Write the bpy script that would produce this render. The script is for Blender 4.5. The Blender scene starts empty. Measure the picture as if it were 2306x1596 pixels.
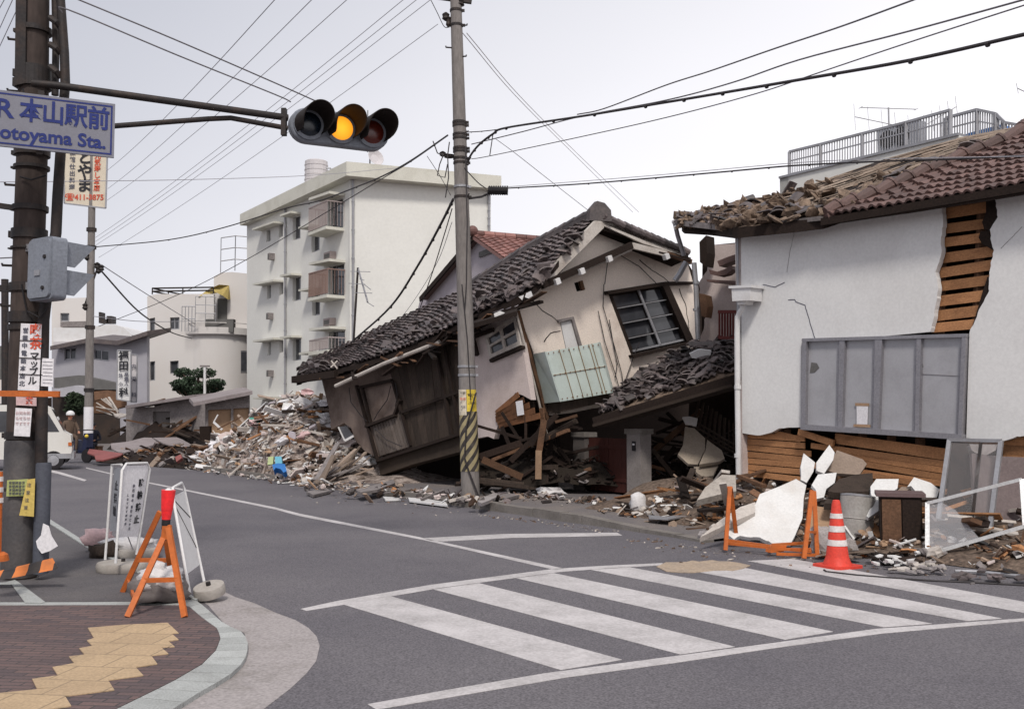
import bpy, math, random
from mathutils import Vector, Matrix, noise
from mathutils.geometry import tessellate_polygon
R = math.radians
sc = bpy.context.scene
col = sc.collection
random.seed(7)

# ------------------------------------------------------------ camera
IW, IH, FP = 2306.0, 1596.0, 2242.0
PITCH = R(3.5)
EYE = 1.55
cam_d = bpy.data.cameras.new('camera')
cam_d.sensor_width = 36.0
cam_d.lens = 36.0*FP/IW
cam_d.clip_start = 0.05
cam_d.clip_end = 2000
cam = bpy.data.objects.new('camera', cam_d)
col.objects.link(cam)
cam.location = (0, 0, EYE)
cam.rotation_euler = (R(90)+PITCH, 0, 0)
sc.camera = cam

# ------------------------------------------------------------ light
SUN_EL, SUN_AZ = R(50), R(180)      # azimuth clockwise from +Y, seen from above
w = bpy.data.worlds.new('World')
sc.world = w
w.use_nodes = True
nt = w.node_tree
for n in list(nt.nodes): nt.nodes.remove(n)
sky = nt.nodes.new('ShaderNodeTexSky'); sky.sky_type = 'NISHITA'; sky.sun_disc = False
sky.sun_elevation = SUN_EL; sky.sun_rotation = SUN_AZ; sky.dust_density = 3.0; sky.air_density = 1.0
hs = nt.nodes.new('ShaderNodeHueSaturation'); hs.inputs['Saturation'].default_value = 0.35
nt.links.new(sky.outputs[0], hs.inputs['Color'])
tc = nt.nodes.new('ShaderNodeTexCoord')
mp = nt.nodes.new('ShaderNodeMapping'); mp.inputs['Scale'].default_value = (1.0, 1.0, 2.2)
nt.links.new(tc.outputs['Generated'], mp.inputs['Vector'])
nz = nt.nodes.new('ShaderNodeTexNoise'); nz.inputs['Scale'].default_value = 1.3; nz.inputs['Detail'].default_value = 3
nt.links.new(mp.outputs[0], nz.inputs['Vector'])
sx = nt.nodes.new('ShaderNodeSeparateXYZ'); nt.links.new(tc.outputs['Generated'], sx.inputs[0])
ma = nt.nodes.new('ShaderNodeMath'); ma.operation = 'MULTIPLY_ADD'           # brighter to the right, whiter near the horizon
nt.links.new(sx.outputs['X'], ma.inputs[0]); ma.inputs[1].default_value = 0.75; ma.inputs[2].default_value = 0.60
mz = nt.nodes.new('ShaderNodeMath'); mz.operation = 'MULTIPLY_ADD'
nt.links.new(sx.outputs['Z'], mz.inputs[0]); mz.inputs[1].default_value = -0.9; nt.links.new(ma.outputs[0], mz.inputs[2])
mn = nt.nodes.new('ShaderNodeMath'); mn.operation = 'MULTIPLY_ADD'
nt.links.new(nz.outputs['Fac'], mn.inputs[0]); mn.inputs[1].default_value = 0.35; nt.links.new(mz.outputs[0], mn.inputs[2])
cr = nt.nodes.new('ShaderNodeValToRGB')
cr.color_ramp.elements[0].position = 0.15; cr.color_ramp.elements[0].color = (0.61, 0.625, 0.70, 1)
cr.color_ramp.elements[1].position = 0.85; cr.color_ramp.elements[1].color = (1.16, 1.14, 1.18, 1)
nt.links.new(mn.outputs[0], cr.inputs[0])
sc10 = nt.nodes.new('ShaderNodeVectorMath'); sc10.operation = 'SCALE'; sc10.inputs['Scale'].default_value = 10.0
nt.links.new(cr.outputs[0], sc10.inputs[0])
mx = nt.nodes.new('ShaderNodeMix'); mx.data_type = 'RGBA'; mx.inputs[0].default_value = 0.88
nt.links.new(hs.outputs[0], mx.inputs[6]); nt.links.new(sc10.outputs[0], mx.inputs[7])
bg = nt.nodes.new('ShaderNodeBackground'); bg.inputs['Strength'].default_value = 0.1
nt.links.new(mx.outputs[2], bg.inputs['Color'])
wo = nt.nodes.new('ShaderNodeOutputWorld'); nt.links.new(bg.outputs[0], wo.inputs[0])

sd = bpy.data.lights.new('sun', 'SUN'); sd.energy = 2.5; sd.angle = R(10); sd.color = (1.0, 0.95, 0.88)
sun = bpy.data.objects.new('sun', sd); col.objects.link(sun)
sv = Vector((math.sin(SUN_AZ)*math.cos(SUN_EL), math.cos(SUN_AZ)*math.cos(SUN_EL), math.sin(SUN_EL)))
sun.rotation_euler = sv.to_track_quat('Z', 'Y').to_euler()
sun.location = (0, -10, 30)
sc.view_settings.view_transform = 'Standard'; sc.view_settings.look = 'None'
sc.view_settings.gamma = 1; sc.view_settings.exposure = 0.04
sc.view_settings.use_curve_mapping = False
sc.cycles.max_bounces = 6; sc.cycles.diffuse_bounces = 2; sc.cycles.transparent_max_bounces = 12
sc.render.film_transparent = False

# ------------------------------------------------------------ picture -> place helpers
CAMV = Vector((0, 0, EYE)); CP, SP = math.cos(PITCH), math.sin(PITCH)
def ray(px, py):
    u = (px-IW/2)/FP; v = (IH/2-py)/FP
    return Vector((u, CP-v*SP, SP+v*CP))
def P(px, py, Y):
    r = ray(px, py); return CAMV+r*(Y/r.y)
def G(px, py, z=0.0):
    r = ray(px, py); return CAMV+r*((z-EYE)/r.z)
class Plane:
    def __init__(s, a, b, c):
        s.o = Vector(a); s.n = (Vector(b)-s.o).cross(Vector(c)-s.o).normalized()
        if s.n.dot(s.o-CAMV) > 0: s.n = -s.n          # normal faces the camera
    def at(s, p, off=0.0):
        r = ray(*p); o = s.o+s.n*off
        return CAMV+r*((o-CAMV).dot(s.n)/r.dot(s.n))
def vplane(a, b):                                     # vertical plane through two plan points
    return Plane((a[0], a[1], 0), (b[0], b[1], 0), (a[0], a[1], 5))
REG = dict(A=(0,0,1.596), B=(0,900,1.596), C=(0,1835,1.596), D=(900,600,1.596), E=(700,1300,1.774), F=(1800,800,1.2275),
           G=(2700,700,1.596), H=(2700,1600,1.652), I=(1100,300,1.995), J=(3000,300,2.104), K=(1700,0,1.995), L=(1200,1900,1.537),
           M=(2600,2000,1.541), N=(0,1200,2.28), O=(3500,1650,2.128), Q=(300,1550,3.843), R=(1600,1600,2.8825), S=(2200,1300,1.8775), T=(300,1800,2.28))
def z_(k, *xy):                                       # coordinates read off enlarged regions
    ox, oy, s = REG[k]; k2 = 0.562988
    r = [((ox+xy[i]/s)*k2, (oy+xy[i+1]/s)*k2) for i in range(0, len(xy), 2)]
    return r if len(r) > 1 else r[0]
def jag(pts, amp, step, seed=1, closed=False):
    rnd = random.Random(seed); out = []
    n = len(pts); last = n if closed else n-1
    for i in range(last):
        a, b = pts[i], pts[(i+1) % n]; L = math.hypot(b[0]-a[0], b[1]-a[1]); k = max(1, int(L/step))
        out.append(a)
        for j in range(1, k):
            t = (j+rnd.uniform(-.3, .3))/k
            out.append((a[0]+(b[0]-a[0])*t+rnd.uniform(-amp, amp), a[1]+(b[1]-a[1])*t+rnd.uniform(-amp, amp)))
    if not closed: out.append(pts[-1])
    return out

# ------------------------------------------------------------ materials
MATS = {}
def newmat(name):
    m = bpy.data.materials.new(name); m.use_nodes = True
    b = m.node_tree.nodes['Principled BSDF']; return m, m.node_tree, b
def N(nt, t, **kw):
    n = nt.nodes.new(t)
    for k, v in kw.items():
        if k in n.inputs: n.inputs[k].default_value = v
        else: setattr(n, k, v)
    return n
def mixc(nt, fac, a, b, blend='MIX'):
    m = nt.nodes.new('ShaderNodeMix'); m.data_type = 'RGBA'; m.blend_type = blend
    for i, s in ((0, fac), (6, a), (7, b)):
        if isinstance(s, (int, float)): m.inputs[i].default_value = s
        elif isinstance(s, tuple): m.inputs[i].default_value = (*s[:3], 1)
        else: nt.links.new(s, m.inputs[i])
    return m.outputs[2]
def ramp(nt, src, p0, p1, v0=0.0, v1=1.0):
    r = nt.nodes.new('ShaderNodeMapRange'); r.inputs[1].default_value = p0; r.inputs[2].default_value = p1
    r.inputs[3].default_value = v0; r.inputs[4].default_value = v1; r.clamp = True
    nt.links.new(src, r.inputs[0]); return r.outputs[0]
def mat(name, c, rough=0.85, dirt=None, dirt_amt=0.5, dirt_scale=1.5, fine=0.12, fine_scale=40, bump=0.15, bump_scale=30,
        var=0.0, metallic=0.0, stretch=(1, 1, 1), thr=(0.45, 0.75), spec=0.3):
    """base colour + blotchy dirt + fine mottling + per-piece variation + bump"""
    if name in MATS: return MATS[name]
    m, nt, b = newmat(name)
    tc = N(nt, 'ShaderNodeTexCoord'); geo = N(nt, 'ShaderNodeNewGeometry')
    mp = N(nt, 'ShaderNodeMapping'); mp.inputs['Scale'].default_value = stretch
    nt.links.new(geo.outputs['Position'], mp.inputs['Vector'])
    n1 = N(nt, 'ShaderNodeTexNoise', Scale=dirt_scale, Detail=6.0, Roughness=0.65); nt.links.new(mp.outputs[0], n1.inputs['Vector'])
    n2 = N(nt, 'ShaderNodeTexNoise', Scale=fine_scale, Detail=3.0); nt.links.new(mp.outputs[0], n2.inputs['Vector'])
    cc = (*c, 1)
    d = dirt if dirt else tuple(x*0.6 for x in c)
    f = ramp(nt, n1.outputs['Fac'], thr[0], thr[1], 0, dirt_amt)
    out = mixc(nt, f, c, d)
    g = ramp(nt, n2.outputs['Fac'], 0.3, 0.7, 1-fine, 1+fine)
    gm = N(nt, 'ShaderNodeVectorMath', operation='SCALE'); nt.links.new(out, gm.inputs[0]); nt.links.new(g, gm.inputs['Scale'])
    out = gm.outputs[0]
    if var:
        at = N(nt, 'ShaderNodeAttribute', attribute_name='var')
        v = ramp(nt, at.outputs['Fac'], 0, 1, 1-var, 1+var)
        vm = N(nt, 'ShaderNodeVectorMath', operation='SCALE'); nt.links.new(out, vm.inputs[0]); nt.links.new(v, vm.inputs['Scale'])
        out = vm.outputs[0]
    nt.links.new(out, b.inputs['Base Color'])
    b.inputs['Roughness'].default_value = rough; b.inputs['Metallic'].default_value = metallic
    b.inputs['Specular IOR Level'].default_value = spec
    if bump:
        n3 = N(nt, 'ShaderNodeTexNoise', Scale=bump_scale, Detail=5.0); nt.links.new(mp.outputs[0], n3.inputs['Vector'])
        bp = N(nt, 'ShaderNodeBump', Strength=bump, Distance=0.02); nt.links.new(n3.outputs['Fac'], bp.inputs['Height'])
        nt.links.new(bp.outputs[0], b.inputs['Normal'])
    MATS[name] = m
    return m
def glass(name, c, rough=0.08, dirt=0.25):
    if name in MATS: return MATS[name]
    m, nt, b = newmat(name)
    geo = N(nt, 'ShaderNodeNewGeometry'); n1 = N(nt, 'ShaderNodeTexNoise', Scale=2.5, Detail=4.0); nt.links.new(geo.outputs['Position'], n1.inputs['Vector'])
    f = ramp(nt, n1.outputs['Fac'], .35, .7, 0, dirt)
    nt.links.new(mixc(nt, f, c, tuple(min(1, x*3+.05) for x in c)), b.inputs['Base Color'])
    b.inputs['Roughness'].default_value = rough; b.inputs['Specular IOR Level'].default_value = 0.6
    MATS[name] = m; return m

M_asphalt = mat('asphalt', (0.112, 0.104, 0.116), 0.92, dirt=(0.160, 0.148, 0.156), dirt_amt=.9, dirt_scale=.3, fine=.42, fine_scale=70, bump=.35, bump_scale=160, thr=(.35, .7))
M_dirt = mat('dirt_ground', (0.16, 0.13, 0.11), 0.95, dirt=(0.08, 0.065, 0.055), dirt_scale=.8, bump=.6, bump_scale=12, fine=.3)
M_walk = mat('sidewalk_asphalt', (0.15, 0.135, 0.135), 0.93, dirt=(0.24, 0.20, 0.17), dirt_amt=.7, dirt_scale=.9, fine=.25, fine_scale=60, bump=.4, bump_scale=90)
M_walk2 = mat('corner_asphalt', (0.10, 0.092, 0.096), 0.93, dirt=(0.15, 0.135, 0.13), dirt_amt=.6, dirt_scale=1.5, fine=.25, fine_scale=80, bump=.3, bump_scale=120)
M_kerb = mat('kerb_concrete', (0.20, 0.18, 0.165), 0.9, dirt=(0.10, 0.09, 0.08), dirt_amt=.7, dirt_scale=3, bump=.3)
M_kerb2 = mat('kerb_granite', (0.36, 0.37, 0.36), 0.9, dirt=(0.22, 0.22, 0.21), dirt_amt=.6, dirt_scale=5, fine=.2, fine_scale=90, var=.14)
M_apron = mat('apron_concrete', (0.32, 0.29, 0.285), 0.92, dirt=(0.20, 0.18, 0.165), dirt_amt=.8, dirt_scale=2.2, fine=.2, fine_scale=50, bump=.3, thr=(.5, .72))
M_sand = mat('sand', (0.38, 0.295, 0.22), 0.95, dirt=(0.24, 0.205, 0.18), dirt_amt=.8, dirt_scale=4, fine=.2)
M_plaster = mat('white_plaster', (0.72, 0.71, 0.70), 0.9, dirt=(0.60, 0.585, 0.575), dirt_amt=.7, dirt_scale=.9, fine=.05, fine_scale=25, bump=.08, bump_scale=60)
M_plaster_edge = mat('plaster_slab_white', (0.66, 0.65, 0.64), 0.9, dirt=(0.50, 0.46, 0.42), dirt_amt=.6, dirt_scale=2.5, fine=.08, bump=.12)
M_cream = mat('cream_stucco', (0.80, 0.70, 0.62), 0.92, dirt=(0.38, 0.27, 0.21), dirt_amt=.8, dirt_scale=.8, fine=.08, bump=.25, thr=(.55, .78))
M_pink = mat('pinkish_stucco', (0.55, 0.465, 0.44), 0.92, dirt=(0.30, 0.23, 0.2), dirt_amt=.6, dirt_scale=1.3, fine=.08, bump=.2)
M_greyst = mat('grey_stucco', (0.42, 0.38, 0.41), 0.92, dirt=(0.3, 0.26, 0.27), dirt_amt=.5, dirt_scale=1.0)
M_apt = mat('apartment_paint', (0.70, 0.69, 0.655), 0.9, dirt=(0.60, 0.59, 0.555), dirt_amt=.6, dirt_scale=.35, fine=.03, fine_scale=8, bump=.05, bump_scale=20)
M_apt2 = mat('apartment_trim', (0.60, 0.585, 0.52), 0.9, dirt=(0.36, 0.34, 0.28), dirt_amt=.5, dirt_scale=.8)
M_creamb = mat('cream_building', (0.62, 0.59, 0.57), 0.9, dirt=(0.58, 0.53, 0.50), dirt_amt=.6, dirt_scale=.5, fine=.04)
M_bluegrey = mat('bluegrey_siding', (0.355, 0.345, 0.375), 0.85, dirt=(0.26, 0.25, 0.29), dirt_amt=.5, dirt_scale=.8, fine=.05)
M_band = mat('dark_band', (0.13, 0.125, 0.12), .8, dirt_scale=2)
M_conc = mat('old_concrete', (0.23, 0.205, 0.20), 0.93, dirt=(0.12, 0.105, 0.10), dirt_amt=.75, dirt_scale=1.2, fine=.2, fine_scale=14, bump=.3)
M_pole = mat('pole_concrete', (0.21, 0.19, 0.18), 0.9, dirt=(0.12, 0.105, 0.095), dirt_amt=.6, dirt_scale=2.5, stretch=(1, 1, .25), fine=.15, fine_scale=30, bump=.15)
M_poledark = mat('pole_concrete_dark', (0.058, 0.043, 0.038), 0.9, dirt=(0.026, 0.020, 0.018), dirt_amt=.7, dirt_scale=2.5, stretch=(1, 1, .3), fine=.2, fine_scale=25)  # near-black brown, far darker than the other pole concrete
M_tile = mat('roof_tile_grey', (0.092, 0.074, 0.074), 0.55, dirt=(0.21, 0.165, 0.145), dirt_amt=.55, dirt_scale=3, fine=.25, fine_scale=25, var=.75, bump=.2, spec=.5)
M_tilebr = mat('roof_tile_brown', (0.118, 0.066, 0.056), 0.6, dirt=(0.09, 0.055, 0.05), dirt_amt=.6, dirt_scale=3, fine=.2, var=.35, spec=.5)
M_tilered = mat('roof_tile_red', (0.235, 0.12, 0.105), 0.6, dirt=(0.13, 0.06, 0.05), dirt_amt=.6, dirt_scale=3, fine=.2, var=.45)
M_mud = mat('roof_clay', (0.215, 0.155, 0.115), 0.95, dirt=(0.07, 0.048, 0.036), dirt_amt=.85, dirt_scale=2.2, fine=.35, fine_scale=18, bump=.8, bump_scale=14, thr=(.45, .65))
M_wood = mat('fresh_lath', (0.38, 0.185, 0.085), 0.85, dirt=(0.17, 0.075, 0.035), dirt_amt=.7, dirt_scale=3, fine=.25, fine_scale=40, var=.3, bump=.2, stretch=(1, 1, 3))
M_wood2 = mat('old_timber', (0.125, 0.066, 0.038), 0.9, dirt=(0.05, 0.028, 0.018), dirt_amt=.8, dirt_scale=3, fine=.25, var=.5, bump=.3)
M_woodd = mat('dark_timber', (0.020, 0.012, 0.009), 0.95, dirt=(0.010, 0.006, 0.005), dirt_scale=2, fine=.3, var=.5, bump=.3)  # near-black tone also stands in for shade in the voids
M_siding = mat('weathered_boarding', (0.052, 0.037, 0.029), 0.94, dirt=(0.022, 0.016, 0.012), dirt_amt=.8, dirt_scale=2, fine=.3, fine_scale=30, stretch=(3, 3, .4), bump=.3, var=.25)
M_trim = mat('bargeboard', (0.50, 0.455, 0.415), 0.85, dirt=(0.24, 0.19, 0.155), dirt_amt=.7, dirt_scale=3, bump=.15)
M_white = mat('white_paint', (0.66, 0.65, 0.65), 0.6, dirt=(0.5, 0.46, 0.42), dirt_amt=.45, dirt_scale=3, fine=.05)
M_paper = mat('paper', (0.72, 0.70, 0.72), 0.9, dirt=(0.6, 0.57, 0.58), dirt_amt=.4, dirt_scale=5, bump=.1)
M_black = mat('black_rubber', (0.018, 0.016, 0.018), 0.6, bump=.05)
M_dark = mat('dark_metal', (0.032, 0.028, 0.028), 0.6, metallic=.3, dirt=(0.10, 0.06, 0.04), dirt_amt=.4, dirt_scale=6)
M_galv = mat('galvanised_steel', (0.34, 0.34, 0.36), 0.5, metallic=.45, dirt=(0.22, 0.2, 0.19), dirt_amt=.6, dirt_scale=3, fine=.08)
M_greymet = mat('grey_painted_metal', (0.30, 0.31, 0.34), 0.5, metallic=.1, dirt=(0.17, 0.165, 0.18), dirt_amt=.6, dirt_scale=2.0, fine=.08)
M_signal = mat('signal_grey_paint', (0.20, 0.215, 0.25), 0.5, dirt=(0.15, 0.155, 0.17), dirt_amt=.6, dirt_scale=3)
M_alu = mat('aluminium', (0.30, 0.29, 0.31), 0.45, metallic=.5, dirt=(0.2, 0.19, 0.2), dirt_amt=.4, dirt_scale=4)
M_alul = mat('bright_aluminium', (0.62, 0.62, 0.62), 0.4, metallic=.3, dirt=(0.45, 0.42, 0.4), dirt_amt=.4, dirt_scale=4)
M_orange = mat('orange_paint', (0.50, 0.125, 0.025), 0.6, dirt=(0.26, 0.075, 0.025), dirt_amt=.75, dirt_scale=7, fine=.08)
M_coner = mat('cone_red', (0.62, 0.055, 0.035), 0.5, dirt=(0.45, 0.05, 0.03), dirt_amt=.5, dirt_scale=8)
M_conew = mat('cone_white_band', (0.66, 0.62, 0.60), 0.55, dirt=(0.42, 0.36, 0.33), dirt_amt=.6, dirt_scale=10)
M_green = mat('pale_green_sheet', (0.60, 0.68, 0.64), 0.6, dirt=(0.48, 0.53, 0.46), dirt_amt=.6, dirt_scale=2.5, fine=.05, var=.06)
M_rust = mat('rust', (0.19, 0.075, 0.03), 0.9, dirt=(0.09, 0.04, 0.02), dirt_scale=10)
M_gate = mat('brown_gate', (0.055, 0.016, 0.012), 0.6, dirt=(0.05, 0.014, 0.01), dirt_scale=4, stretch=(4, 4, .5))
M_blue = mat('sign_blue', (0.016, 0.028, 0.16), 0.5, bump=0)
M_bluetarp = mat('blue_plastic', (0.03, 0.16, 0.45), 0.5, dirt_scale=4, var=.3)
M_signbg = mat('sign_white_shaded', (0.20, 0.20, 0.235), 0.5, dirt=(0.16, 0.155, 0.175), dirt_amt=.5, dirt_scale=3, fine=.04, bump=0)  # white panel darkened: its backlit shade is in the base colour
M_signcr = mat('sign_cream', (0.62, 0.55, 0.44), 0.6, dirt=(0.5, 0.42, 0.33), dirt_amt=.5, dirt_scale=2, bump=0)
M_ink = mat('black_ink', (0.02, 0.02, 0.025), 0.6, bump=0)
M_inkf = mat('faded_ink', (0.10, 0.10, 0.13), 0.7, bump=0)
M_redink = mat('red_ink', (0.60, 0.09, 0.045), 0.6, bump=0)
M_yellow = mat('yellow_plate', (0.70, 0.52, 0.06), 0.6, dirt=(0.45, 0.33, 0.06), dirt_amt=.5, dirt_scale=8, bump=0)
M_glass = glass('dark_glass', (0.035, 0.036, 0.042))
M_glassb = glass('reflecting_glass', (0.06, 0.062, 0.072), rough=.12)
M_frost = mat('frosted_pane', (0.36, 0.355, 0.375), 0.18, dirt=(0.26, 0.255, 0.265), dirt_amt=.7, dirt_scale=2.2, fine=.04, bump=.08, bump_scale=6, spec=.5)
M_curt = mat('creased_lining', (0.30, 0.30, 0.31), 0.7, dirt=(0.22, 0.215, 0.22), dirt_amt=.7, dirt_scale=2, stretch=(1, 1, 3), bump=.3, bump_scale=6)
M_leaf = mat('pine_needles', (0.035, 0.055, 0.032), 0.8, dirt=(0.02, 0.035, 0.018), dirt_scale=3, var=.6)
M_leaf2 = mat('shrub_leaves', (0.022, 0.034, 0.016), 0.8, dirt=(0.012, 0.018, 0.009), dirt_scale=4, var=.6)
M_bark = mat('bark', (0.09, 0.06, 0.045), .95)
M_wire = mat('wire', (0.035, 0.03, 0.032), 0.6, bump=0)
M_wirel = mat('thin_wire_pale', (0.36, 0.35, 0.38), 0.7, bump=0)  # paler than the other wires so thin lines stay faint
M_bag = mat('plastic_bag', (0.62, 0.60, 0.60), 0.45, dirt=(0.40, 0.36, 0.34), dirt_amt=.6, dirt_scale=5, bump=.3)
M_bagp = mat('pink_bag', (0.60, 0.42, 0.42), 0.5, dirt=(0.45, 0.3, 0.3), dirt_amt=.5, dirt_scale=6)
M_rub = mat('rubble_fill', (0.27, 0.20, 0.155), 0.95, dirt=(0.08, 0.055, 0.045), dirt_amt=.9, dirt_scale=4, fine=.45, fine_scale=22, bump=.9, bump_scale=14, thr=(.4, .6))
M_tan = mat('tan_board', (0.36, 0.235, 0.15), .9, dirt=(0.2, 0.12, 0.075), dirt_scale=3, var=.3)
M_tank = mat('tank_grp', (0.52, 0.49, 0.50), .7, dirt=(0.44, 0.41, 0.42), dirt_amt=.5, dirt_scale=1.5, bump=0)
M_aweyel = mat('awning_yellow', (0.52, 0.40, 0.14), .8)
M_tinroof = mat('shed_roof', (0.26, 0.225, 0.225), .8, dirt=(0.15, 0.12, 0.115), dirt_amt=.7, dirt_scale=2)
M_redsheet = mat('red_tin_sheet', (0.25, 0.075, 0.07), .6, dirt=(0.13, 0.05, 0.045), dirt_amt=.7, dirt_scale=2.5)
M_van = mat('white_car_paint', (0.66, 0.64, 0.60), 0.35, dirt=(0.5, 0.46, 0.4), dirt_amt=.5, dirt_scale=1.6, fine=.03, bump=0, spec=.5)
M_cloth = mat('dark_cloth', (0.022, 0.022, 0.032), .95)
M_cloth2 = mat('brown_cloth', (0.11, 0.075, 0.055), .95)
M_skin = mat('skin', (0.42, 0.20, 0.13), .6, bump=0)
M_amber_off = mat('red_lens_unlit', (0.10, 0.012, 0.006), .25, spec=.6, bump=0)
M_green_off = mat('green_lens_unlit', (0.006, 0.012, 0.022), .25, spec=.6, bump=0)
M_hood = mat('hood_black', (0.020, 0.014, 0.012), .7, bump=.05)
M_redlamp = mat('red_lamp', (0.80, 0.025, 0.03), .35, spec=.5, bump=0)
def marking(name, c=(0.53, 0.50, 0.50)):
    """road paint: chipped away by fine and coarse noise to the asphalt colour"""
    m, nt, b = newmat(name)
    geo = N(nt, 'ShaderNodeNewGeometry')
    n1 = N(nt, 'ShaderNodeTexNoise', Scale=1.6, Detail=8.0, Roughness=0.75); nt.links.new(geo.outputs['Position'], n1.inputs['Vector'])
    n2 = N(nt, 'ShaderNodeTexNoise', Scale=45.0, Detail=3.0); nt.links.new(geo.outputs['Position'], n2.inputs['Vector'])
    a = N(nt, 'ShaderNodeMath', operation='MULTIPLY_ADD'); nt.links.new(n2.outputs['Fac'], a.inputs[0]); a.inputs[1].default_value = .5; nt.links.new(n1.outputs['Fac'], a.inputs[2])
    f = ramp(nt, a.outputs[0], .62, 1.02, 0, .75)
    nt.links.new(mixc(nt, f, c, (.20, .185, .18)), b.inputs['Base Color'])
    b.inputs['Roughness'].default_value = .85
    bp = N(nt, 'ShaderNodeBump', Strength=.2, Distance=.01); nt.links.new(n2.outputs['Fac'], bp.inputs['Height']); nt.links.new(bp.outputs[0], b.inputs['Normal'])
    return m
M_mark = marking('road_paint')
def brickmat(name, c1, c2, mortar, scale, bw, rh, rot, msize=.03):
    m, nt, b = newmat(name)
    geo = N(nt, 'ShaderNodeNewGeometry')
    mp = N(nt, 'ShaderNodeMapping'); mp.inputs['Rotation'].default_value = (0, 0, rot); nt.links.new(geo.outputs['Position'], mp.inputs['Vector'])
    br = N(nt, 'ShaderNodeTexBrick'); br.inputs['Color1'].default_value = (*c1, 1); br.inputs['Color2'].default_value = (*c2, 1)
    br.inputs['Mortar'].default_value = (*mortar, 1); br.inputs['Scale'].default_value = scale
    br.inputs['Brick Width'].default_value = bw; br.inputs['Row Height'].default_value = rh; br.inputs['Mortar Size'].default_value = msize
    nt.links.new(mp.outputs[0], br.inputs['Vector'])
    n1 = N(nt, 'ShaderNodeTexNoise', Scale=2.0, Detail=6.0); nt.links.new(geo.outputs['Position'], n1.inputs['Vector'])
    n2 = N(nt, 'ShaderNodeTexNoise', Scale=60.0, Detail=2.0); nt.links.new(geo.outputs['Position'], n2.inputs['Vector'])
    o = mixc(nt, ramp(nt, n1.outputs['Fac'], .4, .75, 0, .45), br.outputs['Color'], tuple(x*.6 for x in c1))
    g = ramp(nt, n2.outputs['Fac'], .3, .7, .85, 1.15)
    vm = N(nt, 'ShaderNodeVectorMath', operation='SCALE'); nt.links.new(o, vm.inputs[0]); nt.links.new(g, vm.inputs['Scale'])
    nt.links.new(vm.outputs[0], b.inputs['Base Color']); b.inputs['Roughness'].default_value = .9
    bp = N(nt, 'ShaderNodeBump', Strength=.4, Distance=.01); nt.links.new(br.outputs['Fac'], bp.inputs['Height']); bp.invert = True
    nt.links.new(bp.outputs[0], b.inputs['Normal'])
    return m
M_brick = brickmat('brick_paving', (0.145, 0.092, 0.085), (0.085, 0.062, 0.066), (0.05, 0.042, 0.042), 1.0, .21, .065, R(6), .006)
M_tact = brickmat('tactile_tiles', (0.46, 0.33, 0.20), (0.40, 0.285, 0.175), (0.26, 0.19, 0.12), 1.0, .30, .30, R(8), .006)
def emit(name, c, s, base=(0, 0, 0)):
    m, nt, b = newmat(name); b.inputs['Base Color'].default_value = (*base, 1)
    b.inputs['Emission Color'].default_value = (*c, 1); b.inputs['Emission Strength'].default_value = s
    return m
def striped(name, ca, cb, fn):
    """hazard stripes from object-space position: fn(nt, x, y, z sockets) -> 0..1 factor"""
    m, nt, b = newmat(name)
    tc = N(nt, 'ShaderNodeTexCoord'); sp = N(nt, 'ShaderNodeSeparateXYZ'); nt.links.new(tc.outputs['Object'], sp.inputs[0])
    f = fn(nt, sp.outputs[0], sp.outputs[1], sp.outputs[2])
    n1 = N(nt, 'ShaderNodeTexNoise', Scale=9.0, Detail=5.0); nt.links.new(tc.outputs['Object'], n1.inputs['Vector'])
    o = mixc(nt, f, ca, cb); o = mixc(nt, ramp(nt, n1.outputs['Fac'], .45, .8, 0, .5), o, (.09, .07, .05))
    nt.links.new(o, b.inputs['Base Color']); b.inputs['Roughness'].default_value = .6
    return m

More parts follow.
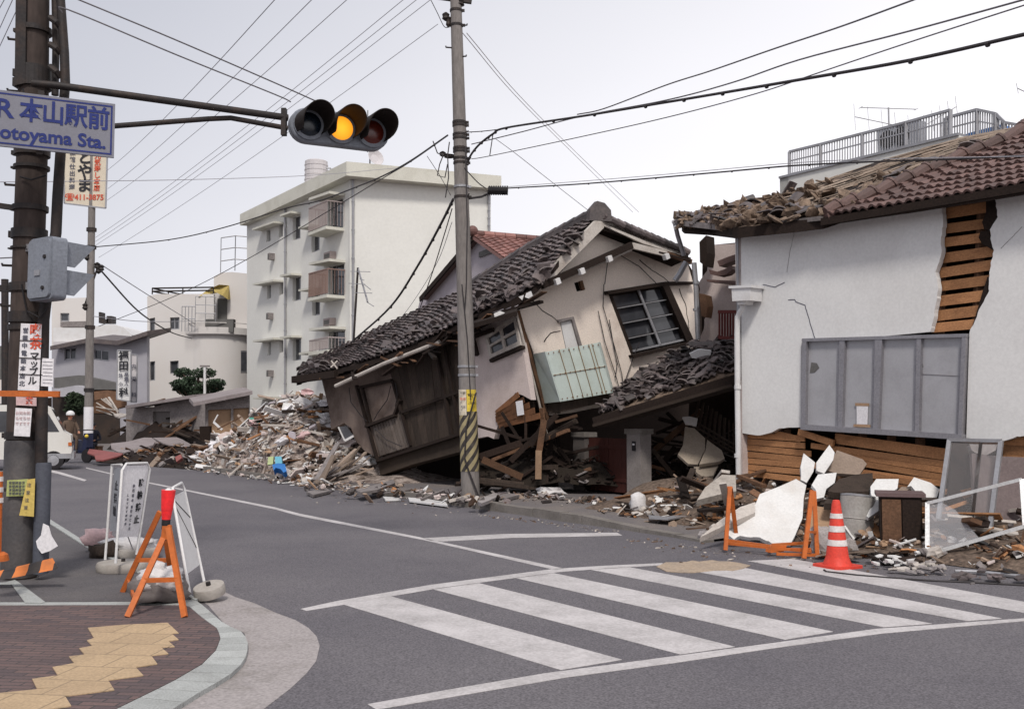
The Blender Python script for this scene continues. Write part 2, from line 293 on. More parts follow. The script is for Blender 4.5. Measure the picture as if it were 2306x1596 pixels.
# ------------------------------------------------------------ mesh builder
WO = {}
class MB:
    def __init__(s): s.v = []; s.f = []; s.mi = []; s.va = []; s.cur = 0; s.val = .5
    def face(s, pts):
        b = len(s.v); s.v += [Vector(p) for p in pts]; s.f.append(tuple(range(b, b+len(pts)))); s.mi.append(s.cur); s.va.append(s.val)
    def raw(s, vs, fs):
        b = len(s.v); s.v += [Vector(p) for p in vs]
        for f in fs: s.f.append(tuple(b+i for i in f)); s.mi.append(s.cur); s.va.append(s.val)
    def par(s, o, a, b, c):                            # parallelepiped: corner + three edges
        o, a, b, c = Vector(o), Vector(a), Vector(b), Vector(c)
        vs = [o, o+a, o+a+b, o+b, o+c, o+a+c, o+a+b+c, o+b+c]
        fs = [(0, 3, 2, 1), (4, 5, 6, 7), (0, 1, 5, 4), (1, 2, 6, 5), (2, 3, 7, 6), (3, 0, 4, 7)]
        if a.cross(b).dot(c) < 0: fs = [tuple(reversed(f)) for f in fs]
        s.raw(vs, fs)
    def box(s, c, size, m=None):
        m = m or Matrix.Identity(3); c = Vector(c)
        x, y, zz = (m @ Vector((size[0], 0, 0))), (m @ Vector((0, size[1], 0))), (m @ Vector((0, 0, size[2])))
        s.par(c-(x+y+zz)/2, x, y, zz)
    def bar(s, a, b, w, h, up=(0, 0, 1)):
        a, b = Vector(a), Vector(b); d = (b-a); dn = d.normalized(); u = Vector(up)
        if abs(dn.dot(u)) > .98: u = Vector((1, 0, 0))
        x = dn.cross(u).normalized(); y = x.cross(dn).normalized()
        s.par(a-x*w/2-y*h/2, x*w, d, y*h)
    def prism(s, pts, vec):                            # polygon (any outline) with thickness
        pts = [Vector(p) for p in pts]; vec = Vector(vec); n = len(pts)
        nn = Vector((0, 0, 0))
        for i in range(n): nn += pts[i].cross(pts[(i+1) % n])
        if nn.dot(vec) > 0: pts.reverse()              # front cap faces away from vec
        b = len(s.v); s.v += pts+[p+vec for p in pts]
        tris = tessellate_polygon([pts])
        for t in tris:
            t = tuple(t); e1, e2 = pts[t[1]]-pts[t[0]], pts[t[2]]-pts[t[0]]
            if e1.cross(e2).dot(vec) > 0: t = t[::-1]
            s.f.append(tuple(b+i for i in t)); s.mi.append(s.cur); s.va.append(s.val)
            s.f.append(tuple(b+n+i for i in reversed(t))); s.mi.append(s.cur); s.va.append(s.val)
        for i in range(n):
            j = (i+1) % n; s.f.append((b+j, b+i, b+n+i, b+n+j)); s.mi.append(s.cur); s.va.append(s.val)
    def tube(s, pts, r, n=8, r2=None, caps=True):
        pts = [Vector(p) for p in pts]; k = len(pts); rs = [r+(r2-r)*i/(k-1) if r2 is not None else r for i in range(k)]
        vs = []; fs = []
        u = None
        for i, p in enumerate(pts):
            d = (pts[min(i+1, k-1)]-pts[max(i-1, 0)]).normalized()
            if u is None:
                u = d.orthogonal().normalized()
            u = (u-d*u.dot(d)).normalized(); v = d.cross(u)
            for j in range(n):
                a = 2*math.pi*j/n; vs.append(p+(u*math.cos(a)+v*math.sin(a))*rs[i])
        for i in range(k-1):
            for j in range(n):
                fs.append((i*n+j, i*n+(j+1) % n, (i+1)*n+(j+1) % n, (i+1)*n+j))
        if caps: fs.append(tuple(reversed(range(n)))); fs.append(tuple(range((k-1)*n, k*n)))
        s.raw(vs, fs)
    def lathe(s, c, prof, n=24, ax=(0, 0, 1), caps=True):   # prof: (radius, height) along ax
        ax = Vector(ax).normalized(); u = ax.orthogonal().normalized() if abs(ax.z) < .99 else Vector((1, 0, 0)); v = ax.cross(u); c = Vector(c)
        vs = []; fs = []
        for r_, h in prof:
            for j in range(n):
                a = 2*math.pi*j/n; vs.append(c+ax*h+(u*math.cos(a)+v*math.sin(a))*max(r_, 1e-4))
        for i in range(len(prof)-1):
            for j in range(n): fs.append((i*n+j, i*n+(j+1) % n, (i+1)*n+(j+1) % n, (i+1)*n+j))
        if caps: fs.append(tuple(reversed(range(n)))); fs.append(tuple(range((len(prof)-1)*n, len(prof)*n)))
        s.raw(vs, fs)
    def rock(s, c, size, seed, m=None, nu=8, nv=5, amp=.25):
        rnd = random.Random(seed); m = m or Matrix.Identity(3); vs = []; fs = []; c = Vector(c)
        o = Vector((rnd.uniform(-50, 50),)*3)
        for i in range(nv+1):
            th = math.pi*i/nv
            for j in range(nu):
                ph = 2*math.pi*j/nu
                d = Vector((math.sin(th)*math.cos(ph), math.sin(th)*math.sin(ph), math.cos(th)))
                k = 1+amp*2*noise.noise(d*1.7+o)
                # squared-off so that it reads as broken masonry
                q = max(abs(d.x), abs(d.y), abs(d.z)); d = d/(q**.55)
                vs.append(c+m @ Vector((d.x*size[0]/2*k, d.y*size[1]/2*k, d.z*size[2]/2*k)))
        for i in range(nv):
            for j in range(nu): fs.append((i*nu+j, (i+1)*nu+j, (i+1)*nu+(j+1) % nu, i*nu+(j+1) % nu))
        s.raw(vs, fs)
    def ball(s, c, r, nu=10, nv=7):
        s.rock(c, (2*r[0], 2*r[1], 2*r[2]) if isinstance(r, tuple) else (2*r, 2*r, 2*r), 1, None, nu, nv, 0) if False else None
        rr = r if isinstance(r, tuple) else (r, r, r); vs = []; fs = []; c = Vector(c)
        for i in range(nv+1):
            th = math.pi*i/nv
            for j in range(nu):
                ph = 2*math.pi*j/nu; vs.append(c+Vector((math.sin(th)*math.cos(ph)*rr[0], math.sin(th)*math.sin(ph)*rr[1], math.cos(th)*rr[2])))
        for i in range(nv):
            for j in range(nu): fs.append((i*nu+j, (i+1)*nu+j, (i+1)*nu+(j+1) % nu, i*nu+(j+1) % nu))
        s.raw(vs, fs)
    def build(s, name, mats, parent=None, smooth=False, origin=None):
        if not isinstance(mats, (list, tuple)): mats = [mats]
        if origin is None:
            lo = Vector((min(p.x for p in s.v), min(p.y for p in s.v), min(p.z for p in s.v)))
            hi = Vector((max(p.x for p in s.v), max(p.y for p in s.v), max(p.z for p in s.v)))
            origin = Vector(((lo.x+hi.x)/2, (lo.y+hi.y)/2, lo.z))
        origin = Vector(origin)
        me = bpy.data.meshes.new(name)
        me.from_pydata([tuple(p-origin) for p in s.v], [], s.f)
        for m in mats: me.materials.append(m)
        me.polygons.foreach_set('material_index', s.mi)
        a = me.attributes.new('var', 'FLOAT', 'FACE'); a.data.foreach_set('value', s.va)
        if smooth:
            me.polygons.foreach_set('use_smooth', [True]*len(me.polygons))
        me.update()
        o = bpy.data.objects.new(name, me); col.objects.link(o)
        if parent is not None:
            o.parent = parent; o.location = origin-WO[parent.name]
        else: o.location = origin
        WO[o.name] = origin.copy()
        return o
def autosmooth(o, ang=35):
    me = o.data; me.polygons.foreach_set('use_smooth', [True]*len(me.polygons))
    try: me.set_sharp_from_angle(angle=R(ang))
    except Exception: pass
    return o
def tag(o, label=None, cat=None, group=None, kind=None):
    if label: o['label'] = label
    if cat: o['category'] = cat
    if group: o['group'] = group
    if kind: o['kind'] = kind
    return o
def root(name, label, cat, loc, group=None):
    o = bpy.data.objects.new(name, None); o.empty_display_size = .2; col.objects.link(o); o.location = loc
    WO[o.name] = Vector(loc); return tag(o, label, cat, group)
def one(mb, name, m, label, cat, group=None, smooth=False):
    return tag(mb.build(name, m, smooth=smooth), label, cat, group)
def struct(mb, name, m, smooth=False):
    return tag(mb.build(name, m, smooth=smooth), kind='structure')
def copy_tree(o, parent=None):
    c = o.copy(); col.objects.link(c); c.parent = parent; WO[c.name] = WO[o.name].copy()
    for ch in o.children: copy_tree(ch, c)
    return c
def text(s, o, right, up, size, m, name, parent, off=.004, align='CENTER', bold=0.0, xs=1.0, thick=.002):
    """lettering as real thin solid letters; o = centre/left-bottom anchor on the sign's face"""
    cu = bpy.data.curves.new('lettering', 'FONT'); cu.body = s; cu.size = 1.0; cu.align_x = align; cu.align_y = 'CENTER'
    cu.extrude = .5*thick/size; cu.offset = bold; cu.resolution_u = 3
    ob = bpy.data.objects.new('lettering', cu); col.objects.link(ob)
    bpy.context.view_layer.update()
    me = bpy.data.meshes.new_from_object(ob.evaluated_get(bpy.context.evaluated_depsgraph_get()))
    bpy.data.objects.remove(ob)
    right = Vector(right).normalized(); up = Vector(up).normalized(); nrm = right.cross(up)
    o = Vector(o)
    for v in me.vertices:
        q = v.co.copy(); v.co = right*(q.x*size*xs)+up*(q.y*size)+nrm*(q.z*size+off)
    me.materials.clear(); me.materials.append(m)
    me.name = name
    t = bpy.data.objects.new(name, me); col.objects.link(t); t.parent = parent
    t.location = o-(WO[parent.name] if parent else Vector((0, 0, 0))); WO[t.name] = o.copy()
    return t
def poly_resample(pts, n):
    d = [0]
    for i in range(1, len(pts)): d.append(d[-1]+(pts[i]-pts[i-1]).length)
    out = []
    for k in range(n+1):
        t = d[-1]*k/n; i = 0
        while i < len(d)-2 and d[i+1] < t: i += 1
        f = (t-d[i])/max(1e-6, d[i+1]-d[i]); out.append(pts[i].lerp(pts[i+1], min(1, f)))
    return out
def tile_loft(mb, low, top, nu, nv, seed=3, jit=.25, miss=.0, lift=.05, slide=.2, arch=.045, flip=False):
    """rows of curved clay tiles laid on the surface between an eave polyline and a top polyline"""
    rnd = random.Random(seed); lo = poly_resample([Vector(p) for p in low], nu); hi = poly_resample([Vector(p) for p in top], nu)
    for i in range(nu):
        for j in range(nv):
            if rnd.random() < miss: continue
            t0 = j/nv; t1 = min(1.0, (j+1.22)/nv)
            a, b = lo[i].lerp(hi[i], t0), lo[i+1].lerp(hi[i+1], t0)
            c, d = lo[i+1].lerp(hi[i+1], t1), lo[i].lerp(hi[i], t1)
            ax = (b-a); up = (d-a); n = ax.cross(up)
            if n.length < 1e-7: continue
            n.normalize()
            if n.dot(a-CAMV) > 0 and not flip: n = -n
            ce = (a+b+c+d)/4
            rot = Matrix.Rotation(rnd.gauss(0, jit*.35), 3, n) @ Matrix.Rotation(rnd.gauss(0, jit*.25), 3, ax.normalized())
            sl = up*rnd.gauss(0, slide*.3)+n*abs(rnd.gauss(0, jit*.03))
            mb.val = min(1, max(0, rnd.gauss(.5, .25)))
            def T(u, v):
                p = a.lerp(b, u).lerp(d.lerp(c, u), v)
                h = arch*(math.sin(math.pi*min(1, u*1.25))*1.0 if u < .8 else -.35*math.sin(math.pi*(u-.8)/.2))
                p = p+n*(h+lift*(1-v)+.01)
                return ce+rot @ (p-ce)+sl
            us = (0, .2, .4, .6, .8, .98)
            vs = [T(u, 0) for u in us]+[T(u, 1) for u in us]+[T(u, 0)-n*.03 for u in us]
            k = len(us); fs = [(q, q+1, k+q+1, k+q) for q in range(k-1)]+[(2*k+q, 2*k+q+1, q+1, q) for q in range(k-1)]
            mb.raw(vs, fs)
def loose_tile(mb, c, m, rnd, s=.28):
    mb.val = min(1, max(0, rnd.gauss(.5, .28))); w_ = s; l_ = s*1.1; k = 5; vs = []
    for v in (0, 1):
        for i in range(k):
            u = i/(k-1)-.5; vs.append(Vector(c)+m @ Vector((u*w_, (v-.5)*l_, .16*s*math.cos(u*math.pi))))
    for v in (0, 1):
        for i in range(k):
            u = i/(k-1)-.5; vs.append(Vector(c)+m @ Vector((u*w_, (v-.5)*l_, .16*s*math.cos(u*math.pi)-.02)))
    fs = []
    for i in range(k-1): fs += [(i, i+1, k+i+1, k+i), (2*k+i+1, 2*k+i, 3*k+i, 3*k+i+1)]
    fs += [(i+1, i, 2*k+i, 2*k+i+1) for i in range(k-1)]+[(k+i, k+i+1, 3*k+i+1, 3*k+i) for i in range(k-1)]+[(0, k, 3*k, 2*k), (2*k-1, k-1, 3*k-1, 4*k-1)]
    mb.raw(vs, fs)
def rrot(rnd, flat=.4):
    return Matrix.Rotation(rnd.uniform(0, 6.28), 3, 'Z') @ Matrix.Rotation(rnd.gauss(0, flat), 3, 'X') @ Matrix.Rotation(rnd.gauss(0, flat), 3, 'Y')
def slab(name, m, poly, Y0, Y1, th, label, cat, group=None, tilt=0.0, parent=None):
    """leaning sheet: outline read in the picture, standing from depth Y0 at its lowest point to Y1 at its top"""
    lo = max(poly, key=lambda p: p[1]); hi = min(poly, key=lambda p: p[1])
    a, b = P(lo[0], lo[1], Y0), P(hi[0], hi[1], Y1)
    side = Vector((1, tilt, 0)); pl = Plane(a, a+side, b)
    pts = [pl.at(p) for p in poly]
    mb = MB(); mb.prism(pts, -pl.n*th)
    o = mb.build(name, m, parent)
    return o if parent else tag(o, label, cat, group)
# ============================================================ GROUND, ROAD, PAVEMENTS
SD = Vector((-.58, .815, 0)).normalized()        # along the street, away from the camera
SN = Vector((.815, .58, 0)).normalized()         # across it, towards the houses
mb = MB(); mb.face([(-400, -200, 0), (400, -200, 0), (400, 600, 0), (-400, 600, 0)]); struct(mb, 'ground', M_dirt)
K0 = G(1119, 1152)
mb = MB(); kf = K0+SD*95
pts = [(-45, -8), (30, -8), (30, 15.5), (K0.x+1.5, 15.5+.8), (kf.x+.3, kf.y+.3), (kf.x-9, kf.y-6.4), (-45, 30)]
mb.prism([(x, y, .004) for x, y in pts], (0, 0, -.003)); struct(mb, 'road', M_asphalt)

def flat(name, px, z, m, th=.003):
    mb = MB(); mb.prism([G(x, y, z) for x, y in px], (0, 0, -th)); return struct(mb, name, m)
# --- markings
Z8 = .008
mk = MB()
def stripe(*px): mk.prism([G(x, y, Z8) for x, y in px], (0, 0, -.003))
stripe((828, 1584), (1030, 1548), (1225, 1515), (1520, 1476), (1730, 1448), (1971, 1415), (2306, 1391), (2600, 1369), (2600, 1374), (2306, 1397), (1986, 1425), (1735, 1459), (1520, 1491), (1280, 1523), (1050, 1562), (848, 1596))
stripe((677, 1370), (760, 1352), (969, 1316), (1247, 1280), (1360, 1273), (1492, 1267), (1492, 1271.5), (1365, 1278.5), (1262, 1286.5), (991, 1322.5), (770, 1361), (690, 1374))
stripe((950, 1211), (1133, 1201.6), (1390, 1198.6), (1401, 1205), (1152, 1210), (998, 1218), (970, 1216))
C1 = [(194, 1052), (339, 1086), (619, 1141.5), (676, 1156), (932, 1206), (1269, 1279)]
C2 = [(1251, 1282.5), (954, 1215), (676, 1161.5), (619, 1146), (339, 1088.5), (194, 1054)]
stripe(*C1, *C2)
stripe((60, 1046), (135, 1062), (195, 1080), (190, 1083), (130, 1066), (50, 1050))
ZB = [((767, 1358), (876, 1340.5), (1401, 1484), (1262, 1507)), ((976, 1326), (1079, 1312), (1655, 1455), (1531, 1472)),
      ((1163, 1301), (1247, 1289.5), (1876, 1421), (1767, 1439)), ((1331, 1282), (1419, 1276.5), (2099, 1403), (1989, 1411)),
      ((1577, 1288), (1668, 1276), (2256, 1391.5), (2176, 1397)), ((1683, 1262), (1785, 1257.5), (2306, 1354), (2600, 1408), (2520, 1414), (2306, 1379))]
for s in ZB: stripe(*s)
struct(mk, 'road_markings', M_mark)
flat('sand', jag([(1478, 1275), (1500, 1265), (1560, 1261), (1640, 1263), (1690, 1272), (1650, 1284), (1560, 1288), (1500, 1285)], 2.5, 18, 5, True), .013, M_sand, .008)

# --- right pavement with its kerb
KB = [G(x, y) for x, y in [(1119, 1152), (1200, 1164), (1262, 1174), (1310, 1180), (1372, 1189), (1440, 1199), (1520, 1211), (1585, 1223)]]
KH = [.13, .13, .13, .125, .09, .06, .05, .04]
far = [KB[0]+SD*t for t in (90, 60, 40, 25, 15, 8, 4, 2)]
line = far+KB; hts = [.13]*8+KH
mb = MB()
for i in range(len(line)-1):
    L = (line[i+1]-line[i]).length; n = max(1, int(L/.62))
    for k in range(n):
        a = line[i].lerp(line[i+1], k/n+.006/n); b = line[i].lerp(line[i+1], (k+1)/n-.012/n)
        h0 = hts[i]+(hts[i+1]-hts[i])*k/n; h1 = hts[i]+(hts[i+1]-hts[i])*(k+1)/n
        d = (b-a).normalized(); o = Vector((-d.y, d.x, 0)); 
        if o.dot(SN) < 0: o = -o
        o = o*.16; mb.val = random.random(); up = Vector((0, 0, 1))
        j = random.gauss(0, .004)
        vs = [a, b, b+o, a+o, a+up*(h0+j), b+up*(h1+j), b+o+up*(h1+j), a+o+up*(h0+j)]
        mb.raw(vs, [(0, 1, 5, 4), (1, 2, 6, 5), (2, 3, 7, 6), (3, 0, 4, 7), (4, 5, 6, 7)])
struct(mb, 'kerb', M_kerb)
mb = MB()
for i in range(len(line)-1):
    a, b = line[i]+SN*.15, line[i+1]+SN*.15; ha, hb = hts[i]-.006, hts[i+1]-.006
    if i >= len(line)-2: pass
    mb.face([a+Vector((0, 0, ha)), b+Vector((0, 0, hb)), b+SN*2.0+Vector((0, 0, .10)), a+SN*2.0+Vector((0, 0, .124))])
    mb.face([a+SN*2.0+Vector((0, 0, .124)), b+SN*2+Vector((0, 0, .10)), b+SN*12+Vector((0, 0, .10)), a+SN*12+Vector((0, 0, .124))])
struct(mb, 'pavement', M_walk)

# --- near left corner: apron, kerb stones, paving
flat('gutter_apron', [(470, 1363), (445, 1345), (470, 1318), (504, 1331), (529, 1343), (575, 1358), (619, 1378), (665, 1395), (695, 1413), (713, 1432), (720, 1453), (712, 1487), (690, 1515), (655, 1548), (600, 1590), (500, 1665), (300, 1800), (-100, 2050), (-300, 1900), (100, 1750), (388, 1596), (434, 1566), (515, 1520), (550, 1488), (559, 1453), (550, 1424), (504, 1403)], .007, M_apron)
ko = [(440, 1350), (458, 1363), (504, 1403), (550, 1424), (560, 1453), (550, 1488), (515, 1520), (434, 1566), (388, 1596), (300, 1650), (100, 1760), (-300, 1950)]
ki = [(405, 1358), (427, 1365), (455, 1389), (490, 1414), (497, 1435), (487, 1463), (455, 1495), (388, 1534), (261, 1596), (170, 1640), (0, 1720), (-350, 1880)]
ZC = .035
O_ = poly_resample([G(x, y, ZC) for x, y in ko], 26); I_ = poly_resample([G(x, y, ZC) for x, y in ki], 26)
mb = MB()
for i in range(26):
    mb.val = random.random(); g = .02
    a, b, c, d = O_[i].lerp(O_[i+1], g), O_[i].lerp(O_[i+1], 1-g), I_[i].lerp(I_[i+1], 1-g), I_[i].lerp(I_[i+1], g)
    mb.prism([a, b, c, d], (0, 0, -.034))
struct(mb, 'corner_kerb', M_kerb2)
flat('brick_paving', [(-500, 1363), (100, 1362), (300, 1361.5), (405, 1362), (427, 1366), (455, 1390), (489, 1414), (496, 1435), (486, 1463), (454, 1494), (387, 1533), (260, 1595), (169, 1639), (-1, 1719), (-351, 1879), (-900, 1900)], .032, M_brick, .02)
flat('paving_edge_strip', [(-500, 1356), (150, 1355), (300, 1354), (440, 1350), (458, 1363), (405, 1361), (300, 1360.5), (100, 1361.5), (-500, 1362.5)], .034, M_kerb2, .02)
tp = z_('C', 560,1075, 800,1055, 1070,1043, 1140,1108, 1095,1112, 1140,1150, 1075,1160, 1115,1195, 1030,1200, 1075,1240, 965,1252, 1005,1305, 865,1325, 915,1378, 690,1408, 730,1470, 415,1510, 455,1572, 100,1625, -300,1700, -300,1545, 0,1490, 320,1458, 235,1460, 205,1400, 370,1378, 335,1325, 475,1300, 440,1258, 540,1245, 505,1205, 590,1190, 555,1155, 600,1140)
flat('tactile_paving', tp, .039, M_tact, .006)
# left pavement running up the street
lp = [(-600, 1100), (-200, 1100), (60, 1140), (110, 1172), (197, 1227), (307, 1283), (440, 1349), (300, 1353), (150, 1354), (-500, 1355)]
flat('corner_pavement', lp, .033, M_walk2, .02)
mb = MB(); a = [(60, 1136), (112, 1168), (199, 1223), (309, 1279), (446, 1347)]; b = [(440, 1350), (305, 1285), (193, 1229), (106, 1174), (56, 1141)]
mb.prism([G(x, y, .045) for x, y in a+b], (0, 0, -.04)); struct(mb, 'corner_kerb_line', M_kerb2)
flat('paving_strip', z_('C', -200,800, 35,785, 95,770, 120,785, 290,912, 260,918, 160,915, 75,800, 30,800, -200,815), .040, M_kerb2, .004)

# fine grit and broken bits lying along the gutter and the pavement
def grit(name, boxes, n, seed, mats, smin=.006, smax=.045, z=.0):
    rnd = random.Random(seed); mb = MB()
    for _ in range(n):
        a, b, wd = rnd.choice(boxes); t = rnd.random(); p = a.lerp(b, t)+SN*rnd.gauss(0, wd)
        s = smin+(smax-smin)*rnd.random()**4
        mb.cur = rnd.randrange(len(mats)); mb.val = rnd.random()
        mb.rock((p.x, p.y, z+s*.2), (s*rnd.uniform(.8, 2.2), s*rnd.uniform(.7, 1.3), s*rnd.uniform(.3, .8)), rnd.random(), rrot(rnd, .3), 5, 3, .3)
    o = mb.build(name, mats); tag(o, None, None, None, 'stuff'); return o
M_grit1 = mat('grit_pale', (0.42, 0.37, 0.33), .95, dirt_scale=20, var=.3, bump=0)
M_grit2 = mat('grit_brown', (0.15, 0.10, 0.075), .95, dirt_scale=20, var=.5, bump=0)
g = grit('gutter_grit', [(G(700, 1112), G(1110, 1160), .35), (G(1110, 1162), G(1380, 1198), .10), (G(1420, 1215), G(1640, 1250), .2), (G(1640, 1250), G(2250, 1312), .3)], 900, 11, [M_grit1, M_grit2, M_walk])
tag(g, 'broken plaster grit and crumbs scattered along the gutter', 'grit')
g = grit('pavement_grit', [(G(1100, 1120, .12), G(1500, 1140, .1), .35)], 300, 12, [M_grit1, M_grit2, M_tile], .008, .07, .12)
tag(g, 'tile crumbs and splinters scattered over the pavement before the gate', 'grit')
# ============================================================ BACKGROUND BUILDINGS
UP = Vector((0, 0, 1))
def wall_holes(mb, pl, outer, holes, th, off=0.0):
    """wall sheet on a plane with real openings; reveals as deep as the wall"""
    loops = [[pl.at(p, off) for p in outer]]+[[pl.at(p, off) for p in h] for h in holes]
    # keep every hole's winding opposite to the outline's
    flat_ = [p for l in loops for p in l]; b = len(mb.v)
    tr = tessellate_polygon(loops); back = -pl.n*th; n = len(flat_)
    mb.v += flat_+[p+back for p in flat_]
    for t in tr:
        t = tuple(t); e = (flat_[t[1]]-flat_[t[0]]).cross(flat_[t[2]]-flat_[t[0]])
        if e.dot(pl.n) < 0: t = t[::-1]
        mb.f.append(tuple(b+i for i in t)); mb.f.append(tuple(b+n+i for i in reversed(t))); mb.mi += [mb.cur]*2; mb.va += [mb.val]*2
    k = b
    for l in loops:
        m = len(l)
        for i in range(m):
            j = (i+1) % m; mb.f.append((k+i, k+j, k+n+j, k+n+i)); mb.mi.append(mb.cur); mb.va.append(mb.val)
        k += m
def panel(pl, px, off, th, m, name, parent):
    mb = MB(); mb.prism([pl.at(p, off) for p in px], -pl.n*th); return mb.build(name, m, parent)
def window(pl, q, parent, mf, mg, fr=.05, off=-.10, cols=1, rows=1, th=.04, name='window', mt=None):
    """q: TL TR BR BL in the picture; frame mesh with mullions, pane as its child"""
    c = [pl.at(p, off) for p in q]
    def bl(u, v): return c[0].lerp(c[1], u).lerp(c[3].lerp(c[2], u), v)
    mb = MB(); nrm = pl.n
    wv = (c[1]-c[0]).length; hv = (c[3]-c[0]).length
    def strip(u0, v0, u1, v1, t, tk=th):
        mb.prism([bl(u0, v0), bl(u1, v0), bl(u1, v1), bl(u0, v1)], -nrm*t)
    fu, fv = fr/wv, fr/hv
    strip(0, 0, 1, fv, th); strip(0, 1-fv, 1, 1, th); strip(0, fv, fu, 1-fv, th); strip(1-fu, fv, 1, 1-fv, th)
    for i in range(1, cols): strip(i/cols-fu*.45, fv, i/cols+fu*.45, 1-fv, th*.8)
    for i in range(1, rows):
        for k in range(cols):
            strip(k/cols+(fu if k == 0 else fu*.45), i/rows-fv*.3, (k+1)/cols-(fu if k == cols-1 else fu*.45), i/rows+fv*.3, th*.6)
    o = mb.build(name, mf, parent)
    mb = MB(); mb.prism([bl(0, 0)-nrm*th*.7, bl(1, 0)-nrm*th*.7, bl(1, 1)-nrm*th*.7, bl(0, 1)-nrm*th*.7], -nrm*.01)
    mb.build('pane', mg, o)
    return o
def rect(x0, y0, x1, y1): return [(x0, y0), (x1, y0), (x1, y1), (x0, y1)]
def rz(k, x0, y0a, x1, y0b, y1b, y1a): return z_(k, x0, y0a, x1, y0b, x1, y1b, x0, y1a)

# ---------------------------------------------- cream apartment block
Ca = P(787, 935, 45.0); La = P(556, 935, 55.8); Ra = P(1105, 935, 47.3)
PL, PR = vplane(La, Ca), vplane(Ca, Ra)
apt = root('apartment_block', 'tall cream apartment block of four visible storeys with a blank end wall', 'apartment block', (Ca.x, Ca.y, 0))
def gz(pl, x, z):                                   # picture y of height z on a vertical plane at picture column x
    p = pl.at((x, 935)); r = (p-CAMV); d = Vector((r.x, r.y, z-EYE)); cz = d.y*CP+d.z*SP; vy = -d.y*SP+d.z*CP
    return IH/2-FP*vy/cz
wins = []; bal = []
rowsA = [[(600, 519, 609, 517, 543, 545), (628, 505, 637, 502, 532, 536)],
         [(601, 643, 610, 642, 671, 674), (629, 637, 638, 634, 661, 666)],
         [(602, 770, 610, 769, 798, 801), (629, 767, 638, 766, 792, 795)],
         [(603, 902, 612, 901, 925, 927), (613.5, 901, 640, 899, 922, 925)]]
for r_ in rowsA: wins += [(q[0], q[1], q[2], q[3], q[4], q[5], 1, 'w') for q in r_]
wB = [rz('D', 432, 432, 482, 412, 566, 578), rz('D', 432, 815, 484, 806, 957, 966), rz('D', 432, 1206, 486, 1200, 1340, 1345), z_('D', 434, 1590, 488, 1588, 488, 1690, 434, 1692)]
wC = [rz('D', 552, 515, 604, 500, 640, 657), rz('D', 556, 910, 607, 902, 1052, 1058), rz('D', 556, 1312, 610, 1306, 1440, 1446)]
wD = [rz('D', 660, 330, 755, 300, 508, 536), rz('D', 662, 742, 762, 722, 955, 972), rz('D', 664, 1160, 766, 1150, 1340, 1352)]
holesL = [[(q[0], q[1]), (q[2], q[3]), (q[2], q[4]), (q[0], q[5])] for r_ in rowsA for q in r_]+wB+wC+wD
topL = [(556, 470), (787, 366)]
mb = MB()
outl = [(556, 476), (787, 372), (787, gz(PL, 787, 0)), (556, gz(PL, 556, 0))]
wall_holes(mb, PL, outl, holesL, .25)
mb.build('facade_wall', M_apt, apt)
mb = MB(); mb.prism([PR.at(p) for p in [(787.3, 372), (1105, 402), (1105, gz(PR, 1105, 0)), (787.3, gz(PR, 787.3, 0))]], -PR.n*.25)
mb.build('end_wall', M_apt, apt)
# inner floor slabs and back so that the openings look into dark rooms
mb = MB(); mb.prism([PL.at(p, -4) for p in outl], -PL.n*.2); mb.build('rear_partition', M_band, apt)
# roof slab
zb, zt = 12.31, 12.95
cs = [(P(540, 504, 56.0)), (P(780, 389, 44.2)), (P(1129, 421, 46.9))]
cs = [Vector((p.x, p.y, zb)) for p in cs]; cs.append(cs[0]+(cs[2]-cs[1])*.95)
mb = MB(); mb.prism(cs, (0, 0, zt-zb)); mb.build('roof_slab', M_apt2, apt)
for hq in wB+wC+holesL[:8]:
    window(PL, hq, apt, M_galv, M_glass, .05, -.16, 1, 1)
for hq in wD: window(PL, hq, apt, M_galv, M_glass, .05, -.2, 2, 1)
def canopy(pl, a, b, proj, th, name='canopy', m=None, hang=.12):
    A, B = pl.at(a), pl.at(b); mb = MB(); e = (B-A).normalized()*hang
    mb.par(A-e-UP*th/2, (B-A)+2*e, pl.n*proj, UP*th); return mb.build(name, m or M_apt2, apt)
for (a, b, c_, d) in [(215, 512, 372, 468), (218, 862, 370, 838), (220, 1222, 370, 1206), (222, 1585, 368, 1580)]:
    canopy(PL, z_('D', a+25, b), z_('D', c_-4, d), .55, .1)
for (a, b, c_, d) in [(395, 425, 482, 405), (395, 808, 486, 797), (395, 1200, 488, 1192), (398, 1582, 490, 1578)]:
    canopy(PL, z_('D', a+25, b), z_('D', c_-4, d), .55, .1)
for (a, b, c_, d) in [(510, 505, 604, 488), (512, 900, 608, 889), (515, 1302, 608, 1292)]:
    canopy(PL, z_('D', a+30, b), z_('D', c_-3, d), .55, .1)
for k, (a, b, c_, d) in enumerate([(640, 325, 765, 286), (640, 735, 765, 712), (642, 1150, 768, 1137)]):
    canopy(PL, z_('D', a, b), z_('D', c_-4, d), .8, .12)
M_rail = [mat('rail_grey', (.34, .28, .27), .7, bump=0), mat('rail_brown', (.25, .165, .14), .7, bump=0), mat('rail_pale', (.40, .34, .33), .7, bump=0)]
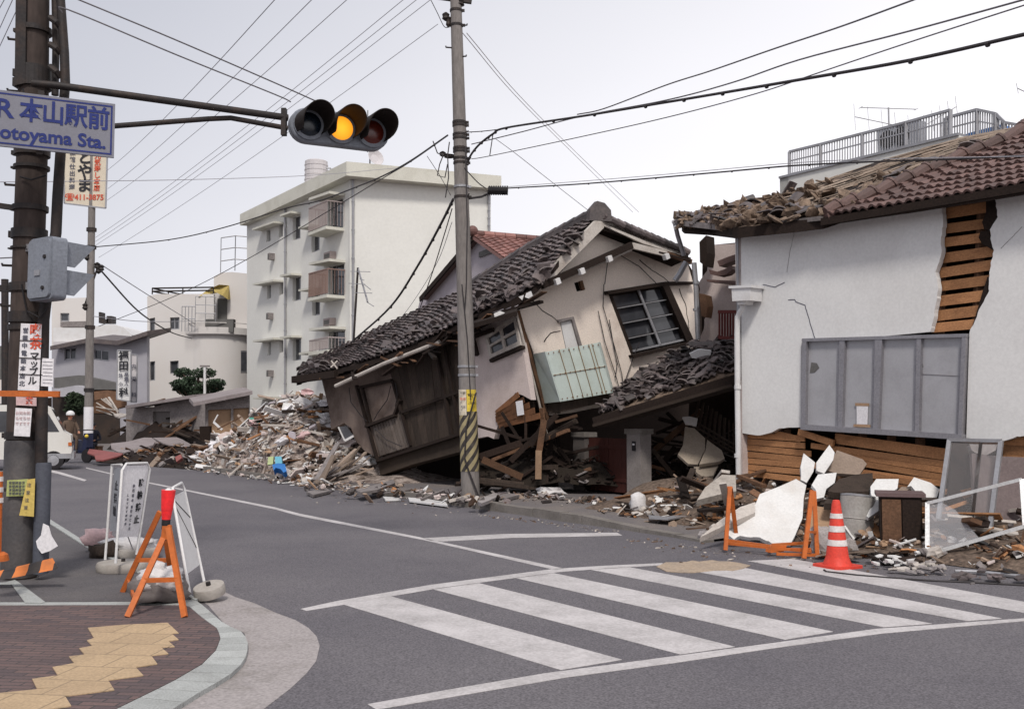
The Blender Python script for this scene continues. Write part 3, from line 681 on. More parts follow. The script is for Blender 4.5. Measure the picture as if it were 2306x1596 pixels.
for k, (a, b, c_, d, e, f) in enumerate([(640, 388, 760, 342, 500, 545), (640, 800, 765, 775, 932, 958), (645, 1222, 768, 1205, 1280, 1300)]):
    A, B = PL.at(z_('D', a, f)), PL.at(z_('D', c_, e)); hgt = (PL.at(z_('D', a, b))-A).length
    mb = MB(); mb.par(A-UP*.12, B-A, PL.n*.9, UP*.14); mb.build('balcony_slab', M_apt2, apt)
    A2, B2 = A+PL.n*.85, B+PL.n*.85; mb = MB(); up = UP*hgt
    mb.bar(A2+up, B2+up, .05, .05); mb.bar(A2+UP*.1, B2+UP*.1, .04, .04)
    n = 26 if k != 1 else 30
    for i in range(n+1):
        p = A2.lerp(B2, i/n); mb.bar(p+UP*.08, p+up, .036 if k == 1 else .03, .02)
    for s_ in (A, B):
        q = s_+PL.n*.85; mb.bar(s_+up, q+up, .05, .05)
        for i in range(5): p = s_.lerp(q, i/5); mb.bar(p+UP*.08, p+up, .03, .02)
    mb.build('balcony_railing', M_rail[k], apt)
for (x0, y0, x1, y1) in [(300, 655, 324, 712), (280, 1040, 326, 1086), (284, 1402, 326, 1452), (660, 662, 716, 696), (658, 1080, 714, 1120)]:
    c = PL.at(z_('D', (x0+x1)/2, (y0+y1)/2)); d = (Ca-La).normalized()
    mb = MB(); wv = .28 if x0 < 500 else .75
    mb.par(c-d*wv/2-UP*.16, d*wv, PL.n*.3, UP*.34); mb.cur = 1
    mb.par(c-d*wv*.38-UP*.11+PL.n*.3, d*wv*.76, PL.n*.012, UP*.2); mb.build('vent_box', [M_conc if x0 < 500 else M_rail[0], M_band], apt)
for (pl, x, ya, yb) in [(PL, 642, 452, 925), (PR, 795, 392, 905), (PR, 1101, 425, 560)]:
    a, b = pl.at((x, ya), .08), pl.at((x, yb), .08); mb = MB(); mb.tube([a, b], .055, 8)
    for i in range(8): p = a.lerp(b, i/8); mb.lathe(p, [(.075, 0), (.075, .06)], 8)
    mb.build('downpipe', M_galv, apt)
# tank and dish stand on the roof
c = P(712, 400, 50); c.z = zt
tk = root('water_tank', 'pale ribbed water tank standing on the apartment block roof', 'water tank', c)
mb = MB(); mb.lathe(c+UP*.35, [(.58, 0), (.58, 1.12), (.52, 1.16), (.2, 1.2)], 16)
for i in range(4): mb.lathe(c+UP*(.5+i*.25), [(.6, 0), (.6, .05)], 16)
mb.build('tank_body', M_tank, tk)
for a in range(4):
    p = c+Vector((.42*math.cos(a*1.57+.8), .42*math.sin(a*1.57+.8), 0)); mb = MB(); mb.bar(p, p+UP*.36, .08, .08); mb.build('leg', M_dark, tk)
mb = MB(); q = c+Vector((.55, -.2, 1.1)); mb.tube([q, q+Vector((.2, 0, 0)), q+Vector((.28, 0, -.1)), q+Vector((.28, 0, -.7))], .04); mb.build('tank_pipe', M_galv, tk)
c = P(833, 372, 46.0); c.z = zt
ds = root('satellite_dish', 'small pale satellite dish and aerial mast on the apartment block roof', 'satellite dish', c)
mb = MB(); mb.tube([c, c+UP*.9], .03); mb.tube([c+UP*.9+Vector((-.12, 0, 0)), c+UP*2.9+Vector((-.12, 0, 0))], .02); mb.build('mast', M_dark, ds)
mb = MB(); mb.lathe(c+Vector((.2, 0, .6)), [(.02, .0), (.2, -.02), (.36, -.09), (.42, -.16), (.40, -.16), (.2, -.04)], 16, (-.5, .6, -.25)); mb.build('dish', M_tank, ds)

# ---------------------------------------------- red tiled house behind the collapsed one
rt = P(1062, 560, 30); rt.z = 0
rh = root('red_tiled_house', 'grey gabled house with red tiled roof behind the collapsed house', 'house', rt)
ap = P(1062, 534, 30.0); rd = Vector((2.1, 1.0, 0)).normalized(); gd = Vector((-.43, .9, 0)).normalized()
GP = Plane(ap, ap+gd, ap+UP)
gpx = [(1062, 534), (1145, 585), (1180, 1050), (930, 1050), (938, 706), (948, 668)]
mb = MB(); mb.prism([GP.at(p) for p in gpx], -GP.n*.2); mb.build('gable_wall', M_greyst, rh)
e1 = GP.at((1150, 592), .25); a0 = GP.at((1064, 531), .25); b0 = a0+rd*5; e2 = e1+rd*5
mb = MB(); tile_loft(mb, [e1, e2], [a0, b0], 18, 12, 31, .05, 0, .04, .02, .04); mb.build('roof', M_tilered, rh)
mb = MB(); nn = (e2-e1).cross(a0-e1).normalized(); mb.prism([e1, e2, b0, a0], (0, 0, -.1)); mb.build('roof_deck', M_tilered, rh)
mb = MB()
for i in range(20): p = a0+rd*(i*.35); mb.val = random.random(); mb.tube([p+UP*.06, p+rd*.33+UP*.06], .12, 8)
mb.ball(a0+UP*.14, .17); mb.build('ridge', M_tilered, rh)
l1 = GP.at((946, 669), .25); l0 = GP.at((938, 706), .2)
mb = MB(); mb.prism([a0, l1, l1+rd*6, a0+rd*6], (0, 0, -.09)); mb.build('far_roof_slope', M_tilebr, rh)
mb = MB(); mb.bar(a0-UP*.08, l1-UP*.08, .06, .16); mb.build('verge_board', M_woodd, rh)
v = GP.at((1080, 568), .02); mb = MB(); mb.par(v, gd*-1.0, GP.n*.03, UP*-.16+gd*0); mb.build('gable_vent', M_band, rh)

# ---------------------------------------------- house on the left: cream building with round front
cb = root('round_fronted_building', 'cream rendered building with a rounded bay and roof terrace railings', 'building', P(440, 935, 60)-UP*1.55)
c0 = P(331, 935, 62); c1 = P(412, 935, 57); c2 = P(556, 935, 60)
F1 = vplane(c0, c1); F0 = Plane(P(331, 935, 61), P(600, 935, 61), P(331, 600, 61))
hl = [rz('B', 957, 596, 990, 590, 716, 720), rz('B', 1086, 590, 1146, 588, 665, 668), rz('B', 957, 872, 990, 868, 992, 995), rz('B', 1086, 868, 1140, 865, 946, 950)]
fz = Plane(P(331, 935, 60), P(470, 935, 60), P(331, 600, 60))
mb = MB(); wall_holes(mb, fz, z_('B', 940,455, 1000,440, 1365,440, 1365,1400, 940,1400), hl, .25); mb.build('wall', M_creamb, cb)
for q in hl: window(fz, q, cb, M_galv, M_glass, .06, -.15, 2 if q == hl[1] else 1, 1)
mb = MB(); mb.prism([fz.at(p, -2.5) for p in z_('B', 940,455, 1000,440, 1365,440, 1365,1400, 940,1400)], (0, .2, 0)); mb.build('dark_backing', M_band, cb)
# rounded bay
bc = P(492, 935, 62.0); rad = (P(560, 935, 60)-P(415, 935, 60)).length/2+.3
zt1 = P(492, 748, 58).z
prof = [(rad, -1.4), (rad, zt1-1.55), (rad+.25, zt1-1.5), (rad+.25, zt1-1.1)]
mb = MB(); mb.lathe(bc-UP*0, prof, 40); autosmooth(mb.build('round_bay', M_creamb, cb))
zr = P(492, 700, 58).z
mb = MB()
for h in (.35, .75, 1.05):
    mb.lathe(Vector((bc.x, bc.y, zt1+h-.35)), [(rad+.15, 0), (rad+.2, 0), (rad+.2, .05), (rad+.15, .05)], 40, caps=False)
mb.build('bay_cornice', M_creamb, cb)
for (x0, y0, x1, y1) in [(1172, 800, 1220, 950), (1537, 800, 1580, 940)]:
    pa = Plane(bc+Vector((0, -rad-.02, 0)), bc+Vector((1, -rad-.02+(.0), 0)), bc+Vector((0, -rad-.02, 1)))
    q = z_('B', x0, y0, x1, y0, x1, y1, x0, y1)
    mb = MB(); pts = []
    for p in q:
        r = ray(*p); # meet the cylinder
        a_ = r.x*r.x+r.y*r.y; dx, dy = -bc.x, -bc.y; b_ = 2*(r.x*dx+r.y*dy); c_ = dx*dx+dy*dy-(rad+.03)**2
        t = (-b_-math.sqrt(max(0, b_*b_-4*a_*c_)))/(2*a_); pts.append(CAMV+r*t)
    mb.prism(pts, (0, .12, 0)); o = mb.build('window', M_galv, cb)
    cen = sum(pts, Vector())/4; mb = MB(); mb.prism([cen+(p-cen)*.86+Vector((0, -.01, 0)) for p in pts], (0, .02, 0)); mb.build('pane', M_glassb, o)
# terrace storey and tower
tz = Plane(P(480, 935, 61.5), P(560, 935, 61.5), P(480, 600, 61.5))
mb = MB(); mb.prism([tz.at(p) for p in z_('B', 1365,330, 1410,305, 1480,300, 1600,312, 1600,760, 1365,760)], (0, 3, 0)); mb.build('stair_tower', M_creamb, cb)
mb = MB(); mb.prism([tz.at(p, .03) for p in z_('B', 1388,470, 1450,470, 1450,650, 1388,650)], (0, .025, 0)); mb.build('tower_door', M_band, cb)
mb = MB()
A_ = tz.at(z_('B', 1265, 458), 1.6); B_ = tz.at(z_('B', 1400, 380), 1.0); C_ = tz.at(z_('B', 1462, 385), 0); D_ = tz.at(z_('B', 1455, 475), .6); E_ = tz.at(z_('B', 1380, 430), 1.2)
mb.prism([A_, tz.at(z_('B', 1330, 410), 1.3), B_, C_, D_, tz.at(z_('B', 1420, 450), 1.0), E_], (0, .5, .05)); mb.build('awning', M_aweyel, cb)
def railing(mb, pts, h, step=.4, r=.02, n=1):
    for i in range(len(pts)-1):
        a, b = pts[i], pts[i+1]
        for k in range(n+1): mb.tube([a+UP*h*(k+1)/(n+1), b+UP*h*(k+1)/(n+1)], r, 5)
        m = max(1, int((b-a).length/step))
        for k in range(m+1): p = a.lerp(b, k/m); mb.tube([p, p+UP*h], r*.8, 5)
mb = MB(); ra = fz.at(z_('B', 972, 442), -.1); rb = fz.at(z_('B', 1362, 436), -.1)
railing(mb, [ra, rb], (fz.at(z_('B', 972, 402))-ra).z, 1.6, .05, 1); railing(mb, [ra, ra+Vector((1.2, 5, 0)), rb+Vector((0, 5, 0))], (fz.at(z_('B', 972, 402))-ra).z, 1.6, .05, 1); mb.build('roof_railing', M_dark, cb)
mb = MB(); ra = tz.at(z_('B', 1408, 305), -.2); rb = tz.at(z_('B', 1600, 300), -.2)
railing(mb, [ra, tz.at(z_('B', 1500, 292), -.2), rb], 2.2, .9, .035, 2); mb.build('tower_railing', M_galv, cb)
mb = MB(); ra = fz.at(z_('B', 1160, 668), .9); rb = fz.at(z_('B', 1245, 668), .9); railing(mb, [ra-UP*.1, rb-UP*.1], 1.5, .16, .03, 1); rc = fz.at(z_('B', 1375, 650), .9); railing(mb, [rb+UP*.5, rc+UP*.3], 1.5, .5, .025, 2)
mb.build('balcony_railing', M_galv, cb)
mb = MB(); a = fz.at(z_('B', 1310, 600), .2); mb.par(a, (1.7, 0, 0), (0, .5, 0), (0, 0, -.8)); mb.build('cooling_unit', M_band, cb)

# ---------------------------------------------- blue grey house
bh = root('blue_grey_house', 'blue grey boarded house with a dark eave behind the thin street pole', 'house', P(230, 935, 50)-UP*1.55)
hp = Plane(P(120, 935, 52), P(335, 935, 50), P(120, 600, 52))
hw = [z_('B', 410,785, 490,778, 487,858, 410,862), z_('B', 600,790, 700,800, 697,872, 600,858)]
mb = MB(); wall_holes(mb, hp, z_('B', 330,772, 560,735, 760,738, 938,685, 938,1430, 330,1430), hw, .2); mb.build('wall', M_bluegrey, bh)
for q in hw: window(hp, q, bh, M_galv, M_glass, .07, -.08, 2, 1)
mb = MB(); mb.prism([hp.at(p, -2) for p in z_('B', 330,772, 560,735, 760,738, 938,685, 938,1430, 330,1430)], (0, .2, 0)); mb.build('dark_backing', M_band, bh)
mb = MB()
for a, b in (((320, 772), (560, 722)), ((560, 722), (745, 738)), ((745, 740), (940, 676))):
    A_, B_ = hp.at(z_('B', *a), .6), hp.at(z_('B', *b), .6); mb.par(A_, B_-A_, -hp.n*1.8+UP*.3, -UP*.22)
mb.build('roof', M_tile, bh)
mb = MB(); A_ = [hp.at(p, .5) for p in z_('B', 345,975, 500,958, 745,1010, 745,1050, 600,1050, 345,1040)]; mb.prism(A_, -hp.n*.45); mb.build('lower_roof_band', M_band, bh)
mb = MB(); mb.prism([hp.at(p, .9) for p in z_('B', 330,1050, 490,1022, 545,1040, 540,1085, 400,1095, 330,1090)], -hp.n*.5); mb.build('shop_awning', mat('pale_awning', (.42, .41, .44), .8), bh)
mb = MB(); mb.prism([hp.at(p, .12) for p in z_('B', 595,1050, 748,1055, 748,1200, 595,1200)], -hp.n*.1); mb.build('boarded_front', M_wood2, bh)
mb = MB(); mb.prism([hp.at(p, .08) for p in z_('B', 335,1092, 400,1097, 540,1087, 594,1050, 594,1200, 760,1200, 760,1440, 335,1440)], -hp.n*.07); mb.build('dark_shopfront', mat('dark_brown_shopfront', (.035, .026, .022), .9, dirt=(.08, .05, .035), dirt_amt=.6, dirt_scale=1.5), bh)
# far buildings
fb = root('distant_beige_building', 'beige building with one square window far up the street at left', 'building', P(150, 935, 80)-UP*1.55)
fp = Plane(P(60, 935, 80), P(260, 935, 80), P(60, 600, 80)); q = z_('B', 385,562, 442,562, 442,616, 385,616)
mb = MB(); wall_holes(mb, fp, z_('B', 330,470, 575,462, 575,700, 330,700), [q], .3); mb.build('wall', M_creamb, fb)
mb = MB(); mb.prism([fp.at(p) for p in z_('B', 330,700, 700,700, 700,1300, 330,1300)], (0, 4, 0)); mb.build('lower_wall', M_creamb, fb)
window(fp, q, fb, M_galv, M_glass, .1, -.15); mb = MB(); mb.prism([fp.at(p, .6) for p in z_('B', 385,618, 575,612, 575,650, 385,650)], (0, .6, 0)); mb.build('balcony', M_conc, fb)
mb = MB(); mb.prism([fp.at(p, -3) for p in z_('B', 340,480, 570,475, 570,700, 340,700)], (0, .3, 0)); mb.build('dark_backing', M_band, fb)
wr = root('white_roofed_hall', 'low hall with a bright white curved roof behind the blue grey house', 'building', P(190, 935, 66)-UP*1.55)
wp = Plane(P(100, 935, 66), P(300, 935, 66), P(100, 600, 66))
mb = MB(); mb.prism([wp.at(p) for p in z_('B', 340,655, 560,655, 640,640, 720,632, 790,655, 840,700, 840,760, 340,780)], (0, 8, 0)); mb.build('roof', M_white, wr)
mb = MB(); mb.prism([wp.at(p, .3) for p in z_('B', 340,745, 840,735, 840,1100, 340,1100)], (0, .25, 0)); mb.build('wall', M_tank, wr)
mb = MB()
for x0, y0, x1, y1 in ((630, 555, 642, 625), (642, 600, 690, 625), (680, 580, 712, 625), (20, 20, 22, 22)):
    if x0 > 100: mb.prism([wp.at(p, -2) for p in z_('B', x0,y0, x1,y0, x1,y1, x0,y1)], (0, .8, 0))
mb.build('rooftop_unit', M_dark, wr)
dk = root('dark_shopfront_row', 'dark low shopfronts with hanging cloth beyond the parked van', 'building', P(60, 935, 55)-UP*1.55)
dp = Plane(P(-400, 935, 56), P(330, 935, 54), P(-400, 600, 56))
mb = MB(); mb.prism([dp.at(p) for p in z_('B', -400,1130, 60,1120, 330,1100, 400,1085, 545,1095, 560,1420, -400,1420)], (0, 3, 0)); mb.build('shopfront', M_woodd, dk)
mb = MB(); mb.prism([dp.at(p, .5) for p in z_('B', -400,1010, 30,985, 80,1010, 80,1120, 40,1140, -400,1150)], (0, .5, 0)); mb.build('awning', M_creamb, dk)
mb = MB(); mb.prism([dp.at(p, -1) for p in z_('B', -400,780, 40,770, 75,800, 75,1000, -400,1000)], (0, 4, 0)); mb.build('upper_storey', M_band, dk)

# ---------------------------------------------- concrete sheds
def shed(name, label, wpx, rpx, Y0, Y1, dx, ex=()):
    r_ = root(name, label, 'shed', P(sum(p[0] for p in wpx)/len(wpx), 935, Y0)-UP*1.55)
    pl = Plane(P(wpx[0][0], 935, Y0), P(wpx[1][0], 935, Y1), P(wpx[0][0], 700, Y0))
    mb = MB(); wall_holes(mb, pl, wpx, [e[0] for e in ex], .2); mb.build('wall', M_conc, r_)
    mb = MB(); mb.prism([pl.at(p, -2.5) for p in wpx], -pl.n*.15); mb.build('rear_wall', M_band, r_)
    for e in ex: panel(pl, e[0], -.12, .05, e[1], e[2], r_)
    a, b = pl.at(rpx[0], .5), pl.at(rpx[1], .5)
    mb = MB(); mb.prism([a, b, b-pl.n*3+UP*.22, a-pl.n*3+UP*.22], (0, 0, -.12)); mb.build('roof', M_tinroof, r_)
    return r_, pl
gy = lambda x, Y: G(x, 935+FP*1.55/Y)
M_shut = mat('shutter', (.15, .135, .13), .8)
s1, sp1 = shed('concrete_shed', 'grey concrete lean-to shed with a shutter and low sloping roof', z_('B', 805,1160, 980,1160, 1200,1105, 1310,1110, 1310,1470, 805,1475), z_('B', 800,1152, 1240,1082), 40, 39.3, 0,
     [(z_('B', 975,1190, 1085,1190, 1085,1350, 975,1350), M_shut, 'shutter'), (z_('B', 1095,1262, 1118,1262, 1118,1340, 1095,1340), M_woodd, 'doorway')])
s2, sp2 = shed('shed_with_pitched_roof', 'weathered shed with a thick sloping roof beside the cream apartments', z_('B', 1312,1125, 1595,1065, 1595,1520, 1312,1520), z_('B', 1235,1132, 1612,1058), 33, 33.5, 0,
     [(z_('B', 1330,1180, 1475,1172, 1475,1350, 1330,1360), M_tan, 'board_panel'), (z_('B', 1490,1170, 1590,1165, 1590,1350, 1490,1350), M_tan, 'board_panel')])
mb = MB(); mb.prism([sp2.at(p, .1) for p in z_('B', 1272,1285, 1338,1282, 1338,1372, 1278,1375)], (0, .5, 0)); one(mb, 'steel_bin', M_woodd, 'dark square bin standing against the concrete shed', 'bin')

# ---------------------------------------------- building with roof fence, behind the white house
fr = root('parapet_building', 'pale building with white parapet behind the tiled roof at right', 'building', P(1960, 935, 24)-UP*1.55)
ZP = P(1756, 403, 27).z
pa = P(1756, 403, 27)
def atz(x, y, z): r = ray(x, y); return CAMV+r*((z-EYE)/r.z)
pb_ = atz(2160, 305, ZP); pp = vplane(pa, pb_)
mb = MB(); mb.prism([pa, pb_, Vector((pb_.x, pb_.y, 0)), Vector((pa.x, pa.y, 0))], -pp.n*.3); mb.build('parapet_wall', M_apt, fr)
d_ = (pb_-pa).normalized(); bk = -pp.n
mb = MB(); mb.par(pa-UP*.6, d_*12, bk*9, -UP*.2); mb.build('roof_deck', M_conc, fr)
mb = MB(); mb.par(Vector((pa.x, pa.y, 0)), bk*9, d_*.3, UP*ZP); mb.build('side_wall', M_apt, fr)
mb = MB(); mb.bar(pa+UP*.03-pp.n*.15, pb_+UP*.03-pp.n*.15, .4, .06); mb.build('coping', M_galv, fr)
def fence(name, label, pts, tops, npal, m, grp=None, mid=True):
    o = root(name, label, 'fence', pts[0], grp)
    mb = MB()
    for i in range(len(pts)-1):
        a, b, c, d = pts[i], pts[i+1], tops[i], tops[i+1]
        mb.bar(c, d, .07, .06); mb.bar(a.lerp(c, .08), b.lerp(d, .08), .05, .04)
        if mid: mb.bar(a.lerp(c, .62), b.lerp(d, .62), .03, .03)
    mb.build('rail', m, o)
    mb = MB()
    for i in range(len(pts)-1):
        a, b, c, d = pts[i], pts[i+1], tops[i], tops[i+1]; n = npal[i]
        for k in range(n): t = (k+.5)/n; mb.bar(a.lerp(b, t), c.lerp(d, t), .03, .02)
    mb.build('palings', m, o)
    for p, q in zip(pts, tops): mb = MB(); mb.bar(p, q, .08, .08); mb.build('post', m, o)
    return o
def fpt(x, y0, y1, off=-.5): return pp.at((x, y0), off), pp.at((x, y1), off)
f_ = [fpt(x, y0, y1) for x, y0, y1 in zip((1778, 1848, 1942, 2040, 2140), (397, 382, 360, 336, 312), (342, 325, 301, 276, 248))]
fence('roof_fence', 'long white paling fence rising along the pale parapet', [a for a, b in f_], [b for a, b in f_], [14, 16, 16, 16], M_galv)
f_ = [fpt(x, y0, y1, -.9) for x, y0, y1 in zip((2130, 2200, 2242, 2262, 2330), (330, 315, 320, 330, 330), (266, 247, 256, 276, 288))]
fence('far_roof_fence', 'second white paling fence with a bent corner at the right edge', [a for a, b in f_], [b for a, b in f_], [12, 8, 4, 10], M_galv)
a = pp.at((2172, 318), -1.2); b = pp.at((2258, 290), -1.2)
mb = MB(); mb.prism([pp.at(p, -1.3) for p in ((2168, 306), (2180, 300), (2256, 280), (2262, 288), (2262, 312), (2180, 318))], bk*.4)
one(mb, 'blue_tarpaulin', M_bluetarp, 'bright blue tarpaulin folded behind the far roof fence', 'tarpaulin')
def ac(x, y, label):
    c = pp.at((x, y), -1.2); ex = d_
    o = root('air_conditioner', label, 'air conditioner', c, 'air conditioners on the parapet building')
    mb = MB(); mb.par(c, ex*.8, bk*.3, UP*.6); mb.build('casing', M_greymet, o)
    mb = MB(); mb.lathe(c+ex*.3+UP*.3-bk*.0, [(.23, 0), (.23, .03)], 20, tuple(-bk)); mb.build('fan_grille', M_black, o)
    for k in (0, .7): mb = MB(); mb.par(c+ex*k-UP*.12, ex*.1, bk*.3, UP*.119); mb.build('foot', M_dark, o)
ac(1977, 345, 'grey air conditioner with dark fan, left of the pair behind the paling fence'); ac(2008, 338, 'grey air conditioner, right of the pair behind the paling fence')
def antenna(name, label, base, h, els, m=M_dark, tilt=(0, 0, 0)):
    o = root(name, label, 'antenna', base); tp = Vector(base)+UP*h+Vector(tilt)
    mb = MB(); mb.tube([base, tp], .022, 6); mb.build('mast', m, o)
    for (t, boom, n, le, dirv, ed) in els:
        c = Vector(base).lerp(tp, t); dv = Vector(dirv).normalized(); e = Vector(ed).normalized()
        mb = MB(); mb.tube([c-dv*boom/2, c+dv*boom/2], .012, 5)
        for i in range(n): q = c+dv*boom*(i/(max(1, n-1))-.5); mb.tube([q-e*le/2, q+e*le/2], .007, 4)
        mb.build('boom', m, o)
    return o
c = pp.at((2003, 335), -2.5)
antenna('roof_antenna', 'spindly television antenna behind the parapet air conditioners', c, 1.15, [(.98, 1.6, 2, .3, (1, .1, .0), (0, 1, .1)), (.6, 2.2, 6, .9, (1, .3, -.1), (.1, .4, 1))], M_galv)
c = pp.at((2120, 322), -2.5)
antenna('leaning_antenna', 'small slanting antenna with short bars near the fence corner', c, .8, [(.9, 1.1, 5, .6, (1, .2, .6), (0, .2, 1))], M_galv)
c = pp.at((2330, 300), -3)
antenna('edge_antenna', 'television antenna cut off by the right picture edge', c, .95, [(.99, 1.1, 4, .3, (1, .4, -.25), (0, .3, 1))], M_galv)
# ============================================================ THE COLLAPSED HOUSE
A0 = P(1167, 700, 18.6); CF = vplane(A0, P(1564, 700, 21.2)); CS = vplane(A0, P(725, 830, 24.6))
ho = root('collapsed_house', 'two storey stucco house tipped over its crushed ground floor behind the striped pole', 'collapsed house', (A0.x, A0.y, .12))
def cf(*p, off=0.0): return CF.at(p, off)
def cs(*p, off=0.0): return CS.at(p, off)
bigw = [(1371, 661), (1497, 641), (1555, 767), (1422, 797)]
smw = [(1260, 722), (1290, 716), (1308, 790), (1276, 796)]
vent = [(1293, 637), (1311, 632), (1317, 652), (1299, 657)]
outline = jag([(1167, 700), (1205, 650), (1355, 505), (1541, 568), (1562, 640), (1572, 700), (1578, 790)], 0, 99)+jag([(1578, 800), (1449, 850), (1400, 912), (1362, 915), (1261, 932), (1238, 935), (1201, 792)], 1.5, 14, 3)
mb = MB(); wall_holes(mb, CF, outline, [bigw, smw, vent], .14)
mb.build('facade_wall', M_cream, ho)
# side walls
sw = [(1091, 757), (1159, 708), (1172, 777), (1103, 807)]
mb = MB(); wall_holes(mb, CS, [(1040, 745), (1070, 728), (1155, 690), (1164, 702), (1172, 760), (1180, 800), (1188, 850), (1196, 900)]+jag([(1196, 900), (1178, 890), (1160, 884), (1146, 905), (1114, 927), (1121, 960), (1112, 988), (1098, 982), (1083, 985), (1040, 990)], 1.6, 8, 4), [sw], .12)
mb.build('side_wall', M_pink, ho)
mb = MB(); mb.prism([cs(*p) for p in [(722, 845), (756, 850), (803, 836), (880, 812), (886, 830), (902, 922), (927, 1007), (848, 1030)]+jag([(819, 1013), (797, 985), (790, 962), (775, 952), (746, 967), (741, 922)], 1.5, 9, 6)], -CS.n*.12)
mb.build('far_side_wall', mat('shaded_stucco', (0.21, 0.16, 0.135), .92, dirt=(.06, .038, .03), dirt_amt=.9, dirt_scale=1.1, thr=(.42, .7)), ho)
mb = MB()
ed = [(884, 858), (905, 795), (990, 770), (1040, 748), (1040, 985), (927, 1010)]
b0_, b1_ = cs(884, 858), cs(1040, 800)
def lerp2(a, b, t): return (a[0]+(b[0]-a[0])*t, a[1]+(b[1]-a[1])*t)
for i in range(9):                                   # upright boards, one beside the other
    t0, t1 = i/9, (i+.965)/9
    tl, tr = lerp2((876, 830), (1040, 745), t0), lerp2((876, 830), (1040, 745), t1)
    bl_, br_ = lerp2((927, 1008), (1040, 975), t0), lerp2((927, 1008), (1040, 975), t1)
    mb.val = random.random(); o_ = .01+random.uniform(0, .02)
    mb.prism([cs(*tl, off=o_), cs(*tr, off=o_), cs(*br_, off=o_), cs(*bl_, off=o_)], -CS.n*.04)
mb.build('boarding', M_siding, ho)
mb = MB()
for i in range(11):
    t0, t1 = i/11, (i+.8)/11
    q = [lerp2((836, 952), (903, 925), t0), lerp2((836, 952), (903, 925), t1), lerp2((856, 1026), (926, 1004), t1), lerp2((856, 1026), (926, 1004), t0)]
    mb.val = random.random(); mb.prism([cs(*p, off=.05) for p in q], -CS.n*.03)
mb.build('slatted_panel', mat('pale_slats', (.15, .122, .106), .9, dirt=(.07, .05, .04), dirt_amt=.7, dirt_scale=3, var=.3), ho)
def csbar(a, b, w_, h_, off, m, name='frame_bar', parent=ho, pl=CS):
    mb = MB(); mb.bar(pl.at(a, off), pl.at(b, off), w_, h_); return mb.build(name, m, parent)
for a, b, w_ in [((803, 868), (851, 1040), .07), ((816, 872), (836, 956), .06), ((808, 873), (882, 856), .06), ((825, 960), (892, 934), .10), ((888, 938), (902, 900), .09), ((900, 930), (1040, 880), .05), ((851, 1037), (1040, 976), .09), ((884, 858), (925, 1004), .05), ((980, 775), (1020, 985), .06), ((1000, 770), (1036, 975), .05)]:
    csbar(a, b, w_, .06, .09, M_woodd)
mb = MB(); mb.prism([cs(*p, off=.02) for p in [(851, 1041), (1040, 980), (1040, 1016), (930, 1045), (857, 1070)]], -CS.n*.3); mb.build('sill_foundation', mat('dark_footing', (.05, .036, .027), .95, dirt=(.025, .018, .013), dirt_amt=.8), ho)  # footing in a very dark brown
mb = MB(); mb.prism([cs(*p, off=-.05) for p in [(722, 848), (756, 866), (900, 815), (990, 770), (1050, 735), (1050, 720), (860, 790), (722, 830)]], -CS.n*.1); mb.build('eave_fascia', M_woodd, ho)
# dark backings added behind the openings; near-black colour stands in for shade
mb = MB(); mb.prism([cs(*p, off=-1.6) for p in [(757, 885), (1060, 760), (1215, 740), (1250, 1100), (790, 1092)]], -CS.n*.1); mb.build('dark_backing', M_woodd, ho)
mb = MB(); mb.prism([cf(*p, off=-1.8) for p in [(1200, 690), (1355, 520), (1545, 585), (1660, 780), (1660, 1085), (1180, 1100)]], -CF.n*.1); mb.build('rear_dark_backing', M_woodd, ho)
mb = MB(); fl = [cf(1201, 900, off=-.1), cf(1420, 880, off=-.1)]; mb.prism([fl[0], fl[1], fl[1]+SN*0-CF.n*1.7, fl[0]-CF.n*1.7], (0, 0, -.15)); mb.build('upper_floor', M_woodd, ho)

# windows
w_ = window(CF, bigw, ho, M_woodd, M_glass, .07, .02, 2, 4, .07)
for o in w_.children: pass
mb = MB()
def wq(u, v): a = [cf(*p, off=.05) for p in bigw]; return a[0].lerp(a[1], u).lerp(a[3].lerp(a[2], u), v)
mb.prism([wq(.5, .02), wq(.535, .02), wq(.515, .97), wq(.48, .97)], -CF.n*.03)
for k in range(1, 4):
    for a, b in ((.05, .5), (.53, .93)): mb.prism([wq(a, k/4-.008), wq(b, k/4-.008), wq(b, k/4+.008), wq(a, k/4+.008)], -CF.n*.02)
mb.prism([wq(.04, .945), wq(.96, .945), wq(.96, .975), wq(.04, .975)], -CF.n*.05)
mb.build('window_bars', M_galv, w_)
mb = MB(); mb.prism([cf(*p, off=.12) for p in [(1492, 642), (1506, 640), (1562, 764), (1548, 770)]], -CF.n*.14); mb.build('window_jamb', M_woodd, ho)
mb = MB(); mb.prism([cf(*p, off=.14) for p in [(1425, 799), (1558, 768), (1560, 775), (1428, 806)]], -CF.n*.14); mb.build('window_sill', M_woodd, ho)
mb = MB(); mb.prism([cf(*p, off=.12) for p in [(1368, 655), (1498, 634), (1563, 634), (1563, 640), (1500, 643), (1370, 663)]], -CF.n*.12); mb.build('window_lintel', M_woodd, ho)
mb = MB(); mb.prism([cf(*p, off=.01) for p in [(1263, 726), (1289, 721), (1305, 790), (1277, 794)]], -CF.n*.03); mb.build('white_shutter', M_white, ho)
mb = MB(); mb.prism([cf(*p, off=.06) for p in [(1257, 720), (1292, 713), (1311, 778), (1305, 780), (1288, 719), (1259, 726)]], -CF.n*.06); mb.build('shutter_frame', M_conc, ho)
window(CS, sw, ho, M_trim, M_glass, .07, .05, 2, 2, .06)
mb = MB(); mb.prism([cs(*p, off=.07) for p in [(1101, 809), (1174, 778), (1175, 785), (1103, 816)]], -CS.n*.09); mb.build('window_sill', M_woodd, ho)
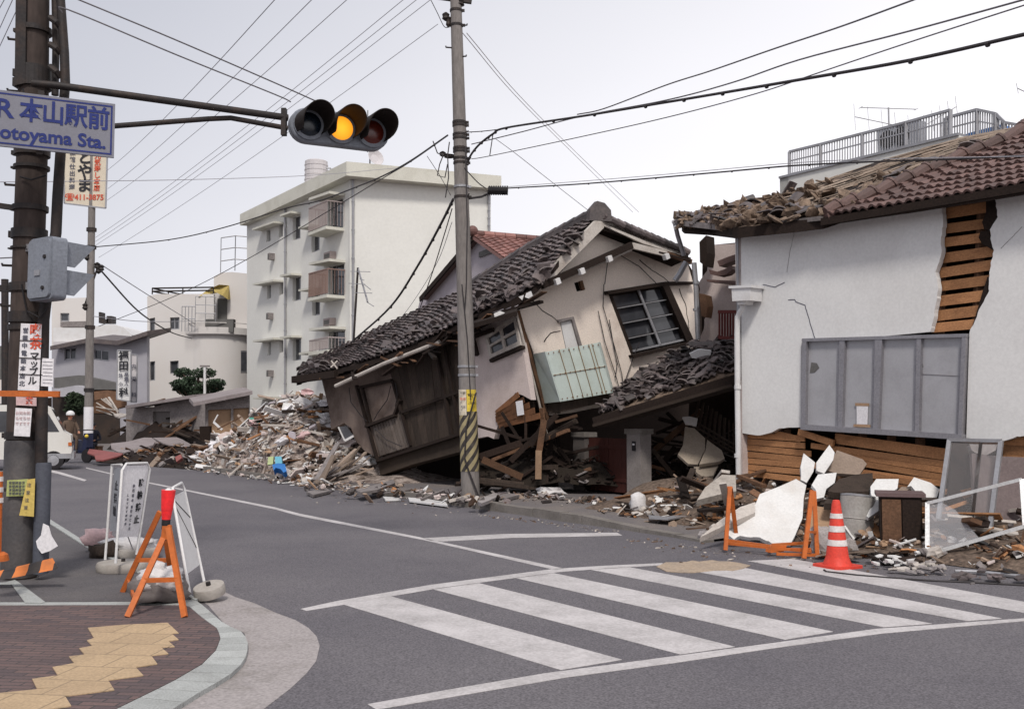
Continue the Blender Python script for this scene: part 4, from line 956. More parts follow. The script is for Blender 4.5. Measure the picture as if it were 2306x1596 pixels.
mb = MB(); mb.prism([cf(*p, off=.02) for p in [(1305, 633), (1312, 631), (1318, 652), (1311, 654)]], -CF.n*.05); mb.build('vent_frame', M_wood2, ho)

# roof: left slope with clay tiles, sagging towards the far end
lowp = [(1210, 643, 18.15), (1165, 670, 18.35), (1110, 693, 18.8), (1060, 715, 19.2), (1000, 748, 19.9), (930, 778, 20.7), (860, 805, 21.6), (760, 832, 22.9), (668, 854, 24.0)]
topp = [(1344, 487, 19.2), (1200, 562, 21.0), (1068, 645, 22.8), (1030, 662, 23.2), (945, 699, 24.0), (850, 742, 24.7), (800, 768, 25.0), (740, 795, 25.5), (680, 823, 26.0)]
LO = [P(*p) for p in lowp]; TO = [P(*p) for p in topp]
mb = MB(); tile_loft(mb, LO, TO, 50, 18, 8, .14, .02, .055, .2, .045)
rnd = random.Random(5); LR, TR_ = poly_resample(LO, 40), poly_resample(TO, 40)
for i in range(110):
    k = min(40, int(abs(rnd.gauss(0, .5))*14) if i % 2 else rnd.randrange(41)); t = abs(rnd.gauss(.12, .3)) % 1
    c = LR[k].lerp(TR_[k], t)+UP*rnd.uniform(.04, .13); loose_tile(mb, c, rrot(rnd, .5), rnd, rnd.uniform(.16, .25))
mb.build('roof_tiles', M_tile, ho)
mb = MB()
for i in range(40):
    mb.prism([LR[i], LR[i+1], TR_[i+1], TR_[i]], (0, 0, -.12-.03*math.sin(i)))
mb.build('roof_deck', M_woodd, ho)
mb = MB(); rr = poly_resample(TO[:3], 14)
for i in range(14):
    mb.val = .15+random.random()*.4; mb.tube([rr[i]+UP*.1, rr[i+1]+UP*.08], .11, 8); mb.bar(rr[i]+UP*.0, rr[i+1], .26, .14)
e = rr[0]; mb.val = .3
mb.prism([e+CF.n*.12+Vector((x, 0, y)) for x, y in ((-.22, -.1), (.22, -.12), (.2, .1), (.08, .24), (-.06, .28), (-.2, .12))], -CF.n*.1)
mb.build('ridge_tiles', M_tile, ho)
bv = TO[2]-TO[0]
r0, r1 = cf(1358, 492, off=.5), cf(1550, 572, off=.5); 
mb = MB(); tile_loft(mb, [r1, r1+bv*.8], [r0, r0+bv*.8], 14, 9, 9, .1, 0, .04, .1, .05, flip=True)
vr = poly_resample([r0, r1], 13)
for i in range(13): mb.val = random.random(); mb.tube([vr[i]+UP*.05, vr[i+1]+UP*.03], .075, 8)
mb.build('far_slope_tiles', M_tile, ho)
mb = MB(); mb.prism([r0, r1, r1+bv*.8, r0+bv*.8], (0, 0, -.1)); mb.build('far_slope_deck', M_woodd, ho)
# bargeboards, skirt band, rafter ends
def cfq(name, m, q, off, th): mb = MB(); mb.prism([cf(*p, off=off) for p in q], -CF.n*th); return mb.build(name, m, ho)
cfq('bargeboard', M_trim, [(1341, 497), (1362, 499), (1360, 513), (1243, 630), (1212, 645), (1208, 634)], .5, .07)
cfq('bargeboard', M_trim, [(1357, 497), (1366, 495), (1452, 535), (1549, 570), (1546, 578), (1450, 549), (1358, 508)], .5, .07)
mb = MB(); a, b, c, d = cf(1352, 512, off=.45), cf(1545, 576, off=.45), cf(1545, 576), cf(1352, 512); mb.prism([a, b, c, d], (0, 0, -.04))
a, b, c, d = cf(1352, 512, off=.45), cf(1240, 632, off=.45), cf(1240, 632), cf(1352, 512); mb.prism([a, b, c, d], (0, 0, -.04)); mb.build('verge_soffit', M_woodd, ho)
cfq('gable_panel', M_cream, [(1243, 626), (1262, 604), (1345, 520), (1450, 553), (1425, 550)], .12, .05)
mb = MB(); mb.bar(cf(1220, 643, off=.5), cf(1422, 552, off=.5), .08, .13); mb.build('skirt_beam', M_woodd, ho)
mb = MB(); mb.bar(cf(1220, 648, off=.44), cf(1422, 560, off=.44), .05, .07); mb.build('skirt_batten', M_trim, ho)
mb = MB(); mb.bar(cf(1422, 553, off=.48), cf(1500, 572, off=.46), .07, .12); mb.build('skirt_beam', M_trim, ho)
mb = MB(); mb.bar(cf(1500, 570, off=.46), cf(1556, 590, off=.44), .07, .1); mb.build('skirt_beam', M_wood2, ho)
mb = MB(); q = [cf(1220, 640, off=.5), cf(1422, 550, off=.5), cf(1422, 545, off=.05), cf(1225, 635, off=.05)]; mb.prism(q, (0, 0, -.04))
q = [cf(1422, 550, off=.5), cf(1556, 584, off=.5), cf(1556, 580, off=.05), cf(1422, 545, off=.05)]; mb.prism(q, (0, 0, -.04)); mb.build('skirt_soffit', M_woodd, ho)
for x, y in ((1254, 634), (1309, 611), (1371, 583), (1500, 578)):
    c = cf(x, y, off=.56); e1 = (CF.at((x+20, y-9), .56)-c).normalized(); mb = MB(); mb.box(c, (.11, .10, .11), Matrix((e1, -CF.n, e1.cross(-CF.n))).transposed()); mb.build('rafter_end', M_white, ho)
# eave underside on the street side: gutter, hanging battens, splintered ends
mb = MB(); mb.tube([P(756, 869, 22.6), P(864, 819, 21.4), P(990, 770, 20.0)], .045, 8); mb.build('gutter', M_trim, ho)
mb = MB(); mb.bar(P(664, 855, 24.0), P(760, 842, 22.9), .2, .16); mb.build('eave_end', M_woodd, ho)
rnd = random.Random(17)
for i in range(26):
    t = rnd.random(); k = int(t*39); c = LR[k]-UP*rnd.uniform(.1, .3); d = (LR[k+1]-LR[k]).normalized()
    ang = rnd.gauss(0, .5); d = (d+UP*math.sin(ang)*.6+SN*rnd.uniform(-.2, .6)).normalized()
    mb = MB(); mb.val = rnd.random(); L = rnd.uniform(.5, 1.6); mb.bar(c-d*L/2, c+d*L/2, rnd.uniform(.05, .12), rnd.uniform(.02, .05)); mb.build('eave_batten', [M_wood2, M_woodd, M_woodd, M_wood2][i % 4], ho)
for a, b in (((745, 827), (760, 812)), ((746, 812), (760, 830))): mb = MB(); mb.bar(P(*a, 22.4), P(*b, 22.4), .04, .03); mb.build('crossed_stick', M_trim, ho)
# porch eave near the pole
mb = MB(); a, b, c, d = cs(1040, 735, off=.7), cs(1165, 700, off=.55), cs(1165, 690), cs(1040, 722); mb.prism([a, b, c, d], (0, 0, -.09)); mb.build('porch_eave', M_woodd, ho)
cb_ = [((1060, 760), (1110, 742)), ((1040, 755), (1150, 700)), ((1062, 748), (1075, 800))]
for a, b in cb_: csbar(a, b, .06, .08, .1, M_woodd, 'porch_rafter')
# torn white scraps under the eave corner
for q in ([(1112, 706), (1126, 700), (1137, 704), (1128, 712), (1114, 715)], [(1185, 660), (1196, 655), (1200, 666), (1190, 672), (1182, 669)], [(1168, 668), (1180, 664), (1176, 676)]):
    mb = MB(); mb.prism([P(*p, 18.2) for p in q], (0, .03, .0)); mb.build('torn_plaster', M_white, ho)
# corner post and slender conduit
mb = MB(); mb.bar(cf(1165, 700, off=.05), cf(1244, 985, off=.05), .07, .07); mb.build('corner_post', M_wood2, ho)
mb = MB(); mb.tube([cf(1163, 704, off=.12), cf(1200, 850, off=.12), cf(1237, 1000, off=.1)], .022, 6); mb.build('conduit', M_trim, ho)
mb = MB(); mb.prism([cf(*p, off=-.02) for p in [(1166, 705), (1200, 792), (1238, 935), (1228, 960), (1190, 850)]], -CF.n*.05); mb.build('corner_strip', M_woodd, ho)
# exposed lath beside the corner
mb = MB()
for i in range(5):
    a, b = lerp2((1116, 930), (1122, 958), i/4), lerp2((1168, 888), (1216, 936), i/4); a = (a[0]-2+abs(i-2)*2, a[1]); mb.val = rnd.random()
    mb.bar(cs(*a, off=.03), cs(*b, off=.03), .02, .11)
mb.build('exposed_lath', mat('dark_lath', (.17, .075, .035), .9, dirt=(.06, .03, .018), dirt_amt=.8, dirt_scale=4, var=.5), ho)  # darker brown than the laths of the white house
mb = MB(); mb.prism([cs(*p, off=.10) for p in [(1161, 904), (1176, 901), (1180, 933), (1165, 936)]], -CS.n*.006); one(mb, 'paper_notice', M_paper, 'white paper notice pinned on the bare lath of the collapsed house', 'notice')

# pale green sheet metal balcony box
gb = MB(); F_TL, F_TR, F_BR, F_BL = [cf(*p, off=.62) for p in ((1229, 792), (1348, 771), (1380, 884), (1263, 904))]
def gq(u, v): return F_TL.lerp(F_TR, u).lerp(F_BL.lerp(F_BR, u), v)
us = [0, .24, .42, .60, .80, 1]
for i in range(5):
    for j in range(2):
        gb.val = random.random(); e = .004
        gb.prism([gq(us[i]+e, j*.47+e), gq(us[i+1]-e, j*.47+e), gq(us[i+1]-e, .47 if j == 0 else 1), gq(us[i]+e, .47 if j == 0 else 1)], -CF.n*.02)
S_TL, S_BL = cf(1203, 797, off=.05), cf(1226, 908, off=.05)
gb.prism([S_TL, F_TL, F_BL, S_BL], CF.n.cross(UP)*.02)
gb.prism([cf(1352, 770, off=.05), F_TR, F_BR, cf(1384, 884, off=.05)], CF.n.cross(UP)*.02)
bo = gb.build('balcony_box', M_green, ho)
mb = MB()
for u, j in ((.24, 1), (.42, .4), (.60, 1), (.80, 1), (.86, 1)):
    mb.bar(gq(u, 0)+CF.n*.012, gq(u, 1)+CF.n*.012, .005 if j < 1 else .010, .012, CF.n)
mb.bar(gq(0, .47)+CF.n*.008, gq(1, .47)+CF.n*.008, .006, .012, CF.n)
mb.build('rusty_seam', mat('pale_rust', (.34, .25, .15), .9, dirt=(.2, .11, .05), dirt_scale=5), bo)
mb = MB()
for v in (.04, .47, .95):
    for i in range(11): q = gq(.03+i*.094, v)+CF.n*.015; mb.lathe(q, [(.013, 0), (.013, .006)], 6, tuple(CF.n))
tag(mb.build('rivets', M_rust, bo), kind='stuff')
mb = MB(); mb.prism([cf(*p, off=.5) for p in [(1263, 905), (1380, 884), (1372, 903), (1262, 928)]], -CF.n*.4); mb.build('box_base', M_siding, ho)
mb = MB(); mb.prism([cf(*p, off=.1) for p in [(1226, 908), (1263, 905), (1262, 930), (1232, 926)]], -CF.n*.1); mb.build('box_base_end', M_woodd, ho)
# cracks, cables and stains on the facade
def crack(pts, pl, wd, m, name, off=.004, par=ho):
    q = [pl.at(p, off) for p in pts]; mb = MB()
    for i in range(len(q)-1): mb.bar(q[i], q[i+1], wd*(1-.5*i/len(q)), .004, pl.n)
    return mb.build(name, m, par)
for pts in ([(1187, 672), (1205, 680), (1222, 700), (1243, 712), (1258, 726)], [(1440, 585), (1470, 610), (1495, 625), (1512, 640)], [(1225, 770), (1240, 750), (1262, 745)], [(1530, 650), (1545, 690), (1552, 740)]):
    crack(jag(pts, 1.5, 9, 4), CF, .02, M_woodd, 'crack')
for pts in ([(1360, 640), (1358, 690), (1378, 760), (1400, 840), (1404, 870)], [(1347, 700), (1362, 770), (1388, 850), (1396, 880)], [(1372, 720), (1382, 780), (1390, 820), (1385, 850)], [(1404, 868), (1428, 800), (1440, 770)], [(1362, 640), (1372, 560), (1440, 600), (1500, 660)]):
    mb = MB(); mb.tube([cf(*p, off=.05) for p in pts], .009, 5); mb.build('hanging_cable', M_wire, ho)
for pts in ([(786, 872), (790, 905), (812, 935), (826, 948)], [(880, 868), (872, 900), (850, 930), (842, 945)], [(845, 965), (870, 990), (905, 1005)], [(890, 862), (895, 890), (890, 915)]):
    mb = MB(); mb.tube([cs(*p, off=.12) for p in pts], .010, 5); mb.build('hanging_cable', M_wire, ho)
# television antenna on the roof
c = P(796, 772, 22.9); tp = P(806, 603, 22.9)
an = root('fallen_antenna', 'bent television antenna standing on the low end of the tiled roof', 'antenna', c)
mb = MB(); mb.tube([c, tp], .028, 6); mb.build('mast', M_dark, an)
mb = MB(); mb.tube([tp, P(828, 680, 22.7)], .022, 6)
for k, (x0, y0, x1, y1) in enumerate([(789, 611, 834, 612), (785, 638, 822, 640), (820, 640, 835, 652), (796, 659, 838, 660), (826, 680, 842, 690), (810, 628, 820, 631)]): mb.tube([P(x0, y0, 22.8), P(x1, y1, 22.6)], .009, 4)
mb.build('elements', M_galv, an)

# splintered ground floor: posts, braces and boards that still hang on the house
for nm, a, b, w_, h_, Y, m in [('post', (1213, 1014), (1212, 1078), .11, .11, 17.9, M_tan), ('post', (1225, 945), (1214, 1016), .11, .11, 18.0, M_wood2),
        ('brace', (1086, 1034), (1176, 1074), .05, .12, 18.1, M_wood2), ('brace', (1080, 1028), (1176, 996), .06, .12, 18.3, M_woodd), ('brace', (1184, 935), (1184, 1000), .05, .05, 18.4, M_woodd),
        ('brace', (1195, 1005), (1225, 950), .06, .08, 18.2, M_woodd), ('sill', (1078, 1083), (1190, 1097), .1, .06, 17.9, M_siding), ('sill', (1070, 1076), (1180, 1088), .1, .04, 18.1, M_siding),
        ('brace', (1250, 950), (1300, 935), .05, .05, 18.2, M_wood2), ('brace', (1240, 985), (1290, 950), .05, .06, 18.2, M_woodd), ('post', (1242, 940), (1236, 1060), .1, .1, 18.6, M_woodd), ('brace', (1130, 960), (1150, 1010), .04, .07, 18.4, M_woodd)]:
    mb = MB(); mb.val = random.random(); mb.bar(P(*a, Y), P(*b, Y), w_, h_); mb.build(nm, m, ho)

# ---------------------------------------------- wall, railing and pipe between the two houses
nb = root('neighbouring_wall', 'torn pinkish house wall between the collapsed house and the white one', 'house wall', P(1610, 935, 19.4)-UP*1.43)
np_ = Plane(P(1560, 935, 19.8), P(1680, 935, 19.0), P(1560, 600, 19.8))
mb = MB(); mb.prism([np_.at(p) for p in jag([(1578, 545), (1600, 552), (1670, 548), (1670, 775), (1572, 772)], 0, 99)+jag([(1572, 772), (1585, 740), (1590, 712), (1590, 690), (1576, 668), (1574, 640), (1592, 610), (1596, 590), (1580, 570)], 2.5, 9, 7)], -np_.n*.15); mb.build('wall', M_pink, nb)
mb = MB(); mb.prism([np_.at(p, -.4) for p in [(1582, 556), (1600, 552), (1670, 545), (1670, 1090), (1540, 1100), (1560, 780), (1580, 760)]], -np_.n*.1); mb.build('dark_backing', M_woodd, nb)  # last sheet is an added dark backing, coloured as shade
mb = MB(); mb.tube([np_.at(p, .3) for p in ((1563, 592), (1567, 640), (1572, 764))], .05, 8)
for y in (640, 700): mb.lathe(np_.at((1568, y), .3), [(.065, 0), (.065, .05)], 8)
mb.build('drainpipe', M_galv, nb)
mb = MB(); mb.bar(np_.at((1618, 702), .6), np_.at((1660, 702), .6), .05, .06); mb.bar(np_.at((1618, 760), .6), np_.at((1660, 761), .6), .05, .06)
for i in range(7): x = 1620+i*6.2; mb.bar(np_.at((x, 702), .6), np_.at((x, 760), .6), .04, .03)
mb.build('railing', mat('maroon_paint', (.13, .025, .022), .6), nb)
for q, th, m in (([(1591, 629), (1682, 634), (1683, 641), (1592, 634)], .3, M_tilebr), ([(1596, 607), (1615, 612), (1632, 606), (1645, 598), (1650, 606), (1636, 618), (1618, 622), (1600, 618)], .2, M_tilebr), ([(1615, 588), (1640, 578), (1655, 573), (1655, 586), (1640, 592), (1620, 600)], .25, M_tilebr), ([(1575, 545), (1590, 530), (1592, 570), (1588, 600), (1576, 590)], .3, M_woodd), ([(1574, 660), (1590, 665), (1594, 690), (1590, 715), (1580, 712)], .2, M_wood2)):
    mb = MB(); mb.prism([np_.at(p, .5) for p in q], -np_.n*th); mb.build('torn_eave_piece', m, nb)
mb = MB(); mb.bar(np_.at((1560, 775), .5), np_.at((1665, 772), .5), .3, .08); mb.build('ledge', M_conc, nb)
so = root('service_pole', 'slanting white service pole with insulators above the torn eave', 'service pole', P(1545, 590, 17.4))
mb = MB(); mb.tube([P(1540, 575, 17.4), P(1526, 530, 17.3), P(1520, 503, 17.2)], .04, 8); mb.tube([P(1545, 590, 17.4), P(1530, 618, 17.4), P(1520, 632, 17.4)], .05, 8); mb.build('pipe', M_galv, so)
for x, y in ((1519, 500), (1523, 512), (1531, 508)): mb = MB(); mb.lathe(P(x, y, 17.2), [(.03, -.04), (.05, -.01), (.05, .02), (.02, .05)], 10); mb.build('insulator', M_white, so)

# ---------------------------------------------- fallen tiled roof in front
ft = root('fallen_porch_roof', 'slumped grey tiled roof lying between the two houses', 'fallen roof', P(1500, 935, 17.6)-UP*1.4)
lo2 = [P(1352, 936, 17.9), P(1400, 918, 17.5), P(1500, 888, 17.0), P(1580, 862, 16.7), P(1662, 838, 16.4)]
to2 = [P(1398, 885, 19.3), P(1450, 842, 19.6), P(1520, 800, 19.6), P(1580, 775, 19.4), P(1668, 768, 19.0)]
mb = MB(); tile_loft(mb, lo2, to2, 22, 14, 41, .42, .18, .05, .4, .04)
rnd = random.Random(23); a_, b_ = poly_resample(lo2, 20), poly_resample(to2, 20)
for i in range(240):
    k = rnd.randrange(20); c = a_[k].lerp(b_[k], rnd.random())+UP*rnd.uniform(.03, .15); loose_tile(mb, c, rrot(rnd, .35), rnd, rnd.uniform(.13, .22))
mb.build('tiles', M_tile, ft)
mb = MB()
for i in range(20): mb.prism([a_[i], a_[i+1], b_[i+1], b_[i]], (0, 0, -.14))
mb.build('roof_deck', M_mud, ft)
mb = MB(); mb.bar(P(1340, 950, 17.8), P(1500, 903, 17.0), .14, .16); mb.bar(P(1500, 903, 17.0), P(1662, 855, 16.3), .14, .18); mb.build('eave_beam', M_woodd, ft)
mb = MB(); mb.bar(P(1350, 958, 17.9), P(1662, 868, 16.4), .5, .05); mb.build('eave_board', mat('dark_board', (.035, .024, .018), .9), ft)  # eave board in a very dark brown
mb = MB(); mb.prism([P(*p, 17.9) for p in jag([(1553, 797), (1575, 787), (1602, 790), (1600, 800), (1585, 808), (1558, 806)], 1, 8, 3, True)], (0, .05, .02)); one(mb, 'white_plaster_piece', M_plaster_edge, 'white plaster piece lying on top of the slumped tiled roof', 'plaster piece')
# ============================================================ THE WHITE HOUSE AT THE RIGHT
WA = P(1655, 935, 15.2); WD = Vector((.6, -.8, 0)); WP = vplane(WA, WA+WD); WB_ = -WP.n   # WB_: into the building
wh = root('white_house', 'white plastered house with torn walls, bare laths and a long grey window', 'house', (WA.x, WA.y, 0))
def wp_(*p, off=0.0): return WP.at(p, off)
lj = z_('G', 1700,165, 1712,300, 1697,420, 1703,490, 1662,620, 1680,720, 1668,810, 1655,880, 1645,940, 1630,1000)
left = [(1655, 520), (1800, 503), (1873, 491), (2000, 474)]+jag(lj, 1.2, 7, 2)+[(1990, 757), (1805, 764), (1803, 962)]+jag([(1803, 962)]+z_('H', 800,180, 720,185, 690,185, 640,212, 560,232, 470,222, 430,215), 1.3, 8, 3)+[(1666, 975), (1660, 800)]
mb = MB(); mb.prism([wp_(*p) for p in left], WB_*.09); mb.build('left_wall', M_plaster, wh)
rj = z_('G', 2000,110, 2030,130, 2050,180, 2060,270, 2010,350, 2020,430, 2036,480, 2015,560, 2008,640, 2005,740, 1970,810, 1940,860, 1915,930, 1885,985)
right = jag(rj, 1.4, 7, 6)+[(2183, 750), (2180, 850), (2176, 986), (2258, 993)]+jag([(2258, 993), (2290, 982), (2330, 980), (2420, 990)], 1.2, 9, 5)+[(2700, 985), (2700, 330), (2306, 415)]
mb = MB(); mb.prism([wp_(*p) for p in right], WB_*.09); mb.build('right_wall', M_plaster, wh)
# lath and studs
mb = MB(); rnd = random.Random(3)
rows = [(480, 470), (512, 497), (545, 531), (578, 562), (614, 598), (645, 632), (680, 665), (712, 697), (741, 729)]
rows = [(196, 167, 60), (250, 212, 58), (342, 318, 66), (428, 405, 62), (528, 500, 62), (622, 585, 64), (706, 680, 62), (798, 775, 62), (890, 868, 58), (965, 955, 45)]
for i, (ya, yb, t) in enumerate(rows):
    a, b = z_('G', 1640, ya+12, ), z_('G', 2075, yb-20)
    A_, B_ = wp_(*a, off=-.12), wp_(*b, off=-.12); mb.val = rnd.random(); mb.bar(A_+WB_*rnd.uniform(0, .02), B_+WB_*rnd.uniform(0, .02), .015, .125+rnd.uniform(-.01, .01), UP)
mb.build('upper_laths', M_wood, wh)
mb = MB()
for x0, x1 in ((2118, 2108), (2205, 2190), (2262, 2246)): mb.bar(wp_(x0+8, 430, off=-.2), wp_(x1+8, 760, off=-.2), .1, .08)
mb.build('upper_studs', M_wood2, wh)
mb = MB(); lo_rows = [(222, 250, 440, 860), (262, 298, 440, 860), (300, 350, 440, 900), (345, 390, 440, 860), (388, 425, 440, 850), (430, 470, 440, 840), (470, 520, 440, 830), (210, 255, 660, 830)]
for ya, yb, xa, xb in lo_rows:
    mb.val = rnd.random(); mb.bar(wp_(*z_('H', xa, ya+8), off=-.11-rnd.random()*.03), wp_(*z_('H', xb, yb+4), off=-.11), .018, .085)
for ya, yb, xa, xb in [(238, 335, 1060, 1800), (268, 372, 1065, 1800), (300, 415, 900, 1790), (352, 460, 1080, 1790), (395, 505, 1100, 1780), (425, 545, 880, 1780), (250, 285, 1850, 2150), (470, 560, 1150, 1700), (520, 600, 1150, 1700)]:
    mb.val = rnd.random(); mb.bar(wp_(*z_('H', xa, ya), off=-.10-rnd.random()*.04), wp_(*z_('H', xb, yb+6), off=-.10), .018, .078)
for ya, yb in [(262, 268), (330, 338), (395, 402), (460, 468)]:
    mb.val = rnd.random(); mb.bar(wp_(*z_('H', 2170, ya), off=-.11), wp_(*z_('H', 3300, yb+45), off=-.11), .018, .12)
mb.build('lower_laths', M_wood, wh)
mb = MB(); mb.val = .8; mb.bar(wp_(*z_('H', 820, 208), off=-.04), wp_(*z_('H', 1050, 285), off=-.04), .05, .09); mb.build('brace', M_wood, wh)
for x in (600, 740, 1090, 1240, 1430, 1620):
    mb = MB(); mb.bar(wp_(*z_('H', x, 190), off=-.2), wp_(*z_('H', x, 760), off=-.2), .1, .09); mb.build('stud', M_wood2, wh)
mb = MB(); mb.prism([wp_(*p, off=-1.1) for p in [(1690, 530), (2700, 350), (2700, 1200), (1690, 1140)]], WB_*.1); mb.build('dark_backing', M_woodd, wh)  # dark sheet added so the torn walls open onto painted shade
a = wp_(1657, 520); mb = MB(); mb.prism([wp_(1657, 521), wp_(1657, 521)+WB_*5, wp_(1661, 1130)+WB_*5, wp_(1661, 1130)], WD*.1); mb.build('end_wall', M_pink, wh)
mb = MB(); mb.prism([wp_(1658, 522, off=.012), wp_(1662, 521, off=.012), wp_(1667, 976, off=.012), wp_(1662, 976, off=.012)], WB_*.01); mb.build('corner_bead', M_galv, wh)
mb = MB(); mb.prism([wp_(*p, off=-.13) for p in [(1650, 505), (2060, 450), (2700, 330), (2700, 470), (2240, 520), (2100, 540), (1650, 620)]], WB_*.01)
# torn folds of plaster hanging at the right edge of the gap
mb = MB()
for q in (z_('G', 1985,130, 2020,120, 2050,180, 2062,270, 2010,350, 1975,350, 1960,300, 1985,240), z_('G', 1950,360, 2000,355, 2020,430, 2030,480, 2000,462, 1960,440, 1938,400), z_('G', 1995,650, 2005,740, 1940,860, 1900,960, 1930,860, 1965,740)):
    mb.prism([wp_(*p, off=-.03) for p in q], WB_*.03)
tag(mb.build('torn_backing', M_woodd, wh), kind='stuff')
for pts in (z_('G', 722,798, 765,795, 770,808, 830,830, 850,900, 870,970, 893,1040), z_('G', 755,300, 760,380, 735,480, 722,570, 715,620), z_('G', 560,700, 640,715, 700,685), z_('G', 2080,470, 2150,400, 2215,330)):
    q = [wp_(*p, off=.003) for p in jag(pts, .6, 6, 9)]; mb = MB()
    for i in range(len(q)-1): mb.bar(q[i], q[i+1], .011 if pts[0][0] < 1790 and pts[0][1] > 600 else .004, .003, WP.n)
    mb.build('crack', M_inkf if pts[0][1] > 600 and pts[0][0] < 1790 else M_conc, wh)

# the long window
wf = MB()
def wq(*p, off=.05): return WP.at(p, off)
O4 = [(1806, 762), (2176, 751), (2167, 988), (1803, 966)]
def wstrip(mb, q, off, th): mb.prism([wq(*p, off=off) for p in q], WB_*th)
wstrip(wf, [(1806, 762), (2176, 751), (2175, 759), (1806, 769)], .06, .12)
wstrip(wf, [(1806, 769), (1816, 769), (1813, 955), (1803, 955)], .06, .12)
wstrip(wf, [(2166, 760), (2175, 760), (2166, 978), (2157, 977)], .06, .12)
wstrip(wf, [(1803, 955), (2166, 978), (2166, 990), (1802, 967)], .09, .15)
fo = wf.build('window', M_alu, wh)
for k, (xt, xb, x2t, x2b) in enumerate([(1890, 1886, 1902, 1896), (1970, 1966, 1986, 1978), (2064, 2060, 2074, 2069)]):
    mb = MB(); yt = 769-(xt-1806)*.027; yb = 956+(xb-1803)*.062; wstrip(mb, [(xt, yt), (x2t, yt), (x2b, yb), (xb, yb)], .05 if k != 1 else .055, .05); mb.build('mullion', M_alu, fo)
seg = [(1816, 1813, 1890, 1886), (1902, 1896, 1970, 1966), (1986, 1978, 2064, 2060), (2074, 2069, 2166, 2157)]
for k, (xt, xb, x2t, x2b) in enumerate(seg):
    f = lambda x, t: 769-(x-1806)*.027 if t else 956+(x-1803)*.062
    mb = MB(); wstrip(mb, [(xt-1, f(xt, 1)), (x2t+1, f(x2t, 1)), (x2b+1, f(x2b, 0)), (xb-1, f(xb, 0))], .0, .012); mb.build('pane', M_frost, fo)
    for e, (xa, xb_, w_) in enumerate(((xt, xb, 3.5), (x2t-3.5, x2b-3.5, 3.5))):
        mb = MB(); wstrip(mb, [(xa, f(xa, 1)), (xa+w_, f(xa, 1)), (xb_+w_, f(xb_, 0)), (xb_, f(xb_, 0))], .025, .03); mb.build('sash', M_alu, fo)
    if k == 3:
        mb = MB(); yy = (1270/1.596+700)*.563; mb.bar(wq(xt+4, yy, off=.004), wq(x2t-8, yy+4, off=.004), .003, .007, WP.n); mb.build('crease', M_conc, fo)
mb = MB()
for q in (z_('G', 1560,1180, 1580,1195, 1585,1225, 1570,1240, 1556,1242), z_('G', 870,1195, 905,1200, 920,1230, 890,1260, 860,1262)):
    wstrip(mb, q, .006, .004)
mb.build('pane_hole', M_band, fo)
mb = MB(); wstrip(mb, [(2176, 756), (2183, 756), (2179, 986), (2167, 986)], -.02, .02); mb.build('dark_gap', M_woodd, wh)
n_ = root('window_notice', 'white paper notice taped inside the second pane of the long window', 'notice', wq(1942, 956, off=.01))
mb = MB(); wstrip(mb, z_('H', 1200,38, 1275,40, 1270,160, 1200,158), .022, .005); mb.build('paper', M_paper, n_)
mb = MB(); wstrip(mb, z_('H', 1190,18, 1282,20, 1282,40, 1190,38), .024, .005); wstrip(mb, z_('H', 1180,158, 1290,162, 1290,180, 1178,176), .024, .005); mb.build('tape', M_tan, n_)

# drainpipe with square hopper at the corner
mb = MB(); c0 = wp_(*z_('G', 425, 755), off=.12)
dr = root('drainpipe', 'white square hopper and long drainpipe at the corner of the white house', 'drainpipe', wp_(1663, 1115, off=.15))
h = [wp_(*p, off=.28) for p in z_('G', 360,715, 482,705, 480,800, 365,805)]; mb.prism(h, WB_*.26)
h = [wp_(*p, off=.30) for p in z_('G', 342,708, 487,700, 487,718, 342,724)]; mb.prism(h, WB_*.3)
h = [wp_(*p, off=.24) for p in z_('G', 395,803, 455,800, 445,825, 400,828)]; mb.prism(h, WB_*.18); mb.build('hopper', M_white, dr)
mb = MB(); mb.tube([wp_(*p, off=.13) for p in z_('G', 428,820, 430,850, 412,880, 400,905)]+[wp_(1660, 750, off=.13), wp_(1661, 900, off=.13), wp_(1664, 1112, off=.13)], .042, 10)
for y in (876, 1030): mb.lathe(wp_(1661.5, y, off=.13), [(.052, 0), (.052, .06)], 10)
autosmooth(mb.build('pipe', M_white, dr))

# roof ------------------------------------------------------------
e0 = wp_(1850, 492, off=.3); e1 = wp_(2306, 420, off=.3); e2 = wp_(2700, 345, off=.3)
FPn = Plane(e0, e1, e0+WB_*2.4+UP*1.15)
hipx = z_('J', 640,1195, 760,1150, 900,1100, 1050,1040, 1200,975, 1350,910, 1500,845, 1650,790, 1800,720, 1960,660, 2130,600, 2306,500)
hip = [FPn.at(p) for p in hipx]+[FPn.at((2700, 150))]
eav = [wp_(x, y, off=.3) for x, y in ((1862, 491), (1960, 476), (2060, 461), (2225, 434), (2306, 420), (2700, 345))]
mb = MB()
# tile rows follow the eave; columns climb to the hip
E_ = poly_resample(eav, 34); 
def hit_hip(p, d):                                   # climb from eave point along the slope until the hip line
    best = None
    for i in range(len(hip)-1):
        a, b = hip[i], hip[i+1]
        M = Matrix(((d.x, -(b-a).x), (d.y, -(b-a).y)))
        if abs(M.determinant()) < 1e-6: continue
        s = M.inverted() @ Vector((a.x-p.x, a.y-p.y))
        if s.x > 0 and -.001 <= s.y <= 1.001: best = s.x if best is None else min(best, s.x)
    return best
up_ = (WB_*2.4+UP*1.15).normalized()
rnd = random.Random(9)
for i in range(34):
    L = hit_hip((E_[i]+E_[i+1])/2, up_)
    L = L if L is not None else 4.5
    nv = max(1, int(L/.27)); a, b = E_[i], E_[i+1]
    tile_loft(mb, [a, b], [a+up_*L, b+up_*L], 1, nv, i+50, .05, 0, .05, .05, .035)
mb.build('roof_tiles', M_tilebr, wh)
